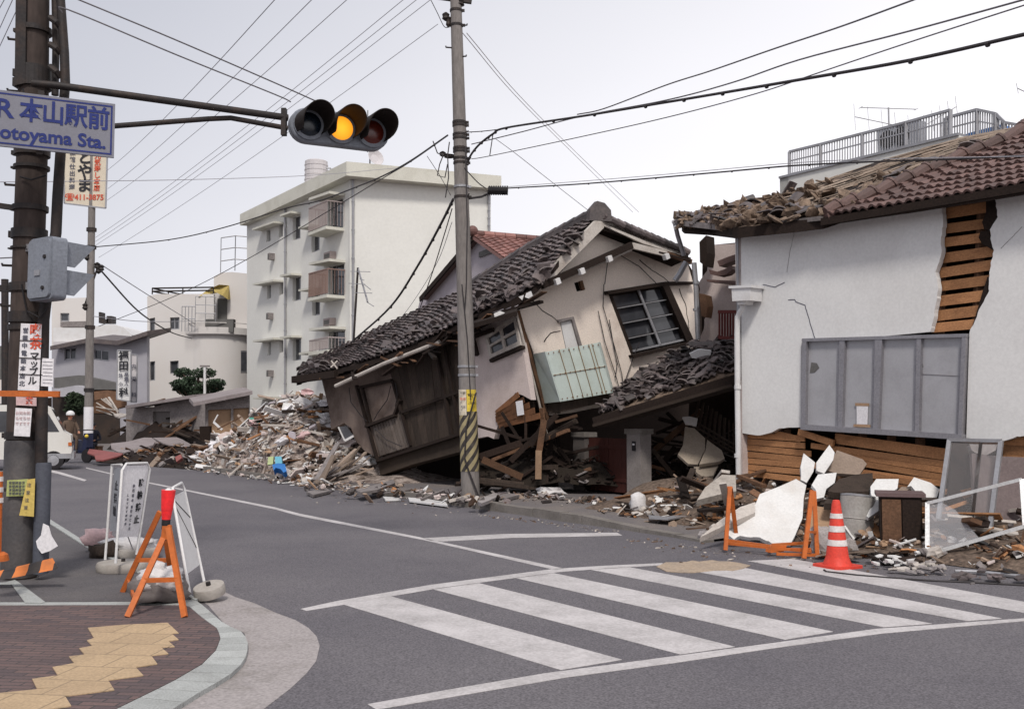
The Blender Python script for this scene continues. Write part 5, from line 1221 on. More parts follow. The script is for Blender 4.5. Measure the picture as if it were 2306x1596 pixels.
mb = MB(); 
for i in range(34):
    L = hit_hip((E_[i]+E_[i+1])/2, up_) or 4.5
    a, b = E_[i], E_[i+1]; mb.prism([a, b, b+up_*L, a+up_*L], (0, 0, -.1))
mb.build('roof_deck', M_woodd, wh)
mb = MB(); mb.prism([e0-UP*.03, e2-UP*.03, wp_(2700, 345)-UP*.03, wp_(1850, 492)-UP*.03], (0, 0, -.05)); mb.bar(e0-UP*.05, e2-UP*.05, .04, .1); mb.build('eave_soffit', M_woodd, wh)
mb = MB()
for i in range(len(hipx)-1):
    a, b = hip[i], hip[i+1]; mb.val = random.random(); mb.tube([a+UP*.06, b+UP*.10], .085, 10, .10); mb.tube([a.lerp(b, .9)+UP*.09, b+UP*.10], .115, 10)
    mb.bar(a-UP*.04, b-UP*.04, .22, .14)
mb.tube([hip[-2]+UP*.1, hip[-1]+UP*.1], .12, 8)
autosmooth(mb.build('hip_tiles', M_tilebr, wh))
# bare clay slope left of the hip
silx = [(1535, 500), (1590, 484), (1640, 470), (1689, 456), (1756, 441), (1850, 408), (1908, 387), (2000, 356), (2090, 331), (2160, 312), (2240, 297), (2306, 285), (2700, 190)]
T0 = P(1541, 505, 16.6)
botx = [(1541, 506), (1600, 508), (1654, 515), (1720, 507), (1800, 498), (1850, 490)]
bot = [T0, P(1600, 508, 16.0), wp_(1654, 513, off=.35), wp_(1720, 506, off=.33), wp_(1800, 497, off=.31)]+hip[:-1]
n = 44; Bp = poly_resample(bot, n)
dep = [17.4, 17.6, 17.8, 18.0, 18.3, 18.6, 18.6, 18.3, 17.8, 17.4, 17.0, 16.8, 15.5]
Sp = poly_resample([P(x, y, d) for (x, y), d in zip(silx, dep)][:-1], n)
mb = MB(); m_ = 16; vs = []; fs = []
for i in range(n+1):
    for j in range(m_+1):
        p = Bp[i].lerp(Sp[i], j/m_); k = noise.noise(p*2.3)+.5*noise.noise(p*7)
        q = 1.0 if i < 24 else .25
        if 0 < j < m_: p = p+UP*(.06*k*q)
        vs.append(p)
for i in range(n):
    for j in range(m_): fs.append((i*(m_+1)+j, (i+1)*(m_+1)+j, (i+1)*(m_+1)+j+1, i*(m_+1)+j+1))
mb.raw(vs, fs); autosmooth(mb.build('bare_clay_slope', M_mud, wh), 60)
mb = MB()
for i in range(n): mb.prism([Bp[i], Bp[i+1], Sp[i+1], Sp[i]], (0, 0, -.16)) if (Bp[i+1]-Bp[i]).length > 1e-4 else None
mb.build('slope_underside', M_woodd, wh)
rnd = random.Random(77); mb = MB()
M_board = mat('roof_board_bleached', (0.36, 0.29, 0.235), .9, dirt=(.18, .13, .1), dirt_amt=.7, dirt_scale=3, var=.35, fine=.2)
for i in range(200):                                  # bleached strips of sheathing along the slope
    k = rnd.randrange(12, n); t = rnd.uniform(.15, .98); k2 = min(n, k+rnd.randrange(2, 8))
    if k2 == k: continue
    a, b = Bp[k].lerp(Sp[k], t), Bp[k2].lerp(Sp[k2], min(1, t+rnd.uniform(-.02, .02)))
    mb.val = rnd.random(); mb.bar(a+UP*.015, b+UP*.015, rnd.uniform(.02, .06), .012)
mb.build('sheathing_strips', M_board, wh)
mb = MB(); mb2 = MB()
for i in range(560):                                  # clods and broken tiles heaped towards the eave
    k = min(n, int(abs(rnd.gauss(0, .5))*26)); t = min(1, abs(rnd.gauss(0, .38)))
    if k > 28 and t > .35: t *= .3
    c = Bp[k].lerp(Sp[k], t)+UP*.05; s = rnd.uniform(.06, .22)
    if rnd.random() < .84: mb.val = rnd.random(); mb.rock(c, (s*1.9, s, s*.32), rnd.random(), rrot(rnd, .5), 7, 4, .35)
    else: loose_tile(mb2, c+UP*.03, rrot(rnd, .35), rnd, .24)
tag(mb.build('clay_clods', M_mud, wh), kind='stuff'); tag(mb2.build('loose_tiles', M_tile, wh), kind='stuff')
for x, y, d in ((1575, 486, 17.5), (1596, 480, 17.6), (1655, 466, 17.9), (1690, 452, 18.0), (1612, 477, 17.6)):
    mb = MB(); mb.val = .2; mb.tube([P(x-9, y+3, d), P(x+9, y-3, d)], .1, 8); mb.build('edge_tile', M_tile, wh)
mb = MB(); mb.prism([P(1535, 504, 16.7), P(1640, 512, 15.7), P(1655, 522, 15.2), P(1655, 530, 15.3), P(1600, 528, 15.8), P(1560, 522, 16.4), P(1541, 512, 16.7)], WB_*1.6); mb.build('corner_eave', M_woodd, wh)
mb = MB(); mb.bar(P(1540, 503, 16.6), P(1656, 516, 15.1), .08, .09); mb.bar(P(1656, 516, 15.1), e0, .06, .06); mb.build('eave_trim', M_conc, wh)
# front of the building out of the frame, so that the shell is closed
mb = MB(); q = wp_(2700, 700); mb.prism([wp_(2700, 345), wp_(2700, 345)+WB_*5, Vector((q.x, q.y, 0))+WB_*5, Vector((q.x, q.y, 0))], -WD*.1); mb.build('far_end_wall', M_plaster, wh)
# ============================================================ NEAR POLE, SIGNALS, SIGNS
AD = Vector((.905, .425, 0)).normalized(); AN = Vector((AD.y, -AD.x, 0))      # arm direction and the way the signal faces
pb = G(44, 1300, .035); Ypb = pb.y
np0 = root('utility_pole', 'dark concrete utility pole plastered with notices in the left foreground', 'utility pole', pb)
ptop = P(79, -120, Ypb)
mb = MB(); mb.tube([pb, P(57, 800, Ypb), P(74, 300, Ypb), ptop], .150, 28, .132); autosmooth(mb.build('shaft', M_poledark, np0))
def pc(y):                                            # pole centre at a picture height
    x = 44+(79-44)*(1300-y)/1420 if y < 1300 else 44
    x = {True: 44+(57-44)*(1300-y)/500, False: 57+(74-57)*(800-y)/500}[y > 800] if y > 300 else 74+(79-74)*(300-y)/420
    return P(x, y, Ypb)
for y, h in ((70, .05), (165, .1), (186, .12), (345, .06), (378, .03), (470, .05), (528, .09), (560, .02), (648, .08), (715, .1), (738, .05), (980, .07), (1100, .03)):
    c = pc(y); mb = MB(); mb.lathe(c, [(.147, -h/2), (.162, -h/2), (.162, h/2), (.147, h/2)], 28); mb.par(c+Vector((-.19, -.03, -h*.35)), (.05, 0, 0), (0, .06, 0), (0, 0, h*.7)); mb.build('band', M_dark, np0)
for y in (95, 210, 420, 600, 690): c = pc(y); mb = MB(); mb.tube([c+Vector((-.12, -.05, 0)), c+Vector((-.21, -.08, 0)), c+Vector((-.21, -.08, .02))], .012, 6); mb.build('step_bolt', M_dark, np0)
mb = MB(); mb.prism([pc(y)+Vector((dx, -.165, 0)) for y, dx in ((-60, -.10), (-60, .0), (200, -.0), (205, -.10))], (0, .05, 0)); mb.build('cable_cover', M_dark, np0)
mb = MB(); mb.tube([P(x, y, Ypb-.1) for x, y in ((132, -60), (141, 60), (145, 120), (147, 190), (141, 260), (136, 350), (130, 440), (126, 525), (112, 600), (98, 720), (94, 900), (92, 1100), (91, 1286))], .040, 12, .058); autosmooth(mb.build('riser_conduit', M_dark, np0))
mb = MB()
for y0, y1 in ((40, 62), (100, 120), (150, 175)): mb.tube([P(112, y0, Ypb-.12), P(128, (y0+y1)/2, Ypb-.14), P(136, y1, Ypb-.1)], .03, 8)
mb.tube([P(124, 0, Ypb), P(126, 100, Ypb), P(124, 215, Ypb)], .035, 8); mb.build('cable_clamp', M_dark, np0)
for pts in (((52, 200), (58, 250), (75, 300), (100, 315), (106, 280)), ((48, 640), (60, 700), (90, 715), (110, 690)), ((60, 560), (80, 590), (105, 600)), ((45, 398), (70, 405), (104, 395))):
    mb = MB(); mb.tube([P(x, y, Ypb-.17) for x, y in pts], .008, 6); mb.build('loose_cable', M_black, np0)
mb = MB(); mb.lathe(P(43, 1297, Ypb), [(.160, 0), (.160, 1.25), (.152, 1.27)], 28); autosmooth(mb.build('steel_guard', mat('guard_steel', (.075, .07, .072), .6, metallic=.2, dirt=(.13, .11, .1), dirt_amt=.7, dirt_scale=3), np0))
mb = MB(); mb.lathe(P(91, 1290, Ypb-.1), [(.07, 0), (.07, 1.0), (.066, 1.02)], 16); autosmooth(mb.build('conduit_guard', mat('dark_blue_grey_guard', (.075, .08, .10), .6, dirt_scale=3), np0))
mb = MB(); mb.bar(P(-60, 455, Ypb), P(45, 470, Ypb), .05, .05); mb.build('side_bracket', M_dark, np0)
mb = MB(); mb.bar(P(-60, 645, Ypb), P(45, 652, Ypb), .06, .06); mb.build('side_bracket', M_dark, np0)
# arm and traffic signal
s0 = P(130, 193, 9.2); zA = 4.57
def ap_(t, z): c = Vector((-2.3, 10.14, 0)); return Vector((c.x+AD.x*t, c.y+AD.y*t, z))
tl = root('traffic_signal', 'grey horizontal traffic signal on a long arm, amber lamp lit', 'traffic signal', ap_(.53, zA))
for q, r_ in (([P(74, 188, 9.2), P(130, 193, 9.2), ap_(-.02, zA+.05)], .035), ([P(70, 300, 9.2), P(245, 285, 9.45), P(470, 268, 9.85), P(520, 266, 9.93), ap_(-.02, zA-.06)], .026)):
    mb = MB(); mb.tube(q, r_, 12); autosmooth(mb.build('arm', M_dark, tl))
mb = MB(); mb.bar(ap_(-.06, zA-.14), ap_(-.06, zA+.14), .07, .05); mb.build('arm_clamp', M_dark, tl)
Lb = 1.07; rad_ = .18; zz = Vector((0, 0, 1))
def stad(r, n=12, dep=0.0, c=.0):
    pts = []
    for k in range(n+1): a = math.pi/2+math.pi*k/n; pts.append(ap_(rad_+r*math.cos(a), zA+r*math.sin(a))+AN*dep)
    for k in range(n+1): a = -math.pi/2+math.pi*k/n; pts.append(ap_(Lb-rad_+r*math.cos(a), zA+r*math.sin(a))+AN*dep)
    return pts
mb = MB(); rings = [(rad_-.05, -.13), (rad_-.012, -.12), (rad_, -.10), (rad_, 0), (rad_-.012, .012)]
vs = []; nn_ = len(stad(1)); fs = []
for r_, d_2 in rings: vs += stad(r_, 12, d_2)
for i in range(len(rings)-1):
    for j in range(nn_): fs.append((i*nn_+j, i*nn_+(j+1) % nn_, (i+1)*nn_+(j+1) % nn_, (i+1)*nn_+j))
fs += [tuple(reversed(range(nn_))), tuple(range((len(rings)-1)*nn_, len(rings)*nn_))]
mb.raw(vs, fs); autosmooth(mb.build('housing', M_signal, tl))
M_amber = emit('amber_lamp_lit', (1.0, .36, .02), 1.15, (.5, .15, 0))
mt_ = M_amber.node_tree; bb_ = mt_.nodes['Principled BSDF']
tc_ = N(mt_, 'ShaderNodeTexCoord'); sp_ = N(mt_, 'ShaderNodeVectorMath', operation='LENGTH'); mt_.links.new(tc_.outputs['Object'], sp_.inputs[0])
f_ = ramp(mt_, sp_.outputs['Value'], 0, .15, 1.9, .75); mt_.links.new(f_, bb_.inputs['Emission Strength'])
for k, (t, m, nm) in enumerate(((.195, M_green_off, 'green_lamp'), (.535, M_amber, 'amber_lamp'), (.875, M_amber_off, 'red_lamp'))):
    c = ap_(t, zA); hd = (AN+UP*.02+AD*.12).normalized()
    mb = MB(); mb.lathe(c+AN*.01, [(.15, 0), (.149, .012), (.12, .035), (.07, .05), (.01, .056)], 28, tuple(AN)); o = mb.build(nm, m, tl, smooth=True, origin=c+AN*.03)
    mb = MB(); mb.lathe(c+AN*.01, [(.150, 0), (.163, 0), (.163, .03), (.150, .03)], 28, tuple(AN)); mb.build('rim', M_signal, o)
    # hood: open at the bottom, cut back towards the front
    mb = MB(); n = 28; A0_, A1_ = R(-38), R(218); vs = []; fs = []
    for ly, (rr, sgn) in enumerate(((.158, 1), (.150, 1))):
        for i in range(n+1):
            a = A0_+(A1_-A0_)*i/n; ex = (AD*math.cos(a)+UP*math.sin(a)); L = .17+.20*max(0, math.sin((a-A0_)/(A1_-A0_)*math.pi))**.6
            vs += [c+AN*.03+ex*rr, c+AN*.03+ex*rr+hd*L]
    m1 = 2*(n+1)
    for i in range(n):
        b = 2*i; fs += [(b, b+2, b+3, b+1), (m1+b, m1+b+1, m1+b+3, m1+b+2), (b+1, b+3, m1+b+3, m1+b+1)]
    mb.raw(vs, fs); mb.build('hood', M_hood, o, smooth=False)
# pedestrian signal seen from behind
PN = Vector((.55, .83, 0)).normalized(); PW = Vector((.83, -.55, 0)).normalized(); pcn = P(106, 607, 9.0)
ps = root('pedestrian_signal', 'pedestrian signal on the near pole seen from behind with two projecting hoods', 'pedestrian signal', pcn)
mb = MB(); out_ = []
for cx, cz, a0 in ((.14, .24, 0), (-.14, .24, 90), (-.14, -.24, 180), (.14, -.24, 270)):
    for k in range(5): a = R(a0+k*22.5); out_.append((cx+.045*math.cos(a), cz+.045*math.sin(a)))
mb.prism([pcn+PW*x+UP*y-PN*.06 for x, y in out_], PN*.14); mb.prism([pcn+PW*x*.9+UP*y*.93-PN*.085 for x, y in out_], PN*.03); autosmooth(mb.build('casing', M_signal, ps))
for k, s_ in enumerate((.13, -.13)):
    c = pcn+UP*s_+PN*.08; mb = MB(); w2 = .14
    for a, b in (((-w2, .12), (w2, .12)), ((-w2, .12), (-w2, -.10)), ((w2, .12), (w2, -.10))):
        A_, B_ = c+PW*a[0]+UP*a[1], c+PW*b[0]+UP*b[1]
        la, lb = (.30, .30) if a[1] == b[1] else (.30, .10)
        dn = (PN-UP*.03); q = [A_, B_, B_+dn*lb, A_+dn*la]; th_ = (UP*.008 if a[1] == b[1] else PW*.008); mb.prism(q, th_)
    h_ = mb.build('hood', M_signal, ps)
    mb = MB(); mb.par(c-PW*.12-UP*.1+PN*.004, PW*.24, UP*.2, PN*.01); mb.build('lens', M_green_off, h_)
mb = MB()
for z1 in (.2, -.16): mb.bar(pcn+UP*z1-PN*.03, pcn+UP*z1-PN*.03+(P(60, 607, Ypb)-pcn)*.8, .05, .07)
mb.bar(pcn-UP*.04-PN*.085-PW*.05, pcn-UP*.04-PN*.085+PW*.03, .02, .05); mb.build('bracket', M_galv, ps)
for q in ((.1, .1), (.08, -.18)): mb = MB(); mb.lathe(pcn-PN*.083+PW*q[0]+UP*q[1], [(.02, 0), (.018, -.015)], 10, tuple(PN)); mb.build('latch', M_dark, ps)

# station name sign
def sgp(t, z): return Vector((-4.24+AD.x*t, 8.85+AD.y*t, z))
sT, sB = 4.44, 3.935; t0s, t1s = -.60, .605
sg = root('station_sign', 'pale station name sign with blue border and blue lettering on the near pole', 'sign', sgp(0, sB))
mb = MB(); mb.prism([sgp(t0s, sB), sgp(t1s, sB), sgp(t1s, sT), sgp(t0s, sT)], -AN*.03); mb.build('panel', M_signbg, sg)
mb = MB(); i_ = .022; w2 = .014; F_ = lambda t, z: sgp(t, z)+AN*.003
for a, b, c, d in ((t0s+i_, sB+i_, t1s-i_, sB+i_+w2), (t0s+i_, sT-i_-w2, t1s-i_, sT-i_), (t0s+i_, sB+i_+w2, t0s+i_+w2, sT-i_-w2), (t1s-i_-w2, sB+i_+w2, t1s-i_, sT-i_-w2)):
    mb.prism([F_(a, b), F_(c, b), F_(c, d), F_(a, d)], -AN*.0025)
mb.build('border', M_blue, sg)
for k, (ch, t) in enumerate(zip('本山駅前', (-.095, .085, .275, .465))): text(ch, sgp(t, sT-.170), AD, UP, .222, M_blue, 'lettering', sg, bold=.024, xs=.88)
text('JR', sgp(-.345, sT-.170), AD, UP, .235, M_blue, 'lettering', sg, bold=.02, xs=1.05)
text('Motoyama Sta.', sgp(.03, sB+.125), AD, UP, .168, M_blue, 'lettering', sg, bold=.026, xs=1.0)
mb = MB(); mb.bar(sgp(-.02, sB-.03)-AN*.05, sgp(-.02, sT+.05)-AN*.05, .05, .04, AN); mb.build('bracket', M_dark, sg)

# notices fixed to the pole
def plate(name, label, px, Y, m, th=.004, cat='notice'):
    mb = MB(); mb.prism([P(x, y, Y) for x, y in px], (0, th, 0)); r_ = root(name, label, cat, P(*px[-1], Y)); mb.build('sheet', m, r_); return r_
XR, ZU = Vector((1, 0, 0)), UP
v = plate('pole_advertisement', 'tall white advertisement plate with red and black characters wrapped on the near pole', [(47, 728), (94, 730), (88, 880), (40, 878)], Ypb-.175, M_paper, cat='advertisement')
for ch, x, y, m, s in (('喫', 81, 745, M_redink, .12), ('茶', 81, 775, M_redink, .12), ('マ', 78, 803, M_ink, .09), ('ッ', 77, 820, M_ink, .085), ('プ', 75, 838, M_ink, .085), ('ル', 73, 858, M_ink, .085)): text(ch, P(x, y, Ypb-.176), XR, ZU, s, m, 'lettering', v, bold=.02)
for k, ch in enumerate('営業中電話本店北'): text(ch, P(58-k*1.2, 745+k*17, Ypb-.176), XR, ZU, .055, M_inkf, 'lettering', v, bold=.02)
for y in (766, 805, 842): mb = MB(); mb.bar(P(43, y, Ypb-.18), P(96, y+2, Ypb-.18), .01, .006); mb.build('strap', M_dark, v)
v = plate('red_lettered_card', 'small card with red lettering under the orange bar on the near pole', [(36, 893), (82, 895), (82, 914), (36, 912)], Ypb-.175, M_bagp); text('茶', P(66, 903, Ypb-.176), XR, ZU, .07, M_redink, 'lettering', v, bold=.03)
v = plate('pinkish_notice', 'pinkish white paper notice on the near pole beside the parked van', [(35, 918), (72, 920), (67, 983), (31, 981)], Ypb-.18, M_paper)
for k in range(3): text('お知らせです'[k*2:k*2+2]*2, P(52-k*.5, 930+k*12, Ypb-.181), XR, ZU, .035, M_bagp, 'lettering', v)
v = plate('ruled_white_board', 'white ruled notice board fixed to the conduit beside the near pole', [(95, 806), (121, 808), (119, 871), (92, 869)], Ypb-.18, M_paper)
mb = MB()
for k in range(7): mb.bar(P(96, 814+k*8, Ypb-.182), P(118, 815+k*8, Ypb-.182), .003, .003)
mb.build('ruled_lines', M_inkf, v)
v = plate('green_notice', 'pale green paper notice low on the near pole', [(16, 1081), (63, 1078), (60, 1116), (14, 1117)], Ypb-.19, mat('green_paper', (.42, .45, .17), .9))
for k in range(4): text('家屋調査済', P(38, 1087+k*8, Ypb-.191), XR, ZU, .03, M_inkf, 'lettering', v)
v = plate('yellow_notice', 'slanting yellow paper notice taped low on the near pole', [(62, 1079), (79, 1077), (76, 1163), (43, 1160)], Ypb-.20, mat('yellow_paper', (.60, .45, .13), .9))
for k in range(4): text('注意'[k % 2], P(66-k*2.5, 1092+k*17, Ypb-.201), XR, ZU, .04, M_conc, 'lettering', v)
v = plate('torn_white_sheet', 'torn white paper sheet curling off the foot of the near pole', [(97, 1178), (110, 1184), (116, 1206), (130, 1229), (112, 1240), (94, 1246), (84, 1232), (81, 1218), (92, 1205)], Ypb-.21, M_paper)
mb = MB(); mb.bar(P(-200, 884, 8.9), P(134, 887, 8.85), .03, .052); one(mb, 'orange_barrier_rail', M_orange, 'orange wooden rail crossing in front of the near pole', 'barrier rail')
M_tiger = striped('black_orange_stripes', (.62, .18, .04), (.025, .02, .02), lambda nt, x, y, z: (lambda a: a)(ramp(nt, (lambda m: (nt.links.new(x, m.inputs[0]), m)[1])(N(nt, 'ShaderNodeMath', operation='PINGPONG', **{})).outputs[0], .06, .062)))
for n__ in M_tiger.node_tree.nodes:
    if n__.type == 'MATH': n__.inputs[1].default_value = .12
mb = MB(); mb.prism([P(-150, 1310, 8.95), P(0, 1287, 8.9), P(116, 1259, 8.85), P(128, 1281, 8.8), P(0, 1306, 8.82), P(-150, 1330, 8.85)], (0, .02, .01)); one(mb, 'striped_board', M_tiger, 'black and orange striped board lying against the foot of the near pole', 'striped board')
rp = root('striped_post', 'red and white striped barrier post cut off by the left edge', 'barrier post', P(-2, 1260, 8.3))
mb = MB(); mb.tube([P(-9, 1255, 8.3), P(-5, 1062, 8.3)], .040, 12); autosmooth(mb.build('post', M_orange, rp))
for y in (1078, 1102, 1126): mb = MB(); c = P(-5, y, 8.3); mb.lathe(c, [(.043, -.02), (.043, .02)], 14); mb.build('white_band', M_conew, rp)
mb = MB(); mb.lathe(P(-9, 1262, 8.3), [(.10, 0), (.09, .05), (.06, .07)], 16); mb.build('base', M_orange, rp)

# ---------------------------------------------- striped utility pole in the middle
cp0 = P(1060, 1118, 17.8); ct = P(1022, -150, 17.8)
cpl = root('striped_utility_pole', 'concrete utility pole with black and yellow striped foot before the collapsed house', 'utility pole', cp0)
def cc(y): t = (1118-y)/1268; return cp0.lerp(ct, t)
def cr_(y): return .166-(.166-.095)*(1118-y)/1268
mb = MB(); mb.tube([cp0-UP*.02, cc(700), cc(300), ct], cr_(1118), 28, cr_(-150)); autosmooth(mb.build('shaft', M_pole, cpl))
m_, nt_, b_ = newmat('helical_hazard_stripes'); tc_ = N(nt_, 'ShaderNodeTexCoord'); sp_ = N(nt_, 'ShaderNodeSeparateXYZ'); nt_.links.new(tc_.outputs['Object'], sp_.inputs[0])
at_ = N(nt_, 'ShaderNodeMath', operation='ARCTAN2'); nt_.links.new(sp_.outputs[1], at_.inputs[0]); nt_.links.new(sp_.outputs[0], at_.inputs[1])
k1 = N(nt_, 'ShaderNodeMath', operation='MULTIPLY_ADD'); nt_.links.new(sp_.outputs[2], k1.inputs[0]); k1.inputs[1].default_value = -4.4
k2 = N(nt_, 'ShaderNodeMath', operation='MULTIPLY'); nt_.links.new(at_.outputs[0], k2.inputs[0]); k2.inputs[1].default_value = 3/(2*math.pi)*2; nt_.links.new(k2.outputs[0], k1.inputs[2])
fr_ = N(nt_, 'ShaderNodeMath', operation='FRACT'); nt_.links.new(k1.outputs[0], fr_.inputs[0])
n1_ = N(nt_, 'ShaderNodeTexNoise', Scale=7.0, Detail=6.0); nt_.links.new(tc_.outputs['Object'], n1_.inputs['Vector'])
o_ = mixc(nt_, ramp(nt_, fr_.outputs[0], .5, .53), (.34, .28, .15), (.025, .02, .02)); o_ = mixc(nt_, ramp(nt_, n1_.outputs['Fac'], .45, .75, 0, .6), o_, (.12, .10, .08))
nt_.links.new(o_, b_.inputs['Base Color']); b_.inputs['Roughness'].default_value = .7
a, b = cc(1062), cc(932); mb = MB(); mb.tube([a, a.lerp(b, .5), b], cr_(1062)+.006, 28, cr_(932)+.006); o = mb.build('striped_sleeve', m_, cpl, origin=a); autosmooth(o)
a, b = cc(932), cc(885)
def arcplate(name, a0, a1, za, zb, m, par, r=.006):
    mb = MB(); n = 8; vs = []; fs = []
    for i in range(n+1):
        t = R(a0+(a1-a0)*i/n); d = Vector((math.sin(t), -math.cos(t), 0))
        vs += [cc(za)+d*(cr_(za)+r), cc(zb)+d*(cr_(zb)+r)]
    for i in range(n): fs.append((2*i, 2*i+2, 2*i+3, 2*i+1))
    mb.raw(vs, fs); return mb.build(name, m, par)
o = arcplate('yellow_plate', -5, 75, 932, 884, M_yellow, cpl); text('管理者', cc(896)+Vector((.075, -cr_(890)*.9-.02, 0)), XR, ZU, .05, M_ink, 'lettering', o); text('ご注意', cc(914)+Vector((.075, -cr_(890)*.9-.02, 0)), XR, ZU, .045, M_ink, 'lettering', o)
o = arcplate('notice_plate', -80, -8, 940, 884, M_signcr, cpl); text('中野', cc(892)+Vector((-.08, -cr_(890)*.9-.02, 0)), XR, ZU, .05, M_ink, 'lettering', o); text('警告', cc(905)+Vector((-.08, -cr_(890)*.9-.02, 0)), XR, ZU, .055, M_redink, 'lettering', o); text('電柱', cc(922)+Vector((-.08, -cr_(890)*.9-.02, 0)), XR, ZU, .045, M_inkf, 'lettering', o)
for y in (833, 852, 30, 64, 286, 293, 314, 322, 345, 352, 368, 378, 432, 455): c = cc(y); r_ = cr_(y); mb = MB(); mb.lathe(c, [(r_, -.02), (r_+.012, -.02), (r_+.012, .02), (r_, .02)], 24); mb.par(c+Vector((r_, -.03, -.02)), (.05, 0, 0), (0, .05, 0), (0, 0, .04)); mb.build('band', M_dark if y not in (833, 852, 432) else M_galv, cpl)
for x0, x1, y in ((1015, 1003, 40), (1017, 1004, 108), (1036, 1046, 60), (1040, 1050, 128), (1040, 1052, 58), (1045, 1054, 298), (1046, 1056, 440)):
    mb = MB(); mb.tube([P(x0, y, 17.75), P(x1, y-1, 17.75), P(x1, y-4, 17.75)], .014, 6); mb.build('step_bolt', M_dark, cpl)
for (x, y, sx_, sz) in ((1004, 38, .14, .16), (1034, 8, .2, .14), (1010, 50, .1, .2), (997, 347, .12, .1), (1044, 297, .12, .1), (1012, 352, .2, .08)):
    mb = MB(); c = P(x, y, 17.8); mb.lathe(c, [(.02, -sz/2), (sx_/2, -sz/4), (sx_/2.4, 0), (sx_/2, sz/4), (.02, sz/2)], 10); mb.build('insulator', M_dark, cpl)
mb = MB(); mb.bar(P(975, -8, 17.8), P(1062, 4, 17.8), .08, .08); mb.build('crossarm', M_dark, cpl)
mb = MB(); mb.bar(P(995, 348, 17.8), P(1040, 354, 17.8), .05, .05); mb.build('bracket', M_dark, cpl)
for pts in (((1048, 330), (1052, 500), (1050, 640), (1046, 700)), ((1012, 320), (1008, 350), (1010, 400), (1003, 445)), ((975, 318), (985, 345), (1000, 350)), ((998, 350), (990, 370), (985, 395), (1002, 400), (1008, 370)), ((1040, 640), (1052, 760), (1060, 900)), ((1072, 884), (1050, 960), (1046, 1030), (1056, 1062), (1078, 1118))):
    mb = MB(); mb.tube([P(x, y, 17.6) for x, y in pts], .011 if pts[0][1] < 800 else .016, 5); mb.build('loose_cable', M_wire, cpl)
cl = root('cable_splice_box', 'black ribbed cable splice closure hanging on the wire by the middle pole', 'cable splice box', P(1121, 429, 17.8))
mb = MB()
for i in range(9): x = 1100+i*5; mb.lathe(P(x, 429, 17.8), [(.02, 0), (.085, .004), (.085, .03), (.02, .034)], 12, (1, .0, -.02))
mb.tube([P(1099, 429, 17.8), P(1143, 430, 17.8)], .07, 12); mb.build('body', M_black, cl)
mb = MB(); mb.tube([P(1050, 448, 17.8), P(1085, 443, 17.8), P(1100, 436, 17.8)], .02, 6); mb.build('cable', M_wire, cl)

# ---------------------------------------------- far poles and signs
fp0 = P(198, 1030, 34.7); fp1 = P(209, 330, 34.7)
fpo = root('thin_street_pole', 'slim concrete pole far up the street carrying a shop sign', 'utility pole', fp0)
mb = MB(); mb.tube([fp0, fp1], .15, 20, .11); autosmooth(mb.build('shaft', M_pole, fpo))
mb = MB(); a, b = fp0.lerp(fp1, .07), fp0.lerp(fp1, .16); mb.tube([a, b], .158, 20); autosmooth(mb.build('white_sleeve', M_paper, fpo))
for y in (520, 560, 740, 880): t = (1030-y)/700; c = fp0.lerp(fp1, t); mb = MB(); mb.lathe(c, [(.17, -.06), (.17, .06)], 16); mb.build('band', M_dark, fpo)
for (x, y) in ((219, 598), (222, 608), (228, 603), (196, 578), (192, 690)): mb = MB(); mb.lathe(P(x, y, 34.6), [(.02, -.14), (.11, -.06), (.08, .0), (.11, .06), (.02, .12)], 8); mb.build('insulator', M_dark, fpo)
mb = MB(); mb.bar(P(190, 690, 34.7), P(222, 596, 34.7), .05, .05); mb.build('bracket', M_dark, fpo)
def facesign(name, label, px, Y, m, cat='sign', th=.06, frame=None):
    r_ = root(name, label, cat, P(*px[-1], Y)); mb = MB(); mb.prism([P(x, y, Y) for x, y in px], (0, th, 0)); mb.build('panel', m, r_)
    if frame:
        mb = MB(); q = [P(x, y, Y-.01) for x, y in px]
        for i in range(4): mb.bar(q[i], q[(i+1) % 4], .03, .05)
        mb.build('frame', frame, r_)
    return r_
v = facesign('hanging_shop_sign', 'cream hanging shop sign with black brush characters below the station sign', [(143, 335), (242, 340), (238, 469), (145, 458)], 34.6, M_signcr, frame=M_galv)
Yt = 34.59
for ch, x, y, s in (('と', 191, 357, .52), ('や', 191, 388, .54), ('ま', 190, 419, .54)): text(ch, P(x, y, Yt), XR, ZU, s, M_ink, 'lettering', v, bold=.03, off=.01)
for k, ch in enumerate('旅館仕出料理'): text(ch, P(164-k*.4, 345+k*15.5, Yt), XR, ZU, .21, M_inkf, 'lettering', v, bold=.02, off=.01)
for k, ch in enumerate('元気寿し本店'): text(ch, P(220-k*.4, 352+k*14.5, Yt), XR, ZU, .24, M_redink, 'lettering', v, bold=.02, off=.01)
text('☎411-3875', P(190, 445, Yt), XR, ZU, .27, M_redink, 'lettering', v, bold=.02, off=.01)
v = facesign('clinic_sign', 'tall white vertical sign with dark characters beside the blue grey house', z_('B', 750,798, 836,800, 832,1125, 745,1112), 42.0, M_white, frame=M_galv)
for ch, x, y, s in (('福', 790, 838, 1.0), ('田', 790, 902, 1.0), ('科', 790, 1072, .95)): q = z_('B', x, y); text(ch, P(*q, 41.95), XR, ZU, s*.43, M_ink, 'lettering', v, bold=.03, off=.02)
for k, ch in enumerate('産婦人'): q = z_('B', 808, 955+k*30); text(ch, P(*q, 41.95), XR, ZU, .19, M_inkf, 'lettering', v, bold=.03, off=.02)
for k, ch in enumerate('外小'): q = z_('B', 772, 962+k*55); text(ch, P(*q, 41.95), XR, ZU, .19, M_inkf, 'lettering', v, bold=.03, off=.02)
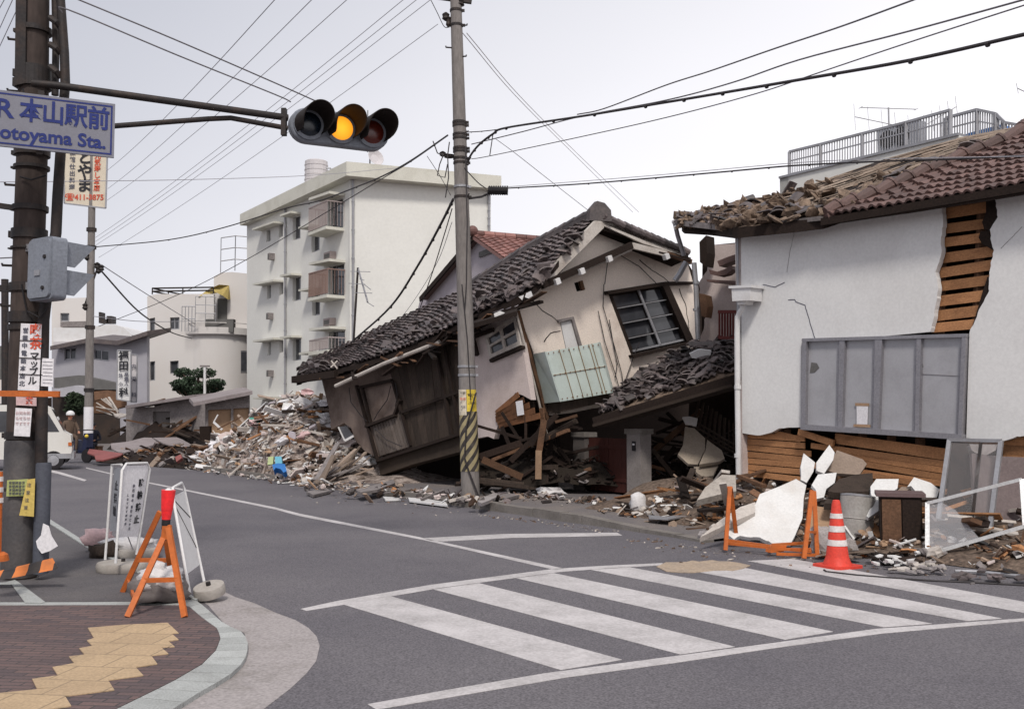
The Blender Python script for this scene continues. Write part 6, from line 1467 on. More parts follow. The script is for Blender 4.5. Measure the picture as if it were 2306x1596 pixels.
v = facesign('narrow_clinic_sign', 'narrow pale sign standing just right of the tall clinic sign', z_('B', 838,825, 876,828, 872,1130, 836,1128), 43.0, M_tank, frame=M_galv)
for k, (y, s) in enumerate(((905, .22), (985, .22), (1085, .22))): q = z_('B', 855, y); text('内児科'[k], P(*q, 42.95), XR, ZU, s, M_inkf, 'lettering', v, bold=.02, off=.02)
lp_ = root('leftmost_pole', 'thin dark pole far away at the left picture edge', 'utility pole', P(12, 1000, 45))
mb = MB(); mb.tube([P(12, 1000, 45), P(11, 629, 45)], .16, 10); mb.build('shaft', M_dark, lp_)
mb = MB(); mb.bar(P(2, 655, 45), P(22, 655, 45), .1, .1); mb.build('crossarm', M_dark, lp_)
# ============================================================ RUBBLE
HB0, HB1 = G(790, 1108), G(398, 1049); HV = HB1-HB0; HW = 3.8
def prof(s, ks): 
    for i in range(len(ks)-1):
        if s <= ks[i+1][0]: a, b = ks[i], ks[i+1]; t = (s-a[0])/(b[0]-a[0]); t = t*t*(3-2*t); return a[1]+(b[1]-a[1])*t
    return ks[-1][1]
HP_ = [(0, .08), (.12, .25), (.26, .55), (.42, 1.85), (.56, 1.95), (.68, 1.55), (.85, .95), (1, .3)]
def heap(s, t):
    p = HB0+HV*s+SN*(t*HW); h = prof(s, HP_)*math.sin(math.pi*min(1, max(0, t))**.85)**.75
    h += .22*noise.noise(p*1.1)*min(1, h*3); return Vector((p.x, p.y, max(.0, h)+.01))
def gridmesh(mb, fn, n, m):
    vs = [fn(i/n, j/m) for i in range(n+1) for j in range(m+1)]; fs = []
    for i in range(n):
        for j in range(m): fs.append((i*(m+1)+j, (i+1)*(m+1)+j, (i+1)*(m+1)+j+1, i*(m+1)+j+1))
    mb.raw(vs, fs)
mb = MB(); gridmesh(mb, heap, 60, 20)
tag(mb.build('rubble_mound', mat('dusty_heap_fill', (.36, .30, .265), .95, dirt=(.10, .07, .058), dirt_amt=.9, dirt_scale=5, fine=.4, fine_scale=22, bump=.9, bump_scale=14, thr=(.42, .6)), smooth=True), 'brown mound of crushed plaster and earth under the rubble heap', 'rubble mound', kind='stuff')
RM = [M_plaster_edge, M_trim, M_tan, M_pink, M_wood2, M_conc, M_tile, M_woodd, M_wood, mat('dusty_plank', (.26, .20, .16), .95, dirt_scale=3, var=.5), mat('dusty_clay', (.33, .24, .18), .95, dirt_scale=3, var=.3)]
def sliver(mb, c, rnd, s, m=None):
    k = rnd.random(); m = m or rrot(rnd, .45); mb.val = rnd.random()
    if k < .5: mb.box(c, (s*rnd.uniform(1.2, 4), s*rnd.uniform(.25, .7), s*rnd.uniform(.08, .25)), m)
    elif k < .8:
        n = rnd.randrange(4, 7); pts = []
        for i in range(n): a = 6.283*i/n+rnd.uniform(-.3, .3); r_ = s*rnd.uniform(.5, 1.1); pts.append(Vector(c)+m @ Vector((r_*math.cos(a), r_*math.sin(a)*.75, 0)))
        mb.prism(pts, m @ Vector((0, 0, s*rnd.uniform(.06, .2))))
    else: mb.rock(c, (s*1.3, s, s*.7), rnd.random(), m, 6, 4, .3)
def scatter(name, fn, n, seed, wts, smin, smax, lift=.05, label=None):
    rnd = random.Random(seed); mb = MB()
    for _ in range(n):
        c = fn(rnd); s = smin+(smax-smin)*rnd.random()**2
        mb.cur = rnd.choices(range(len(RM)), wts)[0]; sliver(mb, c+UP*lift*rnd.random(), rnd, s)
    o = mb.build(name, RM); tag(o, label, 'rubble', kind='stuff'); return o
#        slab trim tan pink wood conc tile dark lath dusty clay
WT = [13, 9, 3, 8, 3, 3, 2, 3, 1.0, 3, 4]
scatter('small_rubble', lambda r: heap(.18+.82*r.random(), r.random()**1.3*.95), 2600, 5, WT, .04, .17, .08, 'countless small splinters and crumbs covering the rubble heap')
scatter('kerb_rubble', lambda r: (lambda s: HB0+HV*s+SN*r.gauss(.1, .25)-SN*.1*0+UP*.03)(r.uniform(.08, 1.0)), 420, 6, WT, .03, .11, .03, 'small broken bits strewn along the kerb before the rubble heap')
def individual(n, seed, gen, name, label, cat, group):
    rnd = random.Random(seed)
    for _ in range(n):
        mb = MB(); m = gen(mb, rnd); tag(mb.build(name, m), label, cat, group)
def heapdir(rnd):
    m = rrot(rnd, .35); return m
def g_plank(mb, rnd):
    s, t = .24+.76*rnd.random(), rnd.random()*.85; c = heap(s, t)+UP*rnd.uniform(.03, .16); mb.val = rnd.random()
    mb.box(c, (rnd.uniform(.35, 1.5)*rnd.uniform(.6,1), rnd.uniform(.06, .16), rnd.uniform(.02, .06)), Matrix.Rotation(rnd.gauss(1.0, .8), 3, 'Z') @ Matrix.Rotation(rnd.gauss(0, .35), 3, 'Y') @ Matrix.Rotation(rnd.gauss(0, .5), 3, 'X'))
    return rnd.choices([M_wood2, M_trim, M_wood, M_tan, RM[9], M_white], [3, 4, 1.5, 2, 4, 1.5])[0]
individual(130, 21, g_plank, 'broken_plank', 'broken timber plank sticking out of the rubble heap beside the collapsed house', 'plank', 'broken planks in the rubble heap')
def g_slab(mb, rnd):
    s, t = .22+.78*rnd.random(), rnd.random()*.8; c = heap(s, t)+UP*rnd.uniform(.02, .12); m = rrot(rnd, .5); r0_ = rnd.uniform(.12, .36); n = rnd.randrange(5, 8); pts = []
    for i in range(n): a = 6.283*i/n+rnd.uniform(-.3, .3); r_ = r0_*rnd.uniform(.6, 1.15); pts.append(c+m @ Vector((r_*math.cos(a), r_*math.sin(a)*.7, 0)))
    mb.val = rnd.random(); mb.prism(pts, m @ Vector((0, 0, rnd.uniform(.02, .06)))); return rnd.choices([M_plaster_edge, M_pink, M_conc, M_trim, RM[10], M_greyst], [8, 5, 2, 3, 2, 3])[0]
individual(150, 22, g_slab, 'plaster_fragment', 'jagged flat plaster fragment lying on the rubble heap beside the collapsed house', 'plaster fragment', 'plaster fragments in the rubble heap')
def g_rag(mb, rnd):
    s, t = rnd.uniform(.1, .95), rnd.uniform(0, .5); c = heap(s, t)+UP*.1; r_ = rnd.uniform(.14, .3); mb.rock(c, (r_*1.6, r_*1.1, r_*.7), rnd.random(), rrot(rnd, .4), 9, 6, .45); return rnd.choice([M_bag, M_paper, M_bagp, M_bag])
individual(26, 24, g_rag, 'crumpled_cloth', 'crumpled pale bedding or bag lying in the rubble heap', 'cloth', 'crumpled cloths in the rubble heap')
# pieces one can single out
def es(name, m, Y0, Y1, th, label, cat, *xy): return slab(name, m, z_('E', *xy), Y0, Y1, th, label, cat)
es('white_board', M_plaster_edge, 25.2, 25.6, .04, 'upright white board at the top of the rubble heap', 'board', 800,670, 790,640, 850,585, 905,578, 900,610, 865,650, 830,685)
es('white_sheet', M_paper, 24.6, 25.0, .03, 'white bent sheet leaning at the right side of the rubble heap', 'sheet', 1000,660, 1060,645, 1112,655, 1116,750, 1050,765, 985,795, 1000,730)
es('white_drape', M_bag, 25.2, 25.4, .05, 'white drape slumped on the crest of the rubble heap', 'cloth', 765,580, 800,560, 870,570, 860,600, 830,620, 800,665, 790,620, 765,600)
es('pale_sheet', M_trim, 25.0, 25.4, .04, 'pale cream panel sliding down from the heap crest', 'panel', 870,670, 930,680, 1000,730, 985,760, 930,730, 880,690)
es('teal_crate', mat('teal_plastic', (.06, .26, .20), .6), 26.2, 26.3, .3, 'small teal plastic crate at the back of the rubble heap', 'crate', 527,655, 590,655, 597,690, 527,692)
es('blue_bag', M_bluetarp, 22.6, 22.8, .18, 'blue plastic bag low in the rubble heap near the street', 'bag', 690,990, 730,978, 780,985, 792,1035, 770,1045, 750,1020, 715,1010, 700,1030)
es('light_blue_box', mat('light_blue', (.12, .38, .50), .6), 23.0, 23.1, .2, 'small light blue box beside the blue bag in the rubble', 'box', 708,932, 755,930, 760,980, 712,982)
es('lime_packet', mat('lime_paper', (.45, .52, .27), .8), 23.05, 23.1, .1, 'pale lime packet left of the light blue box in the rubble', 'packet', 662,935, 700,930, 695,985, 655,990)
es('brown_basket', M_wood2, 26.0, 26.1, .3, 'brown rounded basket in the upper left part of the heap', 'basket', 592,740, 630,728, 655,760, 645,805, 605,808, 590,780)
es('red_rag', M_redsheet, 28.5, 28.6, .15, 'small red rag at the left end of the rubble heap', 'rag', 0,935, 40,915, 50,940, 10,970)
es('red_scrap', M_coner, 29.5, 29.6, .1, 'tiny red scrap on the heap behind the planks', 'scrap', 305,785, 322,770, 322,805, 308,810)
for a, b, Y, w_, nm, lb, m in [((590, 622), (845, 900), 25.0, .09, 'long_beam', 'long reddish brown beam lying diagonally across the rubble heap', M_wood2), ((540, 712), (760, 690), 25.6, .08, 'dark_beam', 'dark beam lying level across the upper heap', M_woodd),
        ((790, 790), (1040, 905), 24.2, .06, 'thin_batten', 'thin orange brown batten low across the heap', M_wood), ((640, 590), (700, 640), 26.0, .06, 'short_batten', 'short batten poking from the top left of the heap', M_wood2), ((800, 780), (830, 860), 24.3, .05, 'upright_batten', 'orange brown batten standing in the middle of the heap', M_wood),
        ((948, 520), (958, 570), 25.8, .10, 'standing_post', 'short pale post standing upright on top of the heap', M_tan), ((650, 800), (530, 870), 25.0, .07, 'grey_plank', 'grey plank slanting down the left flank of the heap', RM[9]), ((470, 650), (300, 740), 27.5, .06, 'leaning_pole', 'leaning brown pole behind the rubble heap', M_wood2)]:
    mb = MB(); mb.bar(P(*z_('E', *a), Y), P(*z_('E', *b), Y), w_, w_*.5); one(mb, nm, m, lb, 'beam')
mb = MB(); q = [P(*p, 29.0) for p in z_('E', 305,635, 275,688, 335,742)]; mb.bar(q[0], q[1], .05, .03); mb.bar(q[1], q[2], .08, .05); one(mb, 'bent_white_rail', M_white, 'bent white rail standing against the weathered shed', 'rail')
fw = root('white_corner_frame', 'broken white corner frame beside the end of the collapsed house', 'frame', P(*z_('E', 1200, 820), 23.2))
mb = MB(); q = [P(*p, 23.2) for p in z_('E', 1160,722, 1205,820, 1268,785)]; mb.bar(q[0], q[1], .05, .03); mb.bar(q[1], q[2], .07, .05); mb.build('rail', M_white, fw)
mb = MB(); q = [P(*p, 23.22) for p in z_('E', 1160,722, 1205,820, 1268,785, 1215,715)]; mb.prism(q, (0, .01, 0)); mb.build('pane', M_glassb, fw)
# grey boards leaning together at the near end
rnd = random.Random(31)
for i in range(26):
    x = rnd.uniform(700, 775); y = 1100-rnd.random()*20; a = P(x-rnd.uniform(0, 35), y, 21.3+rnd.random()*1.2); b = a+Vector((rnd.uniform(.25, .9), rnd.uniform(.0, .6), rnd.uniform(.15, .8)))
    a.z = max(a.z, .04); mb = MB(); mb.val = rnd.random(); mb.bar(a, b, rnd.uniform(.07, .16), .03); tag(mb.build('weathered_board', RM[9] if i % 3 else M_conc), 'grey weathered board leaning in a bundle at the near end of the rubble heap', 'board', 'weathered boards at the near end of the heap')
# left scrap: tin sheets, red sheets, dark timbers in front of the sheds
def qs(name, m, Y0, Y1, th, label, cat, *xy, k='Q'): return slab(name, m, z_(k, *xy), Y0, Y1, th, label, cat)
qs('grey_tin_sheet', M_tinroof, 32.5, 35.0, .04, 'large grey tin sheet fallen flat before the concrete shed', 'tin sheet', 550,855, 800,830, 1060,765, 1180,770, 1290,850, 1210,880, 1000,930, 760,995, 660,985, 560,935)
qs('second_tin_sheet', M_tinroof, 33.0, 35.0, .04, 'narrow bent tin sheet lying right of the large grey sheet', 'tin sheet', 1200,770, 1560,760, 1640,790, 1800,880, 1700,930, 1560,910, 1450,880, 1350,850)
qs('red_tin_sheet', M_redsheet, 30.5, 32.0, .04, 'faded red tin sheet lying low before the grey sheets', 'tin sheet', 220,940, 400,960, 740,1010, 700,1040, 520,1090, 440,1110, 320,1110, 300,1040, 190,1000)
def lowmound(a, b, w_, h): 
    def f(s, t): p = a.lerp(b, s)+SN*(t*w_); hh = h*math.sin(math.pi*min(1, t))**.7*math.sin(math.pi*(.08+.84*s))**.5; return Vector((p.x, p.y, hh*(1+.5*noise.noise(p*1.3))+.02))
    return f
fm = lowmound(G(500, 1062), G(215, 1042), 3.2, .45)
mb = MB(); gridmesh(mb, fm, 26, 8); tag(mb.build('dark_debris_mound', M_woodd, smooth=True), 'dark low debris under the fallen tin sheets', 'debris', kind='stuff')
scatter('dark_debris_bits', lambda r: fm(r.random(), r.random()*.7), 420, 55, [.3, 1, 1, .5, 5, 2, 4, 8, .5, 3, 1], .06, .25, .1, 'splintered dark bits around the fallen tin sheets')
fm2 = lowmound(G(345, 1030), G(235, 1018), 3.0, 1.5)
mb = MB(); gridmesh(mb, fm2, 14, 8); tag(mb.build('timber_mound', M_woodd, smooth=True), 'dark heap of timbers behind the thin street pole', 'debris', kind='stuff')
rnd = random.Random(61)
for i in range(34):
    c = fm2(rnd.random(), rnd.uniform(.1, .8))+UP*rnd.uniform(0, .5); mb = MB(); mb.val = rnd.random(); mb.box(c, (rnd.uniform(.8, 2.2), .1, .06), Matrix.Rotation(rnd.gauss(.4, .5), 3, 'Z') @ Matrix.Rotation(rnd.gauss(-.3, .3), 3, 'Y'))
    tag(mb.build('dark_timber', [M_woodd, M_wood2, M_siding][i % 3]), 'dark splintered timber in the heap between the street pole and the concrete shed', 'timber', 'timbers heaped by the concrete shed')
hub = P(*z_('Q', 600, 370), 38)
for i, (x, y) in enumerate([(330, 230), (400, 170), (440, 170), (520, 145), (545, 200), (320, 290), (330, 340), (360, 350), (470, 160), (375, 300)]):
    mb = MB(); mb.val = rnd.random(); mb.bar(hub+Vector((rnd.uniform(-.15, .2), 0, rnd.uniform(-.2, .1))), P(*z_('Q', x, y), 38+rnd.uniform(-.3, .3)), .09, .03); tag(mb.build('fanned_lath', M_trim), 'pale lath fanning out above the timber heap beside the thin street pole', 'lath', 'fanned laths above the timber heap')
qs('pale_board', M_trim, 37.5, 38, .05, 'pale board lying under the fanned laths', 'board', 590,400, 700,390, 790,400, 780,430, 680,455, 610,430)
qs('brown_lath_wall', M_wood2, 42.5, 43, .06, 'brown boarded wall section standing behind the fanned laths', 'wall section', 290,60, 500,40, 640,60, 650,190, 790,200, 790,290, 600,330, 560,240, 450,160, 300,200)

# ---------------------------------------------- gate with two posts
gc = G(1443, 1118, .12)
def gpost(c, label, a=.36, b=.26, h=.98, m=None):
    r_ = root('gate_post', label, 'gate post', c, 'gate posts'); o = c
    mb = MB(); mb.par(o, SD*a, SN*b, UP*h); mb.build('shaft', m or mat('gate_post_render', (.25, .225, .215), .93, dirt=(.13, .11, .1), dirt_amt=.6, dirt_scale=2.5, fine=.15), r_)
    mb = MB(); mb.par(o-SD*.03-SN*.03+UP*h, SD*(a+.06), SN*(b+.06), UP*.09); mb.build('cap', M_kerb, r_); return r_
g1 = gpost(gc, 'grey rendered gate post with a bell push right of the brown gate', h=1.10)
mb = MB(); c = gc+SD*.12-SN*.012+UP*.80; mb.par(c, SD*.09, SN*.012, UP*.17); mb.build('bell_push', M_black, g1)
mb = MB(); mb.par(c+SD*.02-SN*.006+UP*.1, SD*.05, SN*.006, UP*.03); mb.build('name_plate', M_paper, g1)
g2c = gc+SD*1.55; gpost(g2c, 'grey gate post in shade left of the brown gate', .34, .26, 1.02, mat('shaded_post', (.11, .095, .088), .93, dirt_scale=2.5))  # shade put into a darker copy of the post render
ga = root('garden_gate', 'low dark brown double garden gate between the two posts', 'gate', gc+SD*.4)
for k in (0, 1):
    mb = MB()
    for i in range(5): mb.val = rnd.random(); mb.par(gc+SD*(.38+k*.58+i*.114)+SN*.09+UP*.03, SD*.11, SN*.03, UP*(.98))
    mb.bar(gc+SD*(.38+k*.58)+SN*.08+UP*.25, gc+SD*(.95+k*.58)+SN*.08+UP*.25, .02, .06); mb.bar(gc+SD*(.38+k*.58)+SN*.08+UP*.85, gc+SD*(.95+k*.58)+SN*.08+UP*.85, .02, .06)
    mb.build('leaf', M_gate, ga)

# ---------------------------------------------- tangle beneath the houses, its shade painted as near-black colour
def under(rnd, a=(1090, 1100), b=(1650, 1060), y0=955, y1=1110):
    x = rnd.uniform(1085, 1300) if rnd.random() < .55 else rnd.uniform(1470, 1655); y = rnd.uniform(y0, y1); Yd = 18.3+(rnd.random()*1.0); p = P(x, y, Yd); p.z = max(p.z, .16); return p
rnd = random.Random(71)
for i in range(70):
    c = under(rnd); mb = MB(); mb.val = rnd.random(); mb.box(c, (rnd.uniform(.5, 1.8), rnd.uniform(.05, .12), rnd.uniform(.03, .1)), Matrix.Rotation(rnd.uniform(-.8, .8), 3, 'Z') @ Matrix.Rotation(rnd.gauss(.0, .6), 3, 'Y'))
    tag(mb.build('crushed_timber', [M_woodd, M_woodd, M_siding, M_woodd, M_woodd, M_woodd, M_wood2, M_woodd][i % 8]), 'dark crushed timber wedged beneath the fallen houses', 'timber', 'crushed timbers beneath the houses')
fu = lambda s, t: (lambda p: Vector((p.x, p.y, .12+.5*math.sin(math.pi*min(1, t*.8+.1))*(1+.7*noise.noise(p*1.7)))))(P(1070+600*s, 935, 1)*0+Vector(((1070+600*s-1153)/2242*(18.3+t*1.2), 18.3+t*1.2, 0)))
mb = MB(); gridmesh(mb, fu, 36, 6); tag(mb.build('crushed_earth', mat('shade_black_earth', (.022, .016, .012), .95, dirt_scale=4, bump=.8)), 'dark crushed earth and wood beneath the fallen houses', 'debris', kind='stuff')  # earth coloured near black in place of the shade under the houses
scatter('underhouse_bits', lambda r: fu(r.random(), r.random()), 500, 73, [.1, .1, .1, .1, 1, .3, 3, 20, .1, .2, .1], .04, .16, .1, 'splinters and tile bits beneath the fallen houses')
def ss(name, m, Y0, Y1, th, label, cat, *xy): return slab(name, m, z_('S', *xy), Y0, Y1, th, label, cat)
M_slabt = mat('tan_wall_render', (.36, .30, .24), .92, dirt=(.2, .16, .125), dirt_amt=.6, dirt_scale=3)
ss('fallen_wall_slab', M_slabt, 17.3, 17.9, .06, 'tan fallen wall slab leaning under the slumped roof, left of its twin', 'wall slab', 1015,760, 1085,775, 1165,850, 1165,930, 1110,1045, 1040,1042, 960,970, 1000,900)
ss('fallen_wall_slab', M_slabt, 17.1, 17.7, .06, 'tan fallen wall slab with a chipped corner nearest the drainpipe', 'wall slab', 1180,860, 1290,940, 1312,1000, 1275,1022, 1120,1045, 1168,935)
ss('lower_wall_slab', M_slabt, 17.0, 17.3, .06, 'small grey slab below the two tan wall slabs', 'wall slab', 1080,1065, 1265,1045, 1225,1130, 1150,1140, 1100,1105)
ss('white_torn_plaster', M_plaster_edge, 17.7, 17.8, .04, 'white torn plaster edge above the tan wall slabs', 'plaster piece', 995,690, 1050,685, 1110,700, 1100,755, 1060,745, 1020,740)
ss('tan_sheet', M_tan, 16.9, 17.1, .04, 'tan sheet lying below the tan wall slabs', 'sheet', 1045,1140, 1220,1135, 1200,1200, 1090,1250, 1065,1230)
lt = root('lath_lattice', 'grey lath lattice hanging behind the tan wall slabs', 'lattice', P(*z_('S', 1250, 850), 17.9))
mb = MB()
for i in range(9): a = z_('S', 1120+i*32, 560+i*22); b = z_('S', 1075+i*38, 770+i*24); mb.val = .5; mb.bar(P(*a, 18.0), P(*b, 17.9), .05, .02)
for k in range(3): mb.bar(P(*z_('S', 1085, 720+k*40), 17.95), P(*z_('S', 1385, 900+k*30), 17.7), .04, .03)
mb.build('laths', M_siding, lt)
qs('grey_rock_slab', mat('speckled_render', (.40, .36, .32), .95, dirt=(.22, .19, .17), dirt_amt=.8, dirt_scale=6, bump=.6), 13.6, 14.2, .10, 'speckled grey render slab lying beside the drainpipe foot', 'render slab', 145,660, 200,575, 310,492, 400,495, 405,600, 300,620, k='H')

# ---------------------------------------------- debris before the white house
def wl(t, o): return Vector((WA.x, WA.y, 0))+WD*t-WB_*o
def fr_(s, t): 
    p = wl(-1.6+s*10, t*2.3-.3); h = .48*(1-min(1, t))**.8*(1+.5*noise.noise(p*1.4)); return Vector((p.x, p.y, max(0, h)+.012))
mb = MB(); gridmesh(mb, fr_, 60, 10); tag(mb.build('plaster_debris_mound', mat('dark_rubble_fill', (.135, .098, .075), .95, dirt=(.05, .035, .028), dirt_amt=.9, dirt_scale=4, fine=.45, fine_scale=22, bump=.9, bump_scale=14), smooth=True), 'brown debris banked along the foot of the white house', 'debris', kind='stuff')
scatter('front_debris_bits', lambda r: fr_(r.uniform(.05, 1), r.random()**.8), 1500, 83, [5, 3, 3, 1, 7, 3, 3, 7, 3, 4, 3], .02, .13, .06, 'splintered wood and plaster crumbs along the foot of the white house')
def wpt(i): return wl(i, 0)
rnd = random.Random(91)
for i in range(60):
    c = fr_(rnd.uniform(.08, .95), rnd.uniform(.1, .75))+UP*rnd.uniform(.03, .2); mb = MB(); mb.val = rnd.random(); mb.box(c, (rnd.uniform(.4, 1.3), rnd.uniform(.05, .14), rnd.uniform(.015, .05)), Matrix.Rotation(rnd.gauss(-.7, .6), 3, 'Z') @ Matrix.Rotation(rnd.gauss(0, .3), 3, 'Y') @ Matrix.Rotation(rnd.gauss(0, .4), 3, 'X'))
    tag(mb.build('splintered_board', [M_wood2, M_woodd, M_wood, M_siding, M_trim][i % 5]), 'splintered board in the debris along the foot of the white house', 'board', 'splintered boards along the white house')
def hs(name, m, Y0, Y1, th, label, cat, *xy, tilt=0.0): return slab(name, m, z_('H', *xy), Y0, Y1, th, label, cat, tilt=tilt)
WS = M_plaster_edge
def hj(*xy): 
    p = z_('H', *xy); return p
o = slab('white_plaster_slab', WS, jag(z_('H', 800,520, 868,560, 850,650, 842,780, 790,900, 765,945, 640,945), .5, 12, 1)+jag(z_('H', 640,945, 560,905, 500,905, 430,895, 390,920, 330,875), 1.2, 7, 2)+z_('H', 440,770, 530,690, 560,620, 700,565), 11.7, 12.6, .05, 'largest white plaster slab leaning behind the left orange trestle', 'plaster slab')
hs('white_plaster_shard', WS, 12.6, 12.9, .05, 'pointed white plaster shard, left of the pair standing on the largest slab', 'plaster slab', 835,500, 830,440, 850,350, 925,410, 915,470, 870,545, 830,525)
hs('white_plaster_shard', WS, 12.65, 12.95, .05, 'slanted white plaster shard, right of the pair standing on the largest slab', 'plaster slab', 935,410, 1020,295, 1055,345, 1045,395, 985,485, 935,465)
hs('white_plaster_piece', WS, 12.2, 12.5, .05, 'ragged white plaster piece just right of the largest slab', 'plaster slab', 903,560, 945,490, 1068,478, 1055,545, 1000,585, 985,640, 935,652, 930,590)
hs('white_plaster_piece', WS, 11.9, 12.2, .06, 'broad white plaster piece above the slanting shard by the cabinet', 'plaster slab', 1292,570, 1330,520, 1478,520, 1470,582, 1420,615, 1310,652, 1295,620)
hs('white_plaster_piece', WS, 11.6, 11.9, .05, 'slanting white plaster shard pointing down beside the cone', 'plaster slab', 1265,765, 1320,650, 1450,622, 1440,660, 1360,720, 1280,775)
hs('white_plaster_piece', WS, 12.0, 12.2, .05, 'rounded white plaster piece left of the upright door frame', 'plaster slab', 1535,572, 1580,508, 1690,545, 1748,590, 1730,642, 1600,642, 1583,592, 1560,565)
hs('white_plaster_piece', WS, 10.6, 11.0, .05, 'flat white plaster wedge under the lying window frame', 'plaster slab', 1645,1092, 1700,1030, 1832,998, 1822,1040, 1700,1092)
hs('dusty_board', RM[9], 12.8, 13.1, .05, 'dusty brown panel leaning on the laths behind the white shards', 'panel', 1000,462, 1070,330, 1240,390, 1268,420, 1220,492, 1060,482)
hs('dark_folded_panel', M_siding, 12.0, 12.6, .08, 'dark folded panel sagging over the barrel', 'panel', 1010,600, 1085,520, 1200,490, 1305,480, 1312,560, 1280,600, 1060,610)
hs('lower_dark_panel', M_siding, 11.9, 12.3, .08, 'second dark panel just above the barrel', 'panel', 985,680, 1020,620, 1200,605, 1310,610, 1275,655, 1080,685)
hs('small_dark_panel', RM[9], 12.1, 12.3, .05, 'small brown panel between the two right plaster pieces', 'panel', 1455,610, 1500,570, 1570,580, 1600,640, 1530,650, 1480,640)
hs('pinkish_plank', M_trim, 11.5, 12.3, .07, 'pinkish white plank sloping down behind the left orange trestle', 'plank', 165,905, 300,790, 430,705, 532,672, 530,742, 330,825)
hs('brown_box_side', M_tan, 11.9, 12.2, .05, 'brown board standing left of the white barrel', 'board', 880,690, 1050,718, 1062,760, 1060,925, 985,900, 890,905)
# barrel
c = P(*z_('H', 1190, 925), 11.85); br = root('barrel', 'pale metal barrel half buried behind the traffic cone', 'barrel', c)
mb = MB(); ax = Vector((.12, .1, 1)).normalized(); mb.lathe(c, [(.19, 0), (.2, .02), (.195, .24), (.203, .25), (.195, .26), (.2, .50), (.19, .51)], 28, tuple(ax)); autosmooth(mb.build('body', mat('dull_drum', (.36, .34, .32), .5, dirt=(.24, .21, .19), dirt_amt=.7, dirt_scale=3), br))
mb = MB(); mb.lathe(c+ax*.51, [(.2, 0), (.2, .02), (.14, .03)], 28, tuple(ax)); mb.build('lid', M_galv, br)
# cabinet
c = P(*z_('H', 1362, 1030), 11.3); c.z = .02; cbt = root('wooden_cabinet', 'dark brown wooden cabinet standing in the debris right of the cone', 'cabinet', c)
cx, cy = Vector((.93, -.30, 0)).normalized(), Vector((.30, .93, 0)).normalized()
mb = MB(); mb.par(c, cx*.44, cy*.42, UP*.62); mb.build('body', M_woodd, cbt)
mb = MB(); mb.par(c-cx*.04-cy*.04+UP*.62, cx*.52, cy*.5, UP*.04); mb.build('top', mat('dusty_top', (.13, .085, .085), .6, dirt_scale=3), cbt)
mb = MB(); mb.par(c+cx*.02-cy*.02+UP*.04, cx*.20, cy*.02, UP*.55); mb.build('door', M_wood2, cbt)
mb = MB(); mb.par(c+cx*.235-cy*.02+UP*.04, cx*.19, cy*.02, UP*.55); mb.build('door', M_woodd, cbt)
# upright door frame, lying window frame, large panel
df = root('upright_door_frame', 'tall grey aluminium door frame leaning against the white house', 'door frame', P(*z_('H', 1900, 900), 11.9))
q = [P(*p, y) for p, y in zip(z_('H', 1815,262, 2155,268, 2075,905, 1740,790), (11.95, 11.5, 11.2, 11.6))]
mb = MB()
for i, w_ in ((0, .05), (1, .05), (2, .04), (3, .05)): mb.bar(q[i], q[(i+1) % 4], w_, .04)
mb.build('frame', M_galv, df)
mb = MB(); mb.bar(q[0].lerp(q[1], .62), q[3].lerp(q[2], .66), .03, .03); mb.build('mullion', M_dark, df)
M_clear, nt_, b_ = newmat('dusty_clear_glass'); b_.inputs['Base Color'].default_value = (.55, .52, .52, 1); b_.inputs['Roughness'].default_value = .08; b_.inputs['Alpha'].default_value = .10
mb = MB(); mb.prism([q[0], q[1], q[2], q[3]], (0, .008, 0)); mb.build('pane', M_clear, df)
M_darkpl = mat('mauve_panel', (.115, .085, .085), .5, dirt=(.19, .15, .145), dirt_amt=.5, dirt_scale=2.5)
slab('mauve_panel', M_darkpl, z_('H', 1960,350, 2140,370, 2500,385, 2500,1000, 2306,965, 2080,905, 1985,860), 11.25, 11.7, .06, 'large dark mauve panel standing behind the two frames at the right edge', 'panel')
slab('dark_recess_panel', M_woodd, z_('H', 1830,280, 1950,285, 1975,860, 1800,800), 11.75, 12.1, .06, 'dark brown torn panel seen through the upright door frame', 'panel')
slab('hanging_plaster_lump', M_conc, z_('H', 1945,290, 2130,295, 2120,330, 2060,362, 1990,350, 1960,330), 11.85, 11.9, .08, 'grey plaster lump hanging at the top of the upright door frame', 'plaster piece')
lf = root('lying_window_frame', 'white window frame with a torn screen tipped over in the debris at the right edge', 'window frame', P(*z_('H', 1665, 1020), 10.7))
q = [P(*p, y) for p, y in zip(z_('H', 1668,680, 2290,522, 2312,832, 1668,1018), (11.1, 10.5, 10.35, 10.75))]
mb = MB()
for i in range(4): mb.bar(q[i], q[(i+1) % 4], .045, .035)
mb.build('frame', M_alul, lf)
mb = MB(); mb.prism([q[0], q[0].lerp(q[1], .12), q[0].lerp(q[2], .30), q[3].lerp(q[2], .55), q[3]], (0, .004, 0))
M_scr, nt_, b_ = newmat('torn_screen'); b_.inputs['Base Color'].default_value = (.55, .54, .56, 1); b_.inputs['Alpha'].default_value = .22; b_.inputs['Roughness'].default_value = .9
mb.build('screen', M_scr, lf)
slab('long_brown_board', M_tan, z_('H', 1925,960, 2306,1015, 2600,1060, 2600,1180, 2306,1112, 1945,1065), 10.6, 10.9, .05, 'long brown board on edge at the bottom right of the debris', 'board')
slab('brown_block', M_wood2, z_('H', 1840,1000, 1900,990, 1930,1080, 1925,1120, 1850,1110), 10.7, 10.9, .2, 'short brown block beside the flat plaster wedge', 'block')
slab('black_strip', M_black, z_('H', 1970,905, 2010,915, 2120,965, 2200,990, 2100,968, 2005,935), 10.6, 10.7, .04, 'black rubber strip draped over the lying window frame', 'strip')
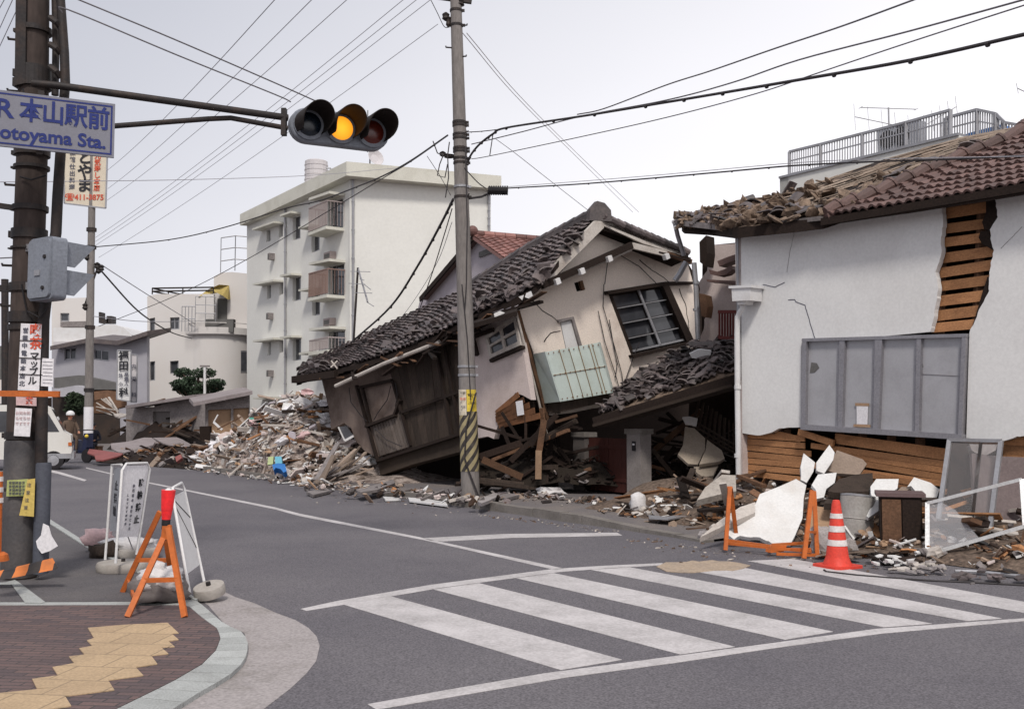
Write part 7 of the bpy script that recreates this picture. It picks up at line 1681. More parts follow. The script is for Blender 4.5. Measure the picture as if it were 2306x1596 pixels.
slab('yellow_block', M_yellow, z_('H', 1942,1155, 1985,1158, 1984,1190, 1942,1188), 9.9, 9.95, .07, 'small yellow block on the ground at the right', 'block')
def sheetbits(name, boxes, n, seed, m, lab, cat, grp, smin, smax, Yf):
    rnd = random.Random(seed)
    for i in range(n):
        x0, y0, x1, y1 = boxes[i % len(boxes)]; x, y = z_('H', rnd.uniform(x0, x1), rnd.uniform(y0, y1)); c = G(x, y, .03)+UP*rnd.uniform(0, .05); mb = MB(); s = rnd.uniform(smin, smax); m_ = rrot(rnd, .2); k = rnd.randrange(4, 7); pts = []
        for j in range(k): a = 6.283*j/k+rnd.uniform(-.3, .3); pts.append(c+m_ @ Vector((s*rnd.uniform(.6, 1.2)*math.cos(a)*1.5, s*rnd.uniform(.6, 1.1)*math.sin(a), 0)))
        mb.val = rnd.random(); mb.prism(pts, (0, 0, .02)); tag(mb.build(name, m[i % len(m)]), lab, cat, grp)
sheetbits('white_scrap', [(1300, 1060, 1560, 1110), (1420, 1090, 1830, 1140), (1560, 1100, 1830, 1150)], 46, 101, [WS, M_trim, M_apron], 'white plaster scrap lying on the road edge right of the cone', 'plaster scrap', 'white scraps on the road edge', .02, .06, 0)
sheetbits('tile_shard', [(1850, 1130, 2300, 1200), (1300, 1030, 1650, 1080), (950, 1020, 1300, 1060)], 40, 102, [M_tile, M_woodd, RM[9]], 'dark tile shard lying on the road edge at the right', 'tile shard', 'dark shards on the road edge', .03, .10, 0)
mb = MB(); mb.tube([G(x, y, .012) for x, y in z_('H', 985,1122, 1000,1132, 1200,1155, 1450,1175, 1700,1192, 1900,1200, 2306,1222, 2500,1230)], .011, 6); one(mb, 'ground_cable', M_wire, 'black cable lying on the road from the cone to the right edge', 'cable')
mb = MB(); mb.tube([G(x, y, .03) for x, y in z_('H', 1850,1130, 2000,1135, 2306,1165, 2500,1190)], .02, 6); one(mb, 'bent_pipe', M_galv, 'thin grey pipe lying along the road edge at the far right', 'pipe')
for k, (x, y, s, lb) in enumerate(((1015, 1050, .22, 'white broken stone behind the left side of the cone'), (1195, 1045, .17, 'small white stone peeping out right of the cone'), (215, 950, .12, 'grey stone at the road edge left of the first orange trestle'))):
    c = G(*z_('H', x, y)); mb = MB(); mb.rock(c+Vector((0, .25, s*.55)), (s*1.1, s, s*(1.7 if k == 0 else 1.1)), 5+k, None, 9, 7, .3); one(mb, 'stone', M_apron, lb, 'stone')
# items on the right pavement
def pvl(name, m, label, cat, px, z=.135, th=.03):
    mb = MB(); mb.prism([G(x, y, z) for x, y in px], (0, 0, th)); one(mb, name, m, label, cat)
c = G(1437, 1153, .12); mb = MB(); mb.rock(c+UP*.13, (.24, .2, .28), 3, None, 12, 8, .25); one(mb, 'white_bag', M_bag, 'white plastic bag standing on the pavement right of the gate post', 'bag', smooth=True)
pvl('white_board_piece', M_trim, 'pale board piece lying beside the white plastic bag', 'board', [(1450, 1150), (1500, 1140), (1512, 1148), (1458, 1160)])
pvl('grey_strip', M_galv, 'curved grey strip lying on the pavement by the white bag', 'strip', [(1460, 1162), (1500, 1166), (1560, 1158), (1566, 1161), (1505, 1171), (1462, 1168)], th=.02)
c = G(1527, 1140, .12); mb = MB(); mb.rock(c+UP*.12, (.16, .12, .24), 9, None, 9, 6, .3); one(mb, 'blue_sack', mat('dull_blue', (.16, .2, .26), .8), 'dull blue sack standing in the debris left of the grey slab', 'sack')
c = G(1240, 1113, .12); mb = MB(); mb.rock(c+UP*.05, (.5, .25, .12), 13, None, 14, 6, .5); one(mb, 'white_cloth', M_bag, 'crumpled white cloth on the pavement below the brown post', 'cloth')
pvl('white_plank', M_white, 'white plank lying on the kerb left of the striped pole', 'plank', [(919, 1123), (960, 1126), (1004, 1134), (1008, 1141), (960, 1135), (922, 1130)], .03)
slab('pinkish_triangle', M_pink, [(934, 1122), (950, 1114), (965, 1100), (973, 1104), (976, 1114), (970, 1120), (978, 1128), (955, 1127)], 18.0, 18.4, .04, 'pinkish triangular plaster piece leaning on the white plank', 'plaster piece')
pvl('white_tag_board', M_white, 'small white board left of the white plank on the kerb', 'board', [(862, 1121), (895, 1123), (903, 1127), (868, 1128)], .02)
for k, (px, lb) in enumerate((([(1082, 1128), (1112, 1116), (1128, 1120), (1100, 1134), (1084, 1140), (1076, 1136)], 'broken pale slab on the kerb just right of the striped pole'), ([(1118, 1122), (1145, 1116), (1170, 1120), (1140, 1128)], 'flat grey slab on the pavement right of the striped pole'), ([(800, 1108), (840, 1098), (885, 1084), (890, 1092), (850, 1108), (812, 1114)], 'long grey slab lying before the sill of the collapsed house'), ([(690, 1112), (735, 1104), (745, 1110), (705, 1120)], 'grey slab at the kerb below the leaning boards'))):
    pvl('broken_slab', M_conc if k else M_apron, lb, 'slab', px, .02 if k == 3 else .13, .05)
scatter('kerb_splinters', lambda r: (lambda t: G(660, 1098, .03).lerp(G(1110, 1148, .03), t)+SN*(.3+r.gauss(0, .4))+UP*.08)(r.random()), 230, 111, [3, 2, 1, 2, 4, 4, 6, 5, .5, 5, 2], .03, .15, .05, 'splinters and tile bits along the kerb before the collapsed house')
scatter('pavement_scraps', lambda r: (lambda t: G(1100, 1112, .125).lerp(G(1640, 1165, .125), t)+SN*abs(r.gauss(0, .3)))(r.random()), 170, 112, [3, 2, 1, 2, 4, 4, 5, 5, .5, 4, 2], .02, .12, .04, 'scraps of tile and wood along the back of the pavement')
for y0, px in ((0, [(1218, 1130), (1240, 1128), (1243, 1132), (1222, 1134)]),): pvl('drain_cover', M_dark, 'small dark lid lying on the pavement before the gate', 'lid', px, .118, .02)

# ---------------------------------------------- cone and orange trestles
c = G(1886, 1277); co = root('traffic_cone', 'red traffic cone with three white bands standing on the road edge', 'traffic cone', c)
hcone = .70
mb = MB(); mb.lathe(c+UP*.025, [(.150, 0), (.122, .06), (.112, .10), (.045, .62), (.035, .655), (.028, .66)], 28); autosmooth(mb.build('body', M_coner, co))
mb = MB(); m0 = Matrix.Rotation(.5, 3, 'Z'); 
pts = [c+m0 @ Vector((sx*.19+ (0 if abs(sx*sy) else 0), sy*.19, 0)) for sx, sy in ((-1, -.8), (-.8, -1), (.8, -1), (1, -.8), (1, .8), (.8, 1), (-.8, 1), (-1, .8))]; mb.prism(pts, (0, 0, .03)); mb.build('base', M_coner, co)
rr_ = lambda h: .112+(.045-.112)*(h-.10)/.52
for h0, h1 in ((.20, .26), (.34, .40), (.475, .525)):
    mb = MB(); mb.lathe(c+UP*.025, [(rr_(h0)+.001, h0), (rr_(h0)+.004, h0), (rr_(h1)+.004, h1), (rr_(h1)+.001, h1)], 28, caps=False); autosmooth(mb.build('white_band', M_conew, co))
def trestle(name, label, tops, feet, Yt, extras=(), grp=None, w_=.045):
    r_ = root(name, label, 'trestle', feet[0], grp)
    for a, b in zip(tops, feet): mb = MB(); mb.bar(a, b, w_, .03, (0, 1, .2)); mb.build('leg', M_orange, r_)
    for a, b, s in extras: mb = MB(); mb.bar(a, b, s, .025); mb.build('crossbar', M_orange, r_)
    return r_
tA, tB = P(*z_('H', 362, 575), 11.5), P(*z_('H', 368, 590), 11.6)
trestle('orange_trestle', 'orange steel trestle end before the largest white slab', [tA, tB], [P(*z_('H', 333, 990), 11.35), P(*z_('H', 410, 935), 11.9)], 0, [(tA+UP*.0, P(*z_('H', 368, 605), 11.6), .06)], 'orange trestle ends by the white house')
tA, tB = P(*z_('H', 905, 595), 10.95), P(*z_('H', 918, 600), 11.1)
trestle('orange_trestle', 'orange steel trestle end just left of the traffic cone', [tA, tB], [P(*z_('H', 852, 1045), 10.75), P(*z_('H', 940, 1040), 11.0)], 0, [(P(*z_('H', 893, 870), 10.9), P(*z_('H', 932, 872), 11.05), .03)], 'orange trestle ends by the white house')
for k, (a, b, Ya, Yb) in enumerate((((345, 925), (640, 965), 11.5, 11.3), ((345, 945), (900, 1000), 11.4, 10.9), ((640, 955), (990, 935), 11.3, 11.3), ((670, 1015), (1000, 1025), 10.95, 10.9), ((600, 985), (900, 985), 11.1, 10.95), ((1225, 1025), (1365, 1028), 11.0, 10.95), ((620, 1000), (640, 960), 11.1, 11.3))):
    mb = MB(); mb.bar(P(*z_('H', *a), Ya), P(*z_('H', *b), Yb), .03, .03); tag(mb.build('fallen_orange_bar', M_orange), 'fallen orange barrier bar on the ground around the trestle ends', 'barrier bar', 'fallen orange bars')
mb = MB(); mb.prism([P(*p, 11.05) for p in z_('H', 600,1000, 650,950, 740,958, 720,1000, 640,1008)], (0, .03, 0)); one(mb, 'orange_plate', M_orange, 'small orange plate lying between the two trestle ends', 'plate')

# near orange trestle with lamp
def gt(x, y): return z_('T', x, y)
t_ = root('lamp_trestle', 'orange four legged trestle with a red warning lamp on the corner', 'trestle', G(350, 1389, .035))
fa, fb = G(*gt(477, 1520), .035), G(*gt(1000, 1520), .035); ba, bb = G(*gt(435, 1290), .035), G(*gt(905, 1292), .035)
top1, top1b = P(*gt(812, 790), 7.95), P(*gt(850, 690), 7.95); top2, top2b = P(*gt(775, 560), 8.5), P(*gt(832, 800), 8.3)
for a, b in ((top1, fa), (top1b, fb), (top2, ba), (top2b, bb)): mb = MB(); mb.bar(a, b, .042, .03, (0, 1, .1)); mb.build('leg', M_orange, t_)
def on(a, b, t): return a.lerp(b, t)
for a, b, m in ((on(top1, fa, .555), on(top1b, fb, .60), M_orange), (on(top2, ba, .60), on(top2b, bb, .40), M_orange), (on(top2, ba, .86), on(top1, fa, .80), M_orange), (on(top1b, fb, .62), on(top2b, bb, .86), M_orange)):
    mb = MB(); mb.bar(a, b, .02, .035); mb.build('crossbar', m, t_)
mb = MB(); mb.par(P(*gt(782, 812), 7.93), P(*gt(850, 812), 7.93)-P(*gt(782, 812), 7.93), P(*gt(795, 690), 7.93)-P(*gt(782, 812), 7.93), (0, .06, 0)); mb.build('socket', M_orange, t_)
lm = root('warning_lamp', 'red cylindrical warning lamp on top of the near orange trestle', 'warning lamp', P(*gt(825, 690), 7.96))
a, b, c_, d = P(*gt(828, 680), 7.96), P(*gt(832, 630), 7.96), P(*gt(838, 545), 7.96), P(*gt(853, 362), 7.96)
mb = MB(); mb.tube([P(*gt(822, 720), 7.96), a], .030, 16); mb.tube([a, b], .0335, 18); autosmooth(mb.build('battery_case', M_black, lm))
mb = MB(); mb.tube([b, c_], .034, 20, .043); autosmooth(mb.build('collar', M_redlamp, lm))
mb = MB(); mb.tube([c_, d], .045, 22, .055); autosmooth(mb.build('lens', M_redlamp, lm))
mb = MB(); mb.lathe(d, [(.03, 0), (.012, .015)], 12, tuple((d-c_).normalized())); mb.build('cap', M_white, lm)
# no-parking stands
def stand(name, label, TL, TR, BR, BL, pan, txt):
    r_ = root(name, label, 'sign stand', BL)
    mb = MB()
    k = .06; pts = [BL, TL-(TL-BL).normalized()*k, TL+(TR-TL).normalized()*k, TR-(TR-TL).normalized()*k, TR-(TR-BR).normalized()*k, BR]
    mb.tube(pts, .013, 10); autosmooth(mb.build('frame', M_white, r_), 60)
    mb = MB(); mb.prism(pan, (pan[1]-pan[0]).cross(pan[2]-pan[0]).normalized()*.008); mb.build('panel', M_paper if txt else M_white, r_); return r_
TL, TR, BR, BL = P(*gt(432, 125), 9.62), P(*gt(690, 115), 10.05), P(*gt(560, 950), 9.95), P(*gt(370, 1030), 9.55)
def q4(u, v): return TL.lerp(TR, u).lerp(BL.lerp(BR, u), v)
s1_ = stand('no_parking_stand', 'white framed sign stand lettered no bicycle parking behind the near orange trestle', TL, TR, BR, BL, [q4(.05, .02), q4(.95, .02), q4(.95, .80), q4(.05, .745)], True)
rt_ = (TR-TL).normalized(); up__ = ((TL-BL).normalized()+(TR-BR).normalized()).normalized(); up__ = (up__-rt_*up__.dot(rt_)).normalized()
for k, ch in enumerate('駐輪禁止'): text(ch, q4(.72, .22+k*.13), rt_, up__, .085, M_ink, 'lettering', s1_, bold=.03, off=.012)
for k, ch in enumerate('歩行者の'): text(ch, q4(.45, .24+k*.05), rt_, up__, .035, M_inkf, 'lettering', s1_, bold=.03, off=.012)
for k, ch in enumerate('通行のじゃま'): text(ch, q4(.45, .46+k*.045), rt_, up__, .033, M_inkf, 'lettering', s1_, bold=.03, off=.012)
for k, ch in enumerate('になります神戸市'): text(ch, q4(.26, .33+k*.042), rt_, up__, .03, M_inkf, 'lettering', s1_, bold=.02, off=.012)
T2L, B2L = P(*gt(338, 132), 10.15), P(*gt(275, 1000), 10.0)
mb = MB(); mb.tube([B2L, T2L, P(*gt(425, 132), 9.75)], .013, 8); mb.build('rear_frame', M_white, s1_)
rp_ = [T2L+Vector((.02, 0, -.03)), P(*gt(424, 160), 9.68), P(*gt(385, 730), 9.6), P(*gt(315, 740), 10.02)]
mb = MB(); mb.prism(rp_, (.0, .008, 0)); rpo = mb.build('rear_panel', M_greymet, s1_)
for k, ch in enumerate('止禁輪'): text(ch, P(*gt(388-k*8, 330+k*115), 9.64), Vector((.6, -.8, 0)), UP, .10, M_ink, 'lettering', rpo, bold=.04, off=.012)
mb = MB(); mb.tube([P(*gt(405, 600), 9.6), P(*gt(450, 700), 9.75), P(*gt(530, 910), 9.9)], .006, 5); mb.build('wire_stay', M_galv, s1_)
M_base = mat('cast_base', (.36, .33, .30), .9, dirt=(.22, .19, .17), dirt_amt=.7, dirt_scale=5)
def disc(name, label, c, r_, h, tilt=(0, 0, 1)):
    o = root(name, label, 'weight base', c, 'concrete sign weights'); mb = MB(); mb.lathe(c, [(r_*.97, 0), (r_, .02), (r_, h-.02), (r_*.96, h), (r_*.3, h+.005)], 36, tilt); autosmooth(mb.build('disc', M_base, o), 50)
    mb = MB(); ax = Vector(tilt).normalized(); mb.lathe(c+ax*(h+.004), [(.02, 0), (.02, .03)], 10, tilt); mb.build('socket', M_dark, o)
c = G(*gt(330, 1128), .035); disc('sign_weight', 'round concrete weight under the left sign stand, nearest the pole', c+Vector((.02, .24, 0)), .25, .08)
c = G(*gt(480, 1000), .035); disc('sign_weight', 'round concrete weight behind the left sign stand under white bags', c+Vector((0, .3, .0)), .22, .08)
TL, TR, BR, BL = P(*gt(880, 350), 8.75), P(*gt(982, 290), 9.25), P(*gt(1178, 1195), 9.05), P(*gt(1048, 1310), 8.55)
s2_ = stand('blank_sign_stand', 'blank white sign stand turned edge on, right of the near orange trestle', TL, TR, BR, BL, [q4(.04, .08), q4(.96, .09), q4(.96, .83), q4(.04, .82)], False)
for a, b in ((q4(.05, .12), q4(.97, .36)), (q4(.05, .18), q4(.95, .66))): mb = MB(); mb.tube([a, b], .006, 5); mb.build('stay', M_dark, s2_)
c = G(*gt(1200, 1365), .035); disc('sign_weight', 'tilted round concrete weight under the blank sign stand', c+Vector((-.01, .13, .02)), .13, .08, (-.12, -.25, 1))
# bags by the stands
c = G(*gt(680, 1415), .035); sb = root('sand_bag', 'white sand bag with a dark underside tucked inside the near trestle', 'sand bag', c)
mb = MB(); mb.rock(c+Vector((.03, .14, .12)), (.42, .30, .24), 4, None, 18, 10, .22); mb.build('sack', mat('dark_sack', (.16, .14, .135), .9, dirt_scale=4), sb, smooth=True)  # lower sack darker than the white wrap on top
mb = MB(); mb.rock(c+Vector((.04, .12, .19)), (.34, .26, .17), 8, None, 18, 10, .25); mb.rock(c+Vector((.02, .1, .28)), (.14, .1, .1), 11, None, 10, 7, .3); mb.build('plastic_wrap', M_bag, sb, smooth=True)
c = G(*gt(165, 935), .035); mb = MB(); mb.rock(c+Vector((-.0, .1, .16)), (.30, .2, .2), 15, None, 14, 8, .25); one(mb, 'pink_bag', M_bagp, 'pinkish plastic bag on the ground left of the sign stand', 'bag', smooth=True)
c = G(*gt(240, 985), .035); mb = MB(); mb.rock(c+Vector((0, .05, .06)), (.26, .16, .16), 19, None, 12, 7, .4); one(mb, 'dark_bundle', M_siding, 'dark crumpled bundle below the pinkish bag', 'bundle', smooth=True)
c = G(*gt(395, 935), .1); mb = MB(); mb.rock(c+Vector((0, .3, .05)), (.55, .3, .14), 20, None, 16, 8, .3); one(mb, 'white_sacks', M_bag, 'flat white sacks lying on the weight behind the sign stand', 'sack', smooth=True)
# ============================================================ OVERHEAD WIRES
def crom(pts, k=8):
    P_ = [2*pts[0]-pts[1]]+pts+[2*pts[-1]-pts[-2]]; out = []
    for i in range(1, len(P_)-2):
        a, b, c, d = P_[i-1], P_[i], P_[i+1], P_[i+2]
        for j in range(k):
            t = j/k; out.append(.5*((2*b)+(c-a)*t+(2*a-5*b+4*c-d)*t*t+(3*b-a-3*c+d)*t*t*t))
    return out+[pts[-1]]
def wire(label, pts, r=.010, m=None, name='overhead_wire', sag=0.0, grp='overhead wires', ties=0, cat='wire'):
    q = [P(*p) for p in pts]
    if len(q) == 2:
        a, b = q; q = [a.lerp(b, i/6)-UP*sag*4*(i/6)*(1-i/6) for i in range(7)]
    q = crom(q, 6); mb = MB(); mb.tube(q, r, 6)
    if ties:
        rnd = random.Random(len(label))
        for i in range(ties): p = q[int((i+.5)/ties*(len(q)-1))]; mb.ball(p-UP*r*.6, r*1.5, 6, 4)
    return tag(mb.build(name, m or M_wire), label, cat, grp)
M_wm = mat('mid_wire', (.13, .12, .13), .7, bump=0)
wire('upper of the two wires from the near pole down to the traffic signal', [(165, -5, 9.2), (390, 88, 9.5), (619, 187, 10.2), (720, 232, 10.5)], .007, M_wm)
wire('lower of the two wires from the near pole down to the traffic signal', [(140, 30, 9.2), (155, 23, 9.2), (400, 125, 9.6), (619, 213, 10.2), (655, 230, 10.3)], .007, M_wm)
for k, (a, b, lb) in enumerate((((626, -8, 13), (240, 385, 34), 'faint wire fanning from the top edge to the shop sign, leftmost'), ((710, -8, 14), (243, 425, 34), 'faint wire fanning to the shop sign, second from the left'), ((790, -8, 15), (240, 452, 34), 'faint wire fanning to the shop sign, third from the left'),
        ((918, -8, 17), (215, 535, 34.6), 'faint wire to the thin street pole, left of the three close ones'), ((948, -8, 17.3), (215, 544, 34.6), 'faint wire to the thin street pole, middle of the three close ones'), ((976, -5, 17.6), (216, 552, 34.6), 'faint wire to the thin street pole, right of the three close ones'), ((986, 55, 17.7), (222, 580, 34.6), 'faint wire to the thin street pole leaving the middle pole lowest'))):
    wire(lb, [a, b], .0065, M_wirel, sag=.15, grp='faint wires fanning up the street')
for k, (x0, x1, y1) in enumerate(((14, -12, 40), (32, -10, 85), (52, -10, 125))): wire('thin wire crossing the top left corner, %s of the three' % ('outermost', 'middle', 'innermost')[k], [(x0, -8, 14), (x1, y1, 16)], .006, M_wirel, grp='wires in the top left corner')
wire('thick service cable from the middle pole down past the apartment roof to the street pole', [(1008, 305, 17.8), (925, 362, 20), (863, 396, 22), (803, 421, 24), (720, 452, 26.5), (641, 470, 28.5), (506, 512, 31), (380, 540, 33), (215, 556, 34.6)], .017, M_wire, ties=12, cat='cable')
wire('second cable from the middle pole descending in front of the apartment windows', [(1008, 306, 17.8), (925, 364, 19), (863, 401, 20.5), (755, 466, 23), (560, 582, 28), (400, 664, 32), (222, 735, 34.6)], .011, M_wire, cat='cable')
wire('heavy drooping cable from the middle pole to the low end of the tiled roof', [(1021, 448, 17.7), (990, 510, 18.6), (940, 600, 20.4), (880, 690, 22), (790, 772, 23.3)], .024, M_wire, ties=10, cat='cable')
wire('thin cable beside the heavy drooping one', [(1018, 470, 17.7), (1000, 530, 18.5), (975, 610, 20), (947, 690, 21.5), (938, 712, 22)], .010, M_wire, cat='cable')
wire('faint drop wire right of the drooping cables', [(1018, 500, 17.7), (985, 590, 20), (930, 680, 23), (880, 745, 25)], .006, M_wirel)
wire('sagging cable from the thin street pole to the round bay', [(228, 610, 34.5), (300, 690, 38), (345, 725, 42), (390, 750, 48), (432, 762, 56)], .03, M_wire, cat='cable')
wire('thin wire from the thin street pole over the blue grey roof', [(228, 596, 34.5), (330, 662, 42), (440, 730, 56)], .018, M_wirel)
wire('level wire at the left passing behind the near pole', [(-10, 410, 22), (200, 408, 24), (450, 404, 28), (700, 395, 34), (900, 378, 40), (1005, 355, 17.8)][:5], .010, M_wirel)
wire('short level wire entering from the left edge at mid height', [(-10, 582, 18), (60, 578, 19)], .012, M_wm)
wire('wire from the thin street pole running level over the roof', [(210, 712, 34.5), (330, 724, 40), (460, 722, 55)], .014, M_wirel)
# right of the middle pole
wire('thick bundled cable looping from the middle pole up to the right edge', [(1052, 372, 17.7), (1060, 350, 17.6), (1080, 325, 17.4), (1110, 302, 17), (1140, 288, 16.6), (1310, 262, 14.8), (1480, 234, 13.2), (1600, 214, 12.2), (1800, 180, 10.8), (2050, 136, 9.4), (2320, 75, 8.2)], .019, M_wire, ties=16, cat='cable')
wire('twisted wire rising steeply from the bundled cable to the top right', [(1300, 258, 15), (1360, 245, 14.4), (1500, 192, 13), (1600, 160, 12.2), (1750, 108, 11), (1900, 58, 10), (2080, -8, 9)], .009, M_wm)
wire('wire just above the bundled cable towards the right edge', [(1062, 325, 17.6), (1180, 296, 16.5), (1310, 262, 15), (1500, 226, 13), (1650, 186, 11.9), (1800, 135, 10.9), (2050, 70, 9.5), (2320, -4, 8.3)], .009, M_wm)
wire('lower thin wire from the middle pole to the upper right corner', [(1062, 358, 17.6), (1100, 352, 17.2), (1300, 310, 15.2), (1500, 265, 13.4), (1700, 212, 11.8), (1850, 162, 10.6), (2050, 95, 9.4), (2320, 8, 8.2)], .007, M_wm)
wire('pale wire between the middle pole and the bundled cable', [(1050, 298, 17.7), (1085, 296, 17.3), (1130, 291, 16.8)], .008, M_wire, ties=3)
wire('hanging tail wire below the bundled cable bend', [(1110, 303, 17), (1106, 330, 17), (1103, 350, 17)], .009, M_wire)
wire('long level cable from the splice box to the right edge over the tiled roof', [(1143, 424, 17.7), (1300, 415, 16.4), (1450, 403, 15.4), (1620, 388, 14.2), (1790, 373, 13.2), (2000, 363, 11.9), (2160, 358, 11.2), (2320, 350, 10.4)], .011, M_wire, ties=14, cat='cable')
wire('thin companion wire above the long level cable', [(1143, 421, 17.8), (1450, 397, 15.4), (1790, 367, 13.2), (2000, 358, 11.9), (2320, 352, 10.4)], .005, M_wirel)
wire('faint drop wire slanting down to the collapsed house ridge', [(1115, 312, 17), (1160, 345, 17.3), (1230, 400, 18.2), (1330, 478, 19.2)], .006, M_wirel)
for k, dx in enumerate((0, 9)): wire('very faint wire, %s of a slanting pair right of the middle pole' % ('left', 'right')[k], [(1042+dx, 75, 18), (1160+dx, 215, 24), (1290+dx, 345, 32), (1425+dx*1.5, 478, 42)], .008, mat('palest_wire', (.5, .48, .5), .8, bump=0))
wire('thin loop wire left of the middle pole', [(970, 0, 17.8), (985, 30, 17.8), (1000, 60, 17.8), (1012, 62, 17.8)], .007, M_wire)
wire('stay wire crossing from the middle pole to the splice box', [(1045, 378, 17.7), (1075, 410, 17.7), (1095, 425, 17.7)], .010, M_wire)
wire('thin wire falling from the middle pole beside the apartment end wall', [(962, 352, 19), (990, 395, 18.6), (1015, 440, 18)], .006, M_wire)

# ============================================================ VAN, SCOOTER, PEOPLE
vd = Vector((.93, .37, 0)).normalized(); vn = Vector((vd.y, -vd.x, 0))
vf = P(164, 935, 28.6); vf.z = 0.004
va = root('white_van', 'small white van parked side on behind the near pole', 'van', vf-vd*1.6)
def vp(x, z, o=0.0): return vf+vd*(x-3.2)+UP*z+vn*o
prof_ = [(0, .32), (0, 1.2), (.06, 1.72), (.15, 1.84), (2.45, 1.84), (2.62, 1.76), (2.98, 1.08), (3.16, .98), (3.2, .62), (3.18, .32)]
mb = MB(); mb.prism([vp(x, z) for x, z in prof_], -vn*1.4); mb.build('body', M_van, va)
for q, nm in (([(2.30, 1.66), (2.52, 1.66), (2.86, 1.08), (2.30, 1.08)], 'side_window'), ([(1.3, 1.66), (2.2, 1.66), (2.2, 1.08), (1.3, 1.08)], 'side_window'), ([(.2, 1.66), (1.2, 1.66), (1.2, 1.08), (.2, 1.08)], 'side_window')):
    mb = MB(); mb.prism([vp(x, z, .008) for x, z in q], -vn*.006); mb.build(nm, M_glass, va)
mb = MB(); q = [vp(2.64, 1.71, -.08), vp(2.96, 1.12, -.08), vp(2.96, 1.12, -1.32), vp(2.64, 1.71, -1.32)]; nn = Vector((vd.x, vd.y, .5)).normalized()*.012; mb.prism([p+nn for p in q], nn*-.5); mb.build('windscreen', M_glass, va)
mb = MB()
for x in (1.25, 2.25): mb.bar(vp(x, .42, .006), vp(x, 1.76, .006), .012, .004)
mb.build('door_seam', M_dark, va)
mb = MB(); mb.prism([vp(x, z, .01) for x, z in ((2.2, .32), (3.19, .32), (3.19, .46), (2.2, .46))], -vn*.02); mb.prism([vp(3.18, .3, .01), vp(3.26, .3, .01), vp(3.26, .5, .01), vp(3.18, .5, .01)], -vn*1.42); mb.build('bumper', M_galv, va)
for x in (.55, 2.72):
    for o in (-.06, -1.34):
        mb = MB(); c = vp(x, .27, o+.07); mb.lathe(c, [(.16, 0), (.27, .01), (.27, .15), (.16, .16)], 22, tuple(-vn)); wv = mb.build('wheel', M_black, va)
        mb = MB(); mb.lathe(c, [(.05, -.01), (.15, .0), (.155, .02)], 16, tuple(-vn)); mb.build('rim', M_galv, wv)
for o in (-.15, -1.1): mb = MB(); mb.par(vp(3.19, .66, o), -vn*.2, vd*.02, UP*.14); mb.build('headlight', M_glassb, va)
mb = MB(); mb.par(vp(3.1, .68, .01), vd*.09, vn*.012, UP*.1); mb.build('indicator', M_orange, va)
# scooter
cs_ = P(172, 935, 32.6); cs_.z = .02
sco = root('motor_scooter', 'dark scooter with a small amber light right of the van', 'scooter', cs_)
sxd = Vector((.9, -.43, 0)).normalized()
def sp2_(x, z): return cs_+sxd*x+UP*z
for x in (-.5, .5):
    mb = MB(); mb.lathe(sp2_(x, .22)-Vector((0, .04, 0)), [(.12, 0), (.22, .01), (.22, .08), (.12, .09)], 18, (0.43, .9, 0)); mb.build('wheel', M_black, sco)
mb = MB(); mb.prism([sp2_(x, z) for x, z in ((-.6, .3), (-.65, .62), (-.35, .78), (.0, .72), (.1, .4), (.28, .4), (.36, .95), (.5, .95), (.5, .5), (.42, .3))], Vector((.43, .9, 0))*.26); mb.build('body', mat('dark_blue_paint', (.02, .025, .06), .4), sco)
mb = MB(); mb.tube([sp2_(.4, .95)+Vector((-.1, -.25, .1)), sp2_(.38, .98)+Vector((.06, .13, .08)), sp2_(.4, .95)+Vector((.25, .45, .1))], .018, 6); mb.build('handlebar', M_dark, sco)
mb = MB(); mb.ball(sp2_(.5, .86)-Vector((0, .02, 0)), .06, 10, 6); mb.build('headlight', M_yellow, sco)
mb = MB(); mb.ball(sp2_(-.30, .80), (.28, .13, .06), 12, 6); mb.build('seat', M_black, sco)

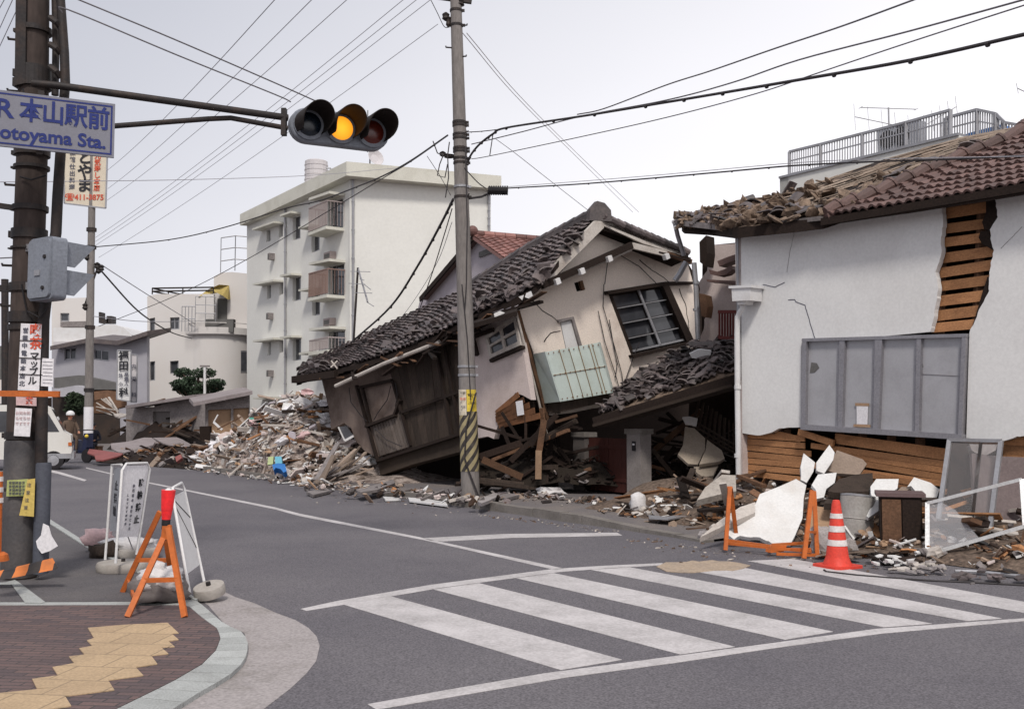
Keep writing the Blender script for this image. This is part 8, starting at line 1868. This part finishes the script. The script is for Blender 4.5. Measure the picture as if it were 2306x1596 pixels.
def person(label, hip, jac, trou, face, pose, hair=True, helmet=False):
    """one continuous skinned body; hands and head grown from the same chain, clothes as coloured faces"""
    r_ = root('person', label, 'person', hip); f = Vector((math.sin(face), -math.cos(face), 0)); s = Vector((-f.y, f.x, 0))
    def W(x, y, z): return hip+s*x+f*y+UP*z
    V = []; E = []; RD = []
    def add(p, r, par=None):
        V.append(p); RD.append(r)
        if par is not None: E.append((par, len(V)-1))
        return len(V)-1
    pel = add(W(0, 0, .06), .13); sp1 = add(W(0, .01, .22), .13, pel); ch = add(W(0, .03, .40), .155, sp1); nk = add(W(0, .05, .53), .06, ch); hd1 = add(W(0, .07, .60), .07, nk); hd2 = add(W(0, .08, .70), .095, hd1); hd3 = add(W(0, .07, .77), .075, hd2)
    hands = []
    for k, sg in ((0, 1), (1, -1)):
        sh = add(W(.17*sg, .03, .46), .062, ch); el = add(W(*pose['el'][k]), .046, sh); wr = add(W(*pose['wr'][k]), .03, el)
        d = (V[wr]-V[el]).normalized(); pm = add(V[wr]+d*.05, .034, wr); pk = add(V[pm]+d*.045, .032, pm); perp = d.cross(UP).normalized()
        for q, (o_, L) in enumerate(((-.028, .060), (-.009, .072), (.010, .068), (.028, .052))):
            a = add(V[pk]+perp*o_+d*L*.5, .0095, pk); add(V[a]+d*L*.45-UP*.015, .008, a)
        th = add(V[pm]+perp*.035*sg*-1+d*.03, .011, pm); add(V[th]+d*.03-UP*.01, .009, th)
    for k, sg in ((0, 1), (1, -1)):
        hj_ = add(W(.09*sg, .02, .02), .088, pel); kn = add(W(*pose['kn'][k]), .060, hj_); an = add(W(*pose['an'][k]), .042, kn); he = add(V[an]+f*.02-UP*.05, .045, an); add(V[he]+f*.15-UP*.015, .035, he)
    me = bpy.data.meshes.new('body'); me.from_pydata([tuple(v-hip) for v in V], E, []); me.materials.append(jac)
    o = bpy.data.objects.new('body', me); col.objects.link(o); o.parent = r_; WO[o.name] = hip.copy()
    m = o.modifiers.new('skin', 'SKIN'); m.use_smooth_shade = True; o.modifiers.new('sub', 'SUBSURF').levels = 1; o.modifiers['sub'].render_levels = 1
    sv_ = me.skin_vertices[0].data
    for i, rr in enumerate(RD): sv_[i].radius = (rr, rr); sv_[i].use_root = (i == 0)
    bpy.context.view_layer.update()
    dg = bpy.context.evaluated_depsgraph_get(); me2 = bpy.data.meshes.new_from_object(o.evaluated_get(dg)); o.modifiers.clear(); o.data = me2
    me2.materials.clear(); [me2.materials.append(m_) for m_ in (jac, trou, M_skin, M_black)]
    hw = [V[i]-hip for i, rr in enumerate(RD) if rr < .035]; sh_ = [V[i]-hip for i in range(len(V)) if abs(RD[i]-.035) < .0005 or abs(RD[i]-.045) < .0005]
    for p in me2.polygons:
        c = p.center
        if c.z > .56 or min((c-h).length for h in hw) < .035: p.material_index = 2
        elif sh_ and min((c-h).length for h in sh_) < .07: p.material_index = 3
        elif c.z < .10 or (c.dot(f) > .22 and c.z < .3 and abs(c.z) < .3 and min((c-h).length for h in hw) > .12 and c.z < .14): p.material_index = 1
        else: p.material_index = 0
        p.use_smooth = True
    H_ = W(0, .08, .68)
    mb = MB(); mb.ball(H_+f*.085-UP*.02, (.018, .018, .028), 8, 5); mb.build('nose', M_skin, r_)
    for sg in (1, -1):
        mb = MB(); mb.ball(H_+f*.083+s*.034*sg+UP*.012, .013, 8, 5); mb.build('eye', M_black, r_)
        mb = MB(); mb.ball(H_+s*.098*sg-UP*.005, (.014, .022, .032), 8, 5); mb.build('ear', M_skin, r_)
    mb = MB(); mb.ball(H_+f*.082-UP*.062, (.026, .012, .007), 8, 4); mb.build('mouth', M_redink, r_)
    if helmet:
        mb = MB(); mb.lathe(H_+UP*.02, [(.130, 0), (.135, .03), (.125, .08), (.09, .12), (.04, .145), (.005, .15)], 20, (0, 0, 1)); autosmooth(mb.build('helmet', M_white, r_))
    else:
        mb = MB(); mb.lathe(H_-f*.015+UP*.0, [(.098, -.02), (.108, .03), (.100, .08), (.065, .118), (.01, .13)], 18, tuple((UP-f*.25).normalized())); autosmooth(mb.build('hair', M_black, r_))
    return r_
hp1 = P(211, 935, 35.5); hp1.z = .50
person('person in dark clothes seated with folded hands beside the thin street pole', hp1, M_cloth, M_cloth, R(8), dict(el=[(.27, .04, .20), (-.27, .04, .20)], wr=[(.10, .24, .17), (-.10, .24, .17)], kn=[(.13, .42, .05), (-.13, .42, .05)], an=[(.13, .44, -.38), (-.13, .46, -.38)]))
mb = MB(); mb.box(hp1-UP*.27+Vector((0, .06, 0)), (.5, .4, .42)); mb.box(hp1-UP*.05+Vector((0, .06, 0)), (.54, .44, .03)); one(mb, 'wooden_crate', M_wood2, 'wooden crate on which the seated person in dark clothes sits', 'crate')
hp2 = sp2_(-.30, .86)
person('person with a white helmet and brown jacket sitting on the dark scooter', hp2-UP*.02, M_cloth2, M_cloth2, R(35), dict(el=[(.24, .16, .24), (-.24, .16, .24)], wr=[(.20, .42, .16), (-.20, .42, .16)], kn=[(.16, .36, -.02), (-.16, .36, -.02)], an=[(.14, .36, -.42), (-.14, .36, -.42)]), helmet=True)

# ============================================================ TREES AND PLANTS
def foliage(mb, c, r, n, rnd, s=.07):
    for _ in range(n):
        d = Vector((rnd.gauss(0, 1), rnd.gauss(0, 1), rnd.gauss(0, 1))).normalized()*(rnd.random()**.4)
        p = c+Vector((d.x*r[0], d.y*r[1], d.z*r[2])); m = rrot(rnd, 1.2); mb.val = min(1, max(0, .5+.4*d.z+rnd.gauss(0, .2)))
        a, b = m @ Vector((s*rnd.uniform(.7, 1.5), 0, 0)), m @ Vector((0, s*.45, 0)); mb.face([p-a, p-b, p+a, p+b])
Yp = 44.5; base = P(447, 935, Yp); base.z = 0
pt = root('cloud_pruned_pine', 'dark cloud pruned pine rising behind the concrete sheds', 'tree', base)
rnd = random.Random(44); mb = MB(); tp_ = P(*z_('B', 1270, 950), Yp)
tr = [base, base.lerp(tp_, .4)+Vector((.15, 0, 0)), base.lerp(tp_, .75)-Vector((.1, 0, 0)), tp_]; mb.tube(tr, .11, 10, .05)
pads = [(1170, 942, .32, .17), (1298, 945, .42, .19), (1155, 1012, .35, .15), (1240, 1030, .45, .22), (1375, 1008, .34, .15), (1330, 1045, .38, .17), (1190, 1062, .30, .14), (1265, 1075, .35, .16), (1390, 1040, .18, .09), (1210, 985, .22, .10), (1130, 1045, .14, .07)]
pads = [(a, b, c_*1.2, d_*1.2) for a, b, c_, d_ in pads]
for x, y, rx, rz_ in pads: c = P(*z_('B', x, y), Yp+rnd.uniform(-.3, .3)); mb.tube([tr[1].lerp(tr[3], rnd.random()), c-UP*rz_*.4], .035, 6, .02)
mb.build('trunk', M_bark, pt)
mb = MB()
for x, y, rx, rz_ in pads: foliage(mb, P(*z_('B', x, y), Yp+rnd.uniform(-.3, .3)), (rx*1.15, rx*1.0, rz_*1.1), 420, rnd, .075)
mb.build('crown', M_leaf, pt)
lp2 = root('white_garden_lamp', 'thin white lamp post with a flat crossbar in front of the pruned pine', 'lamp post', P(*z_('B', 1307, 1085), 44.0))
mb = MB(); mb.tube([P(*z_('B', 1307, 1090), 44.0), P(*z_('B', 1307, 905), 44.0)], .06, 8); mb.build('post', M_white, lp2)
mb = MB(); mb.bar(P(*z_('B', 1278, 900), 44.0), P(*z_('B', 1336, 900), 44.0), .14, .07); mb.build('crossbar', M_conc, lp2)
def shrub(label, x0, y0, x1, y1, Y, n, seed):
    rnd = random.Random(seed); a, b = P(x0, y0, Y), P(x1, y1, Y); c = (a+b)/2; r_ = root('shrub', label, 'shrub', Vector((c.x, Y, 0)))
    mb = MB(); mb.tube([Vector((c.x, Y, 0)), c], .06, 6, .03); mb.build('stem', M_bark, r_)
    mb = MB()
    for k in range(7): q = c+Vector((rnd.uniform(-.35, .35)*abs(b.x-a.x), rnd.uniform(-.5, .5), rnd.uniform(-.35, .35)*abs(a.z-b.z))); foliage(mb, q, (abs(b.x-a.x)*.28, .5, abs(a.z-b.z)*.25), n//7, rnd, .09)
    mb.build('foliage', M_leaf2, r_)
x0, y0 = z_('N', 590, 850); x1, y1 = z_('N', 790, 1090); shrub('dark green shrub behind the van before the dark shopfronts', x0, y0, x1, y1, 46, 1600, 3)
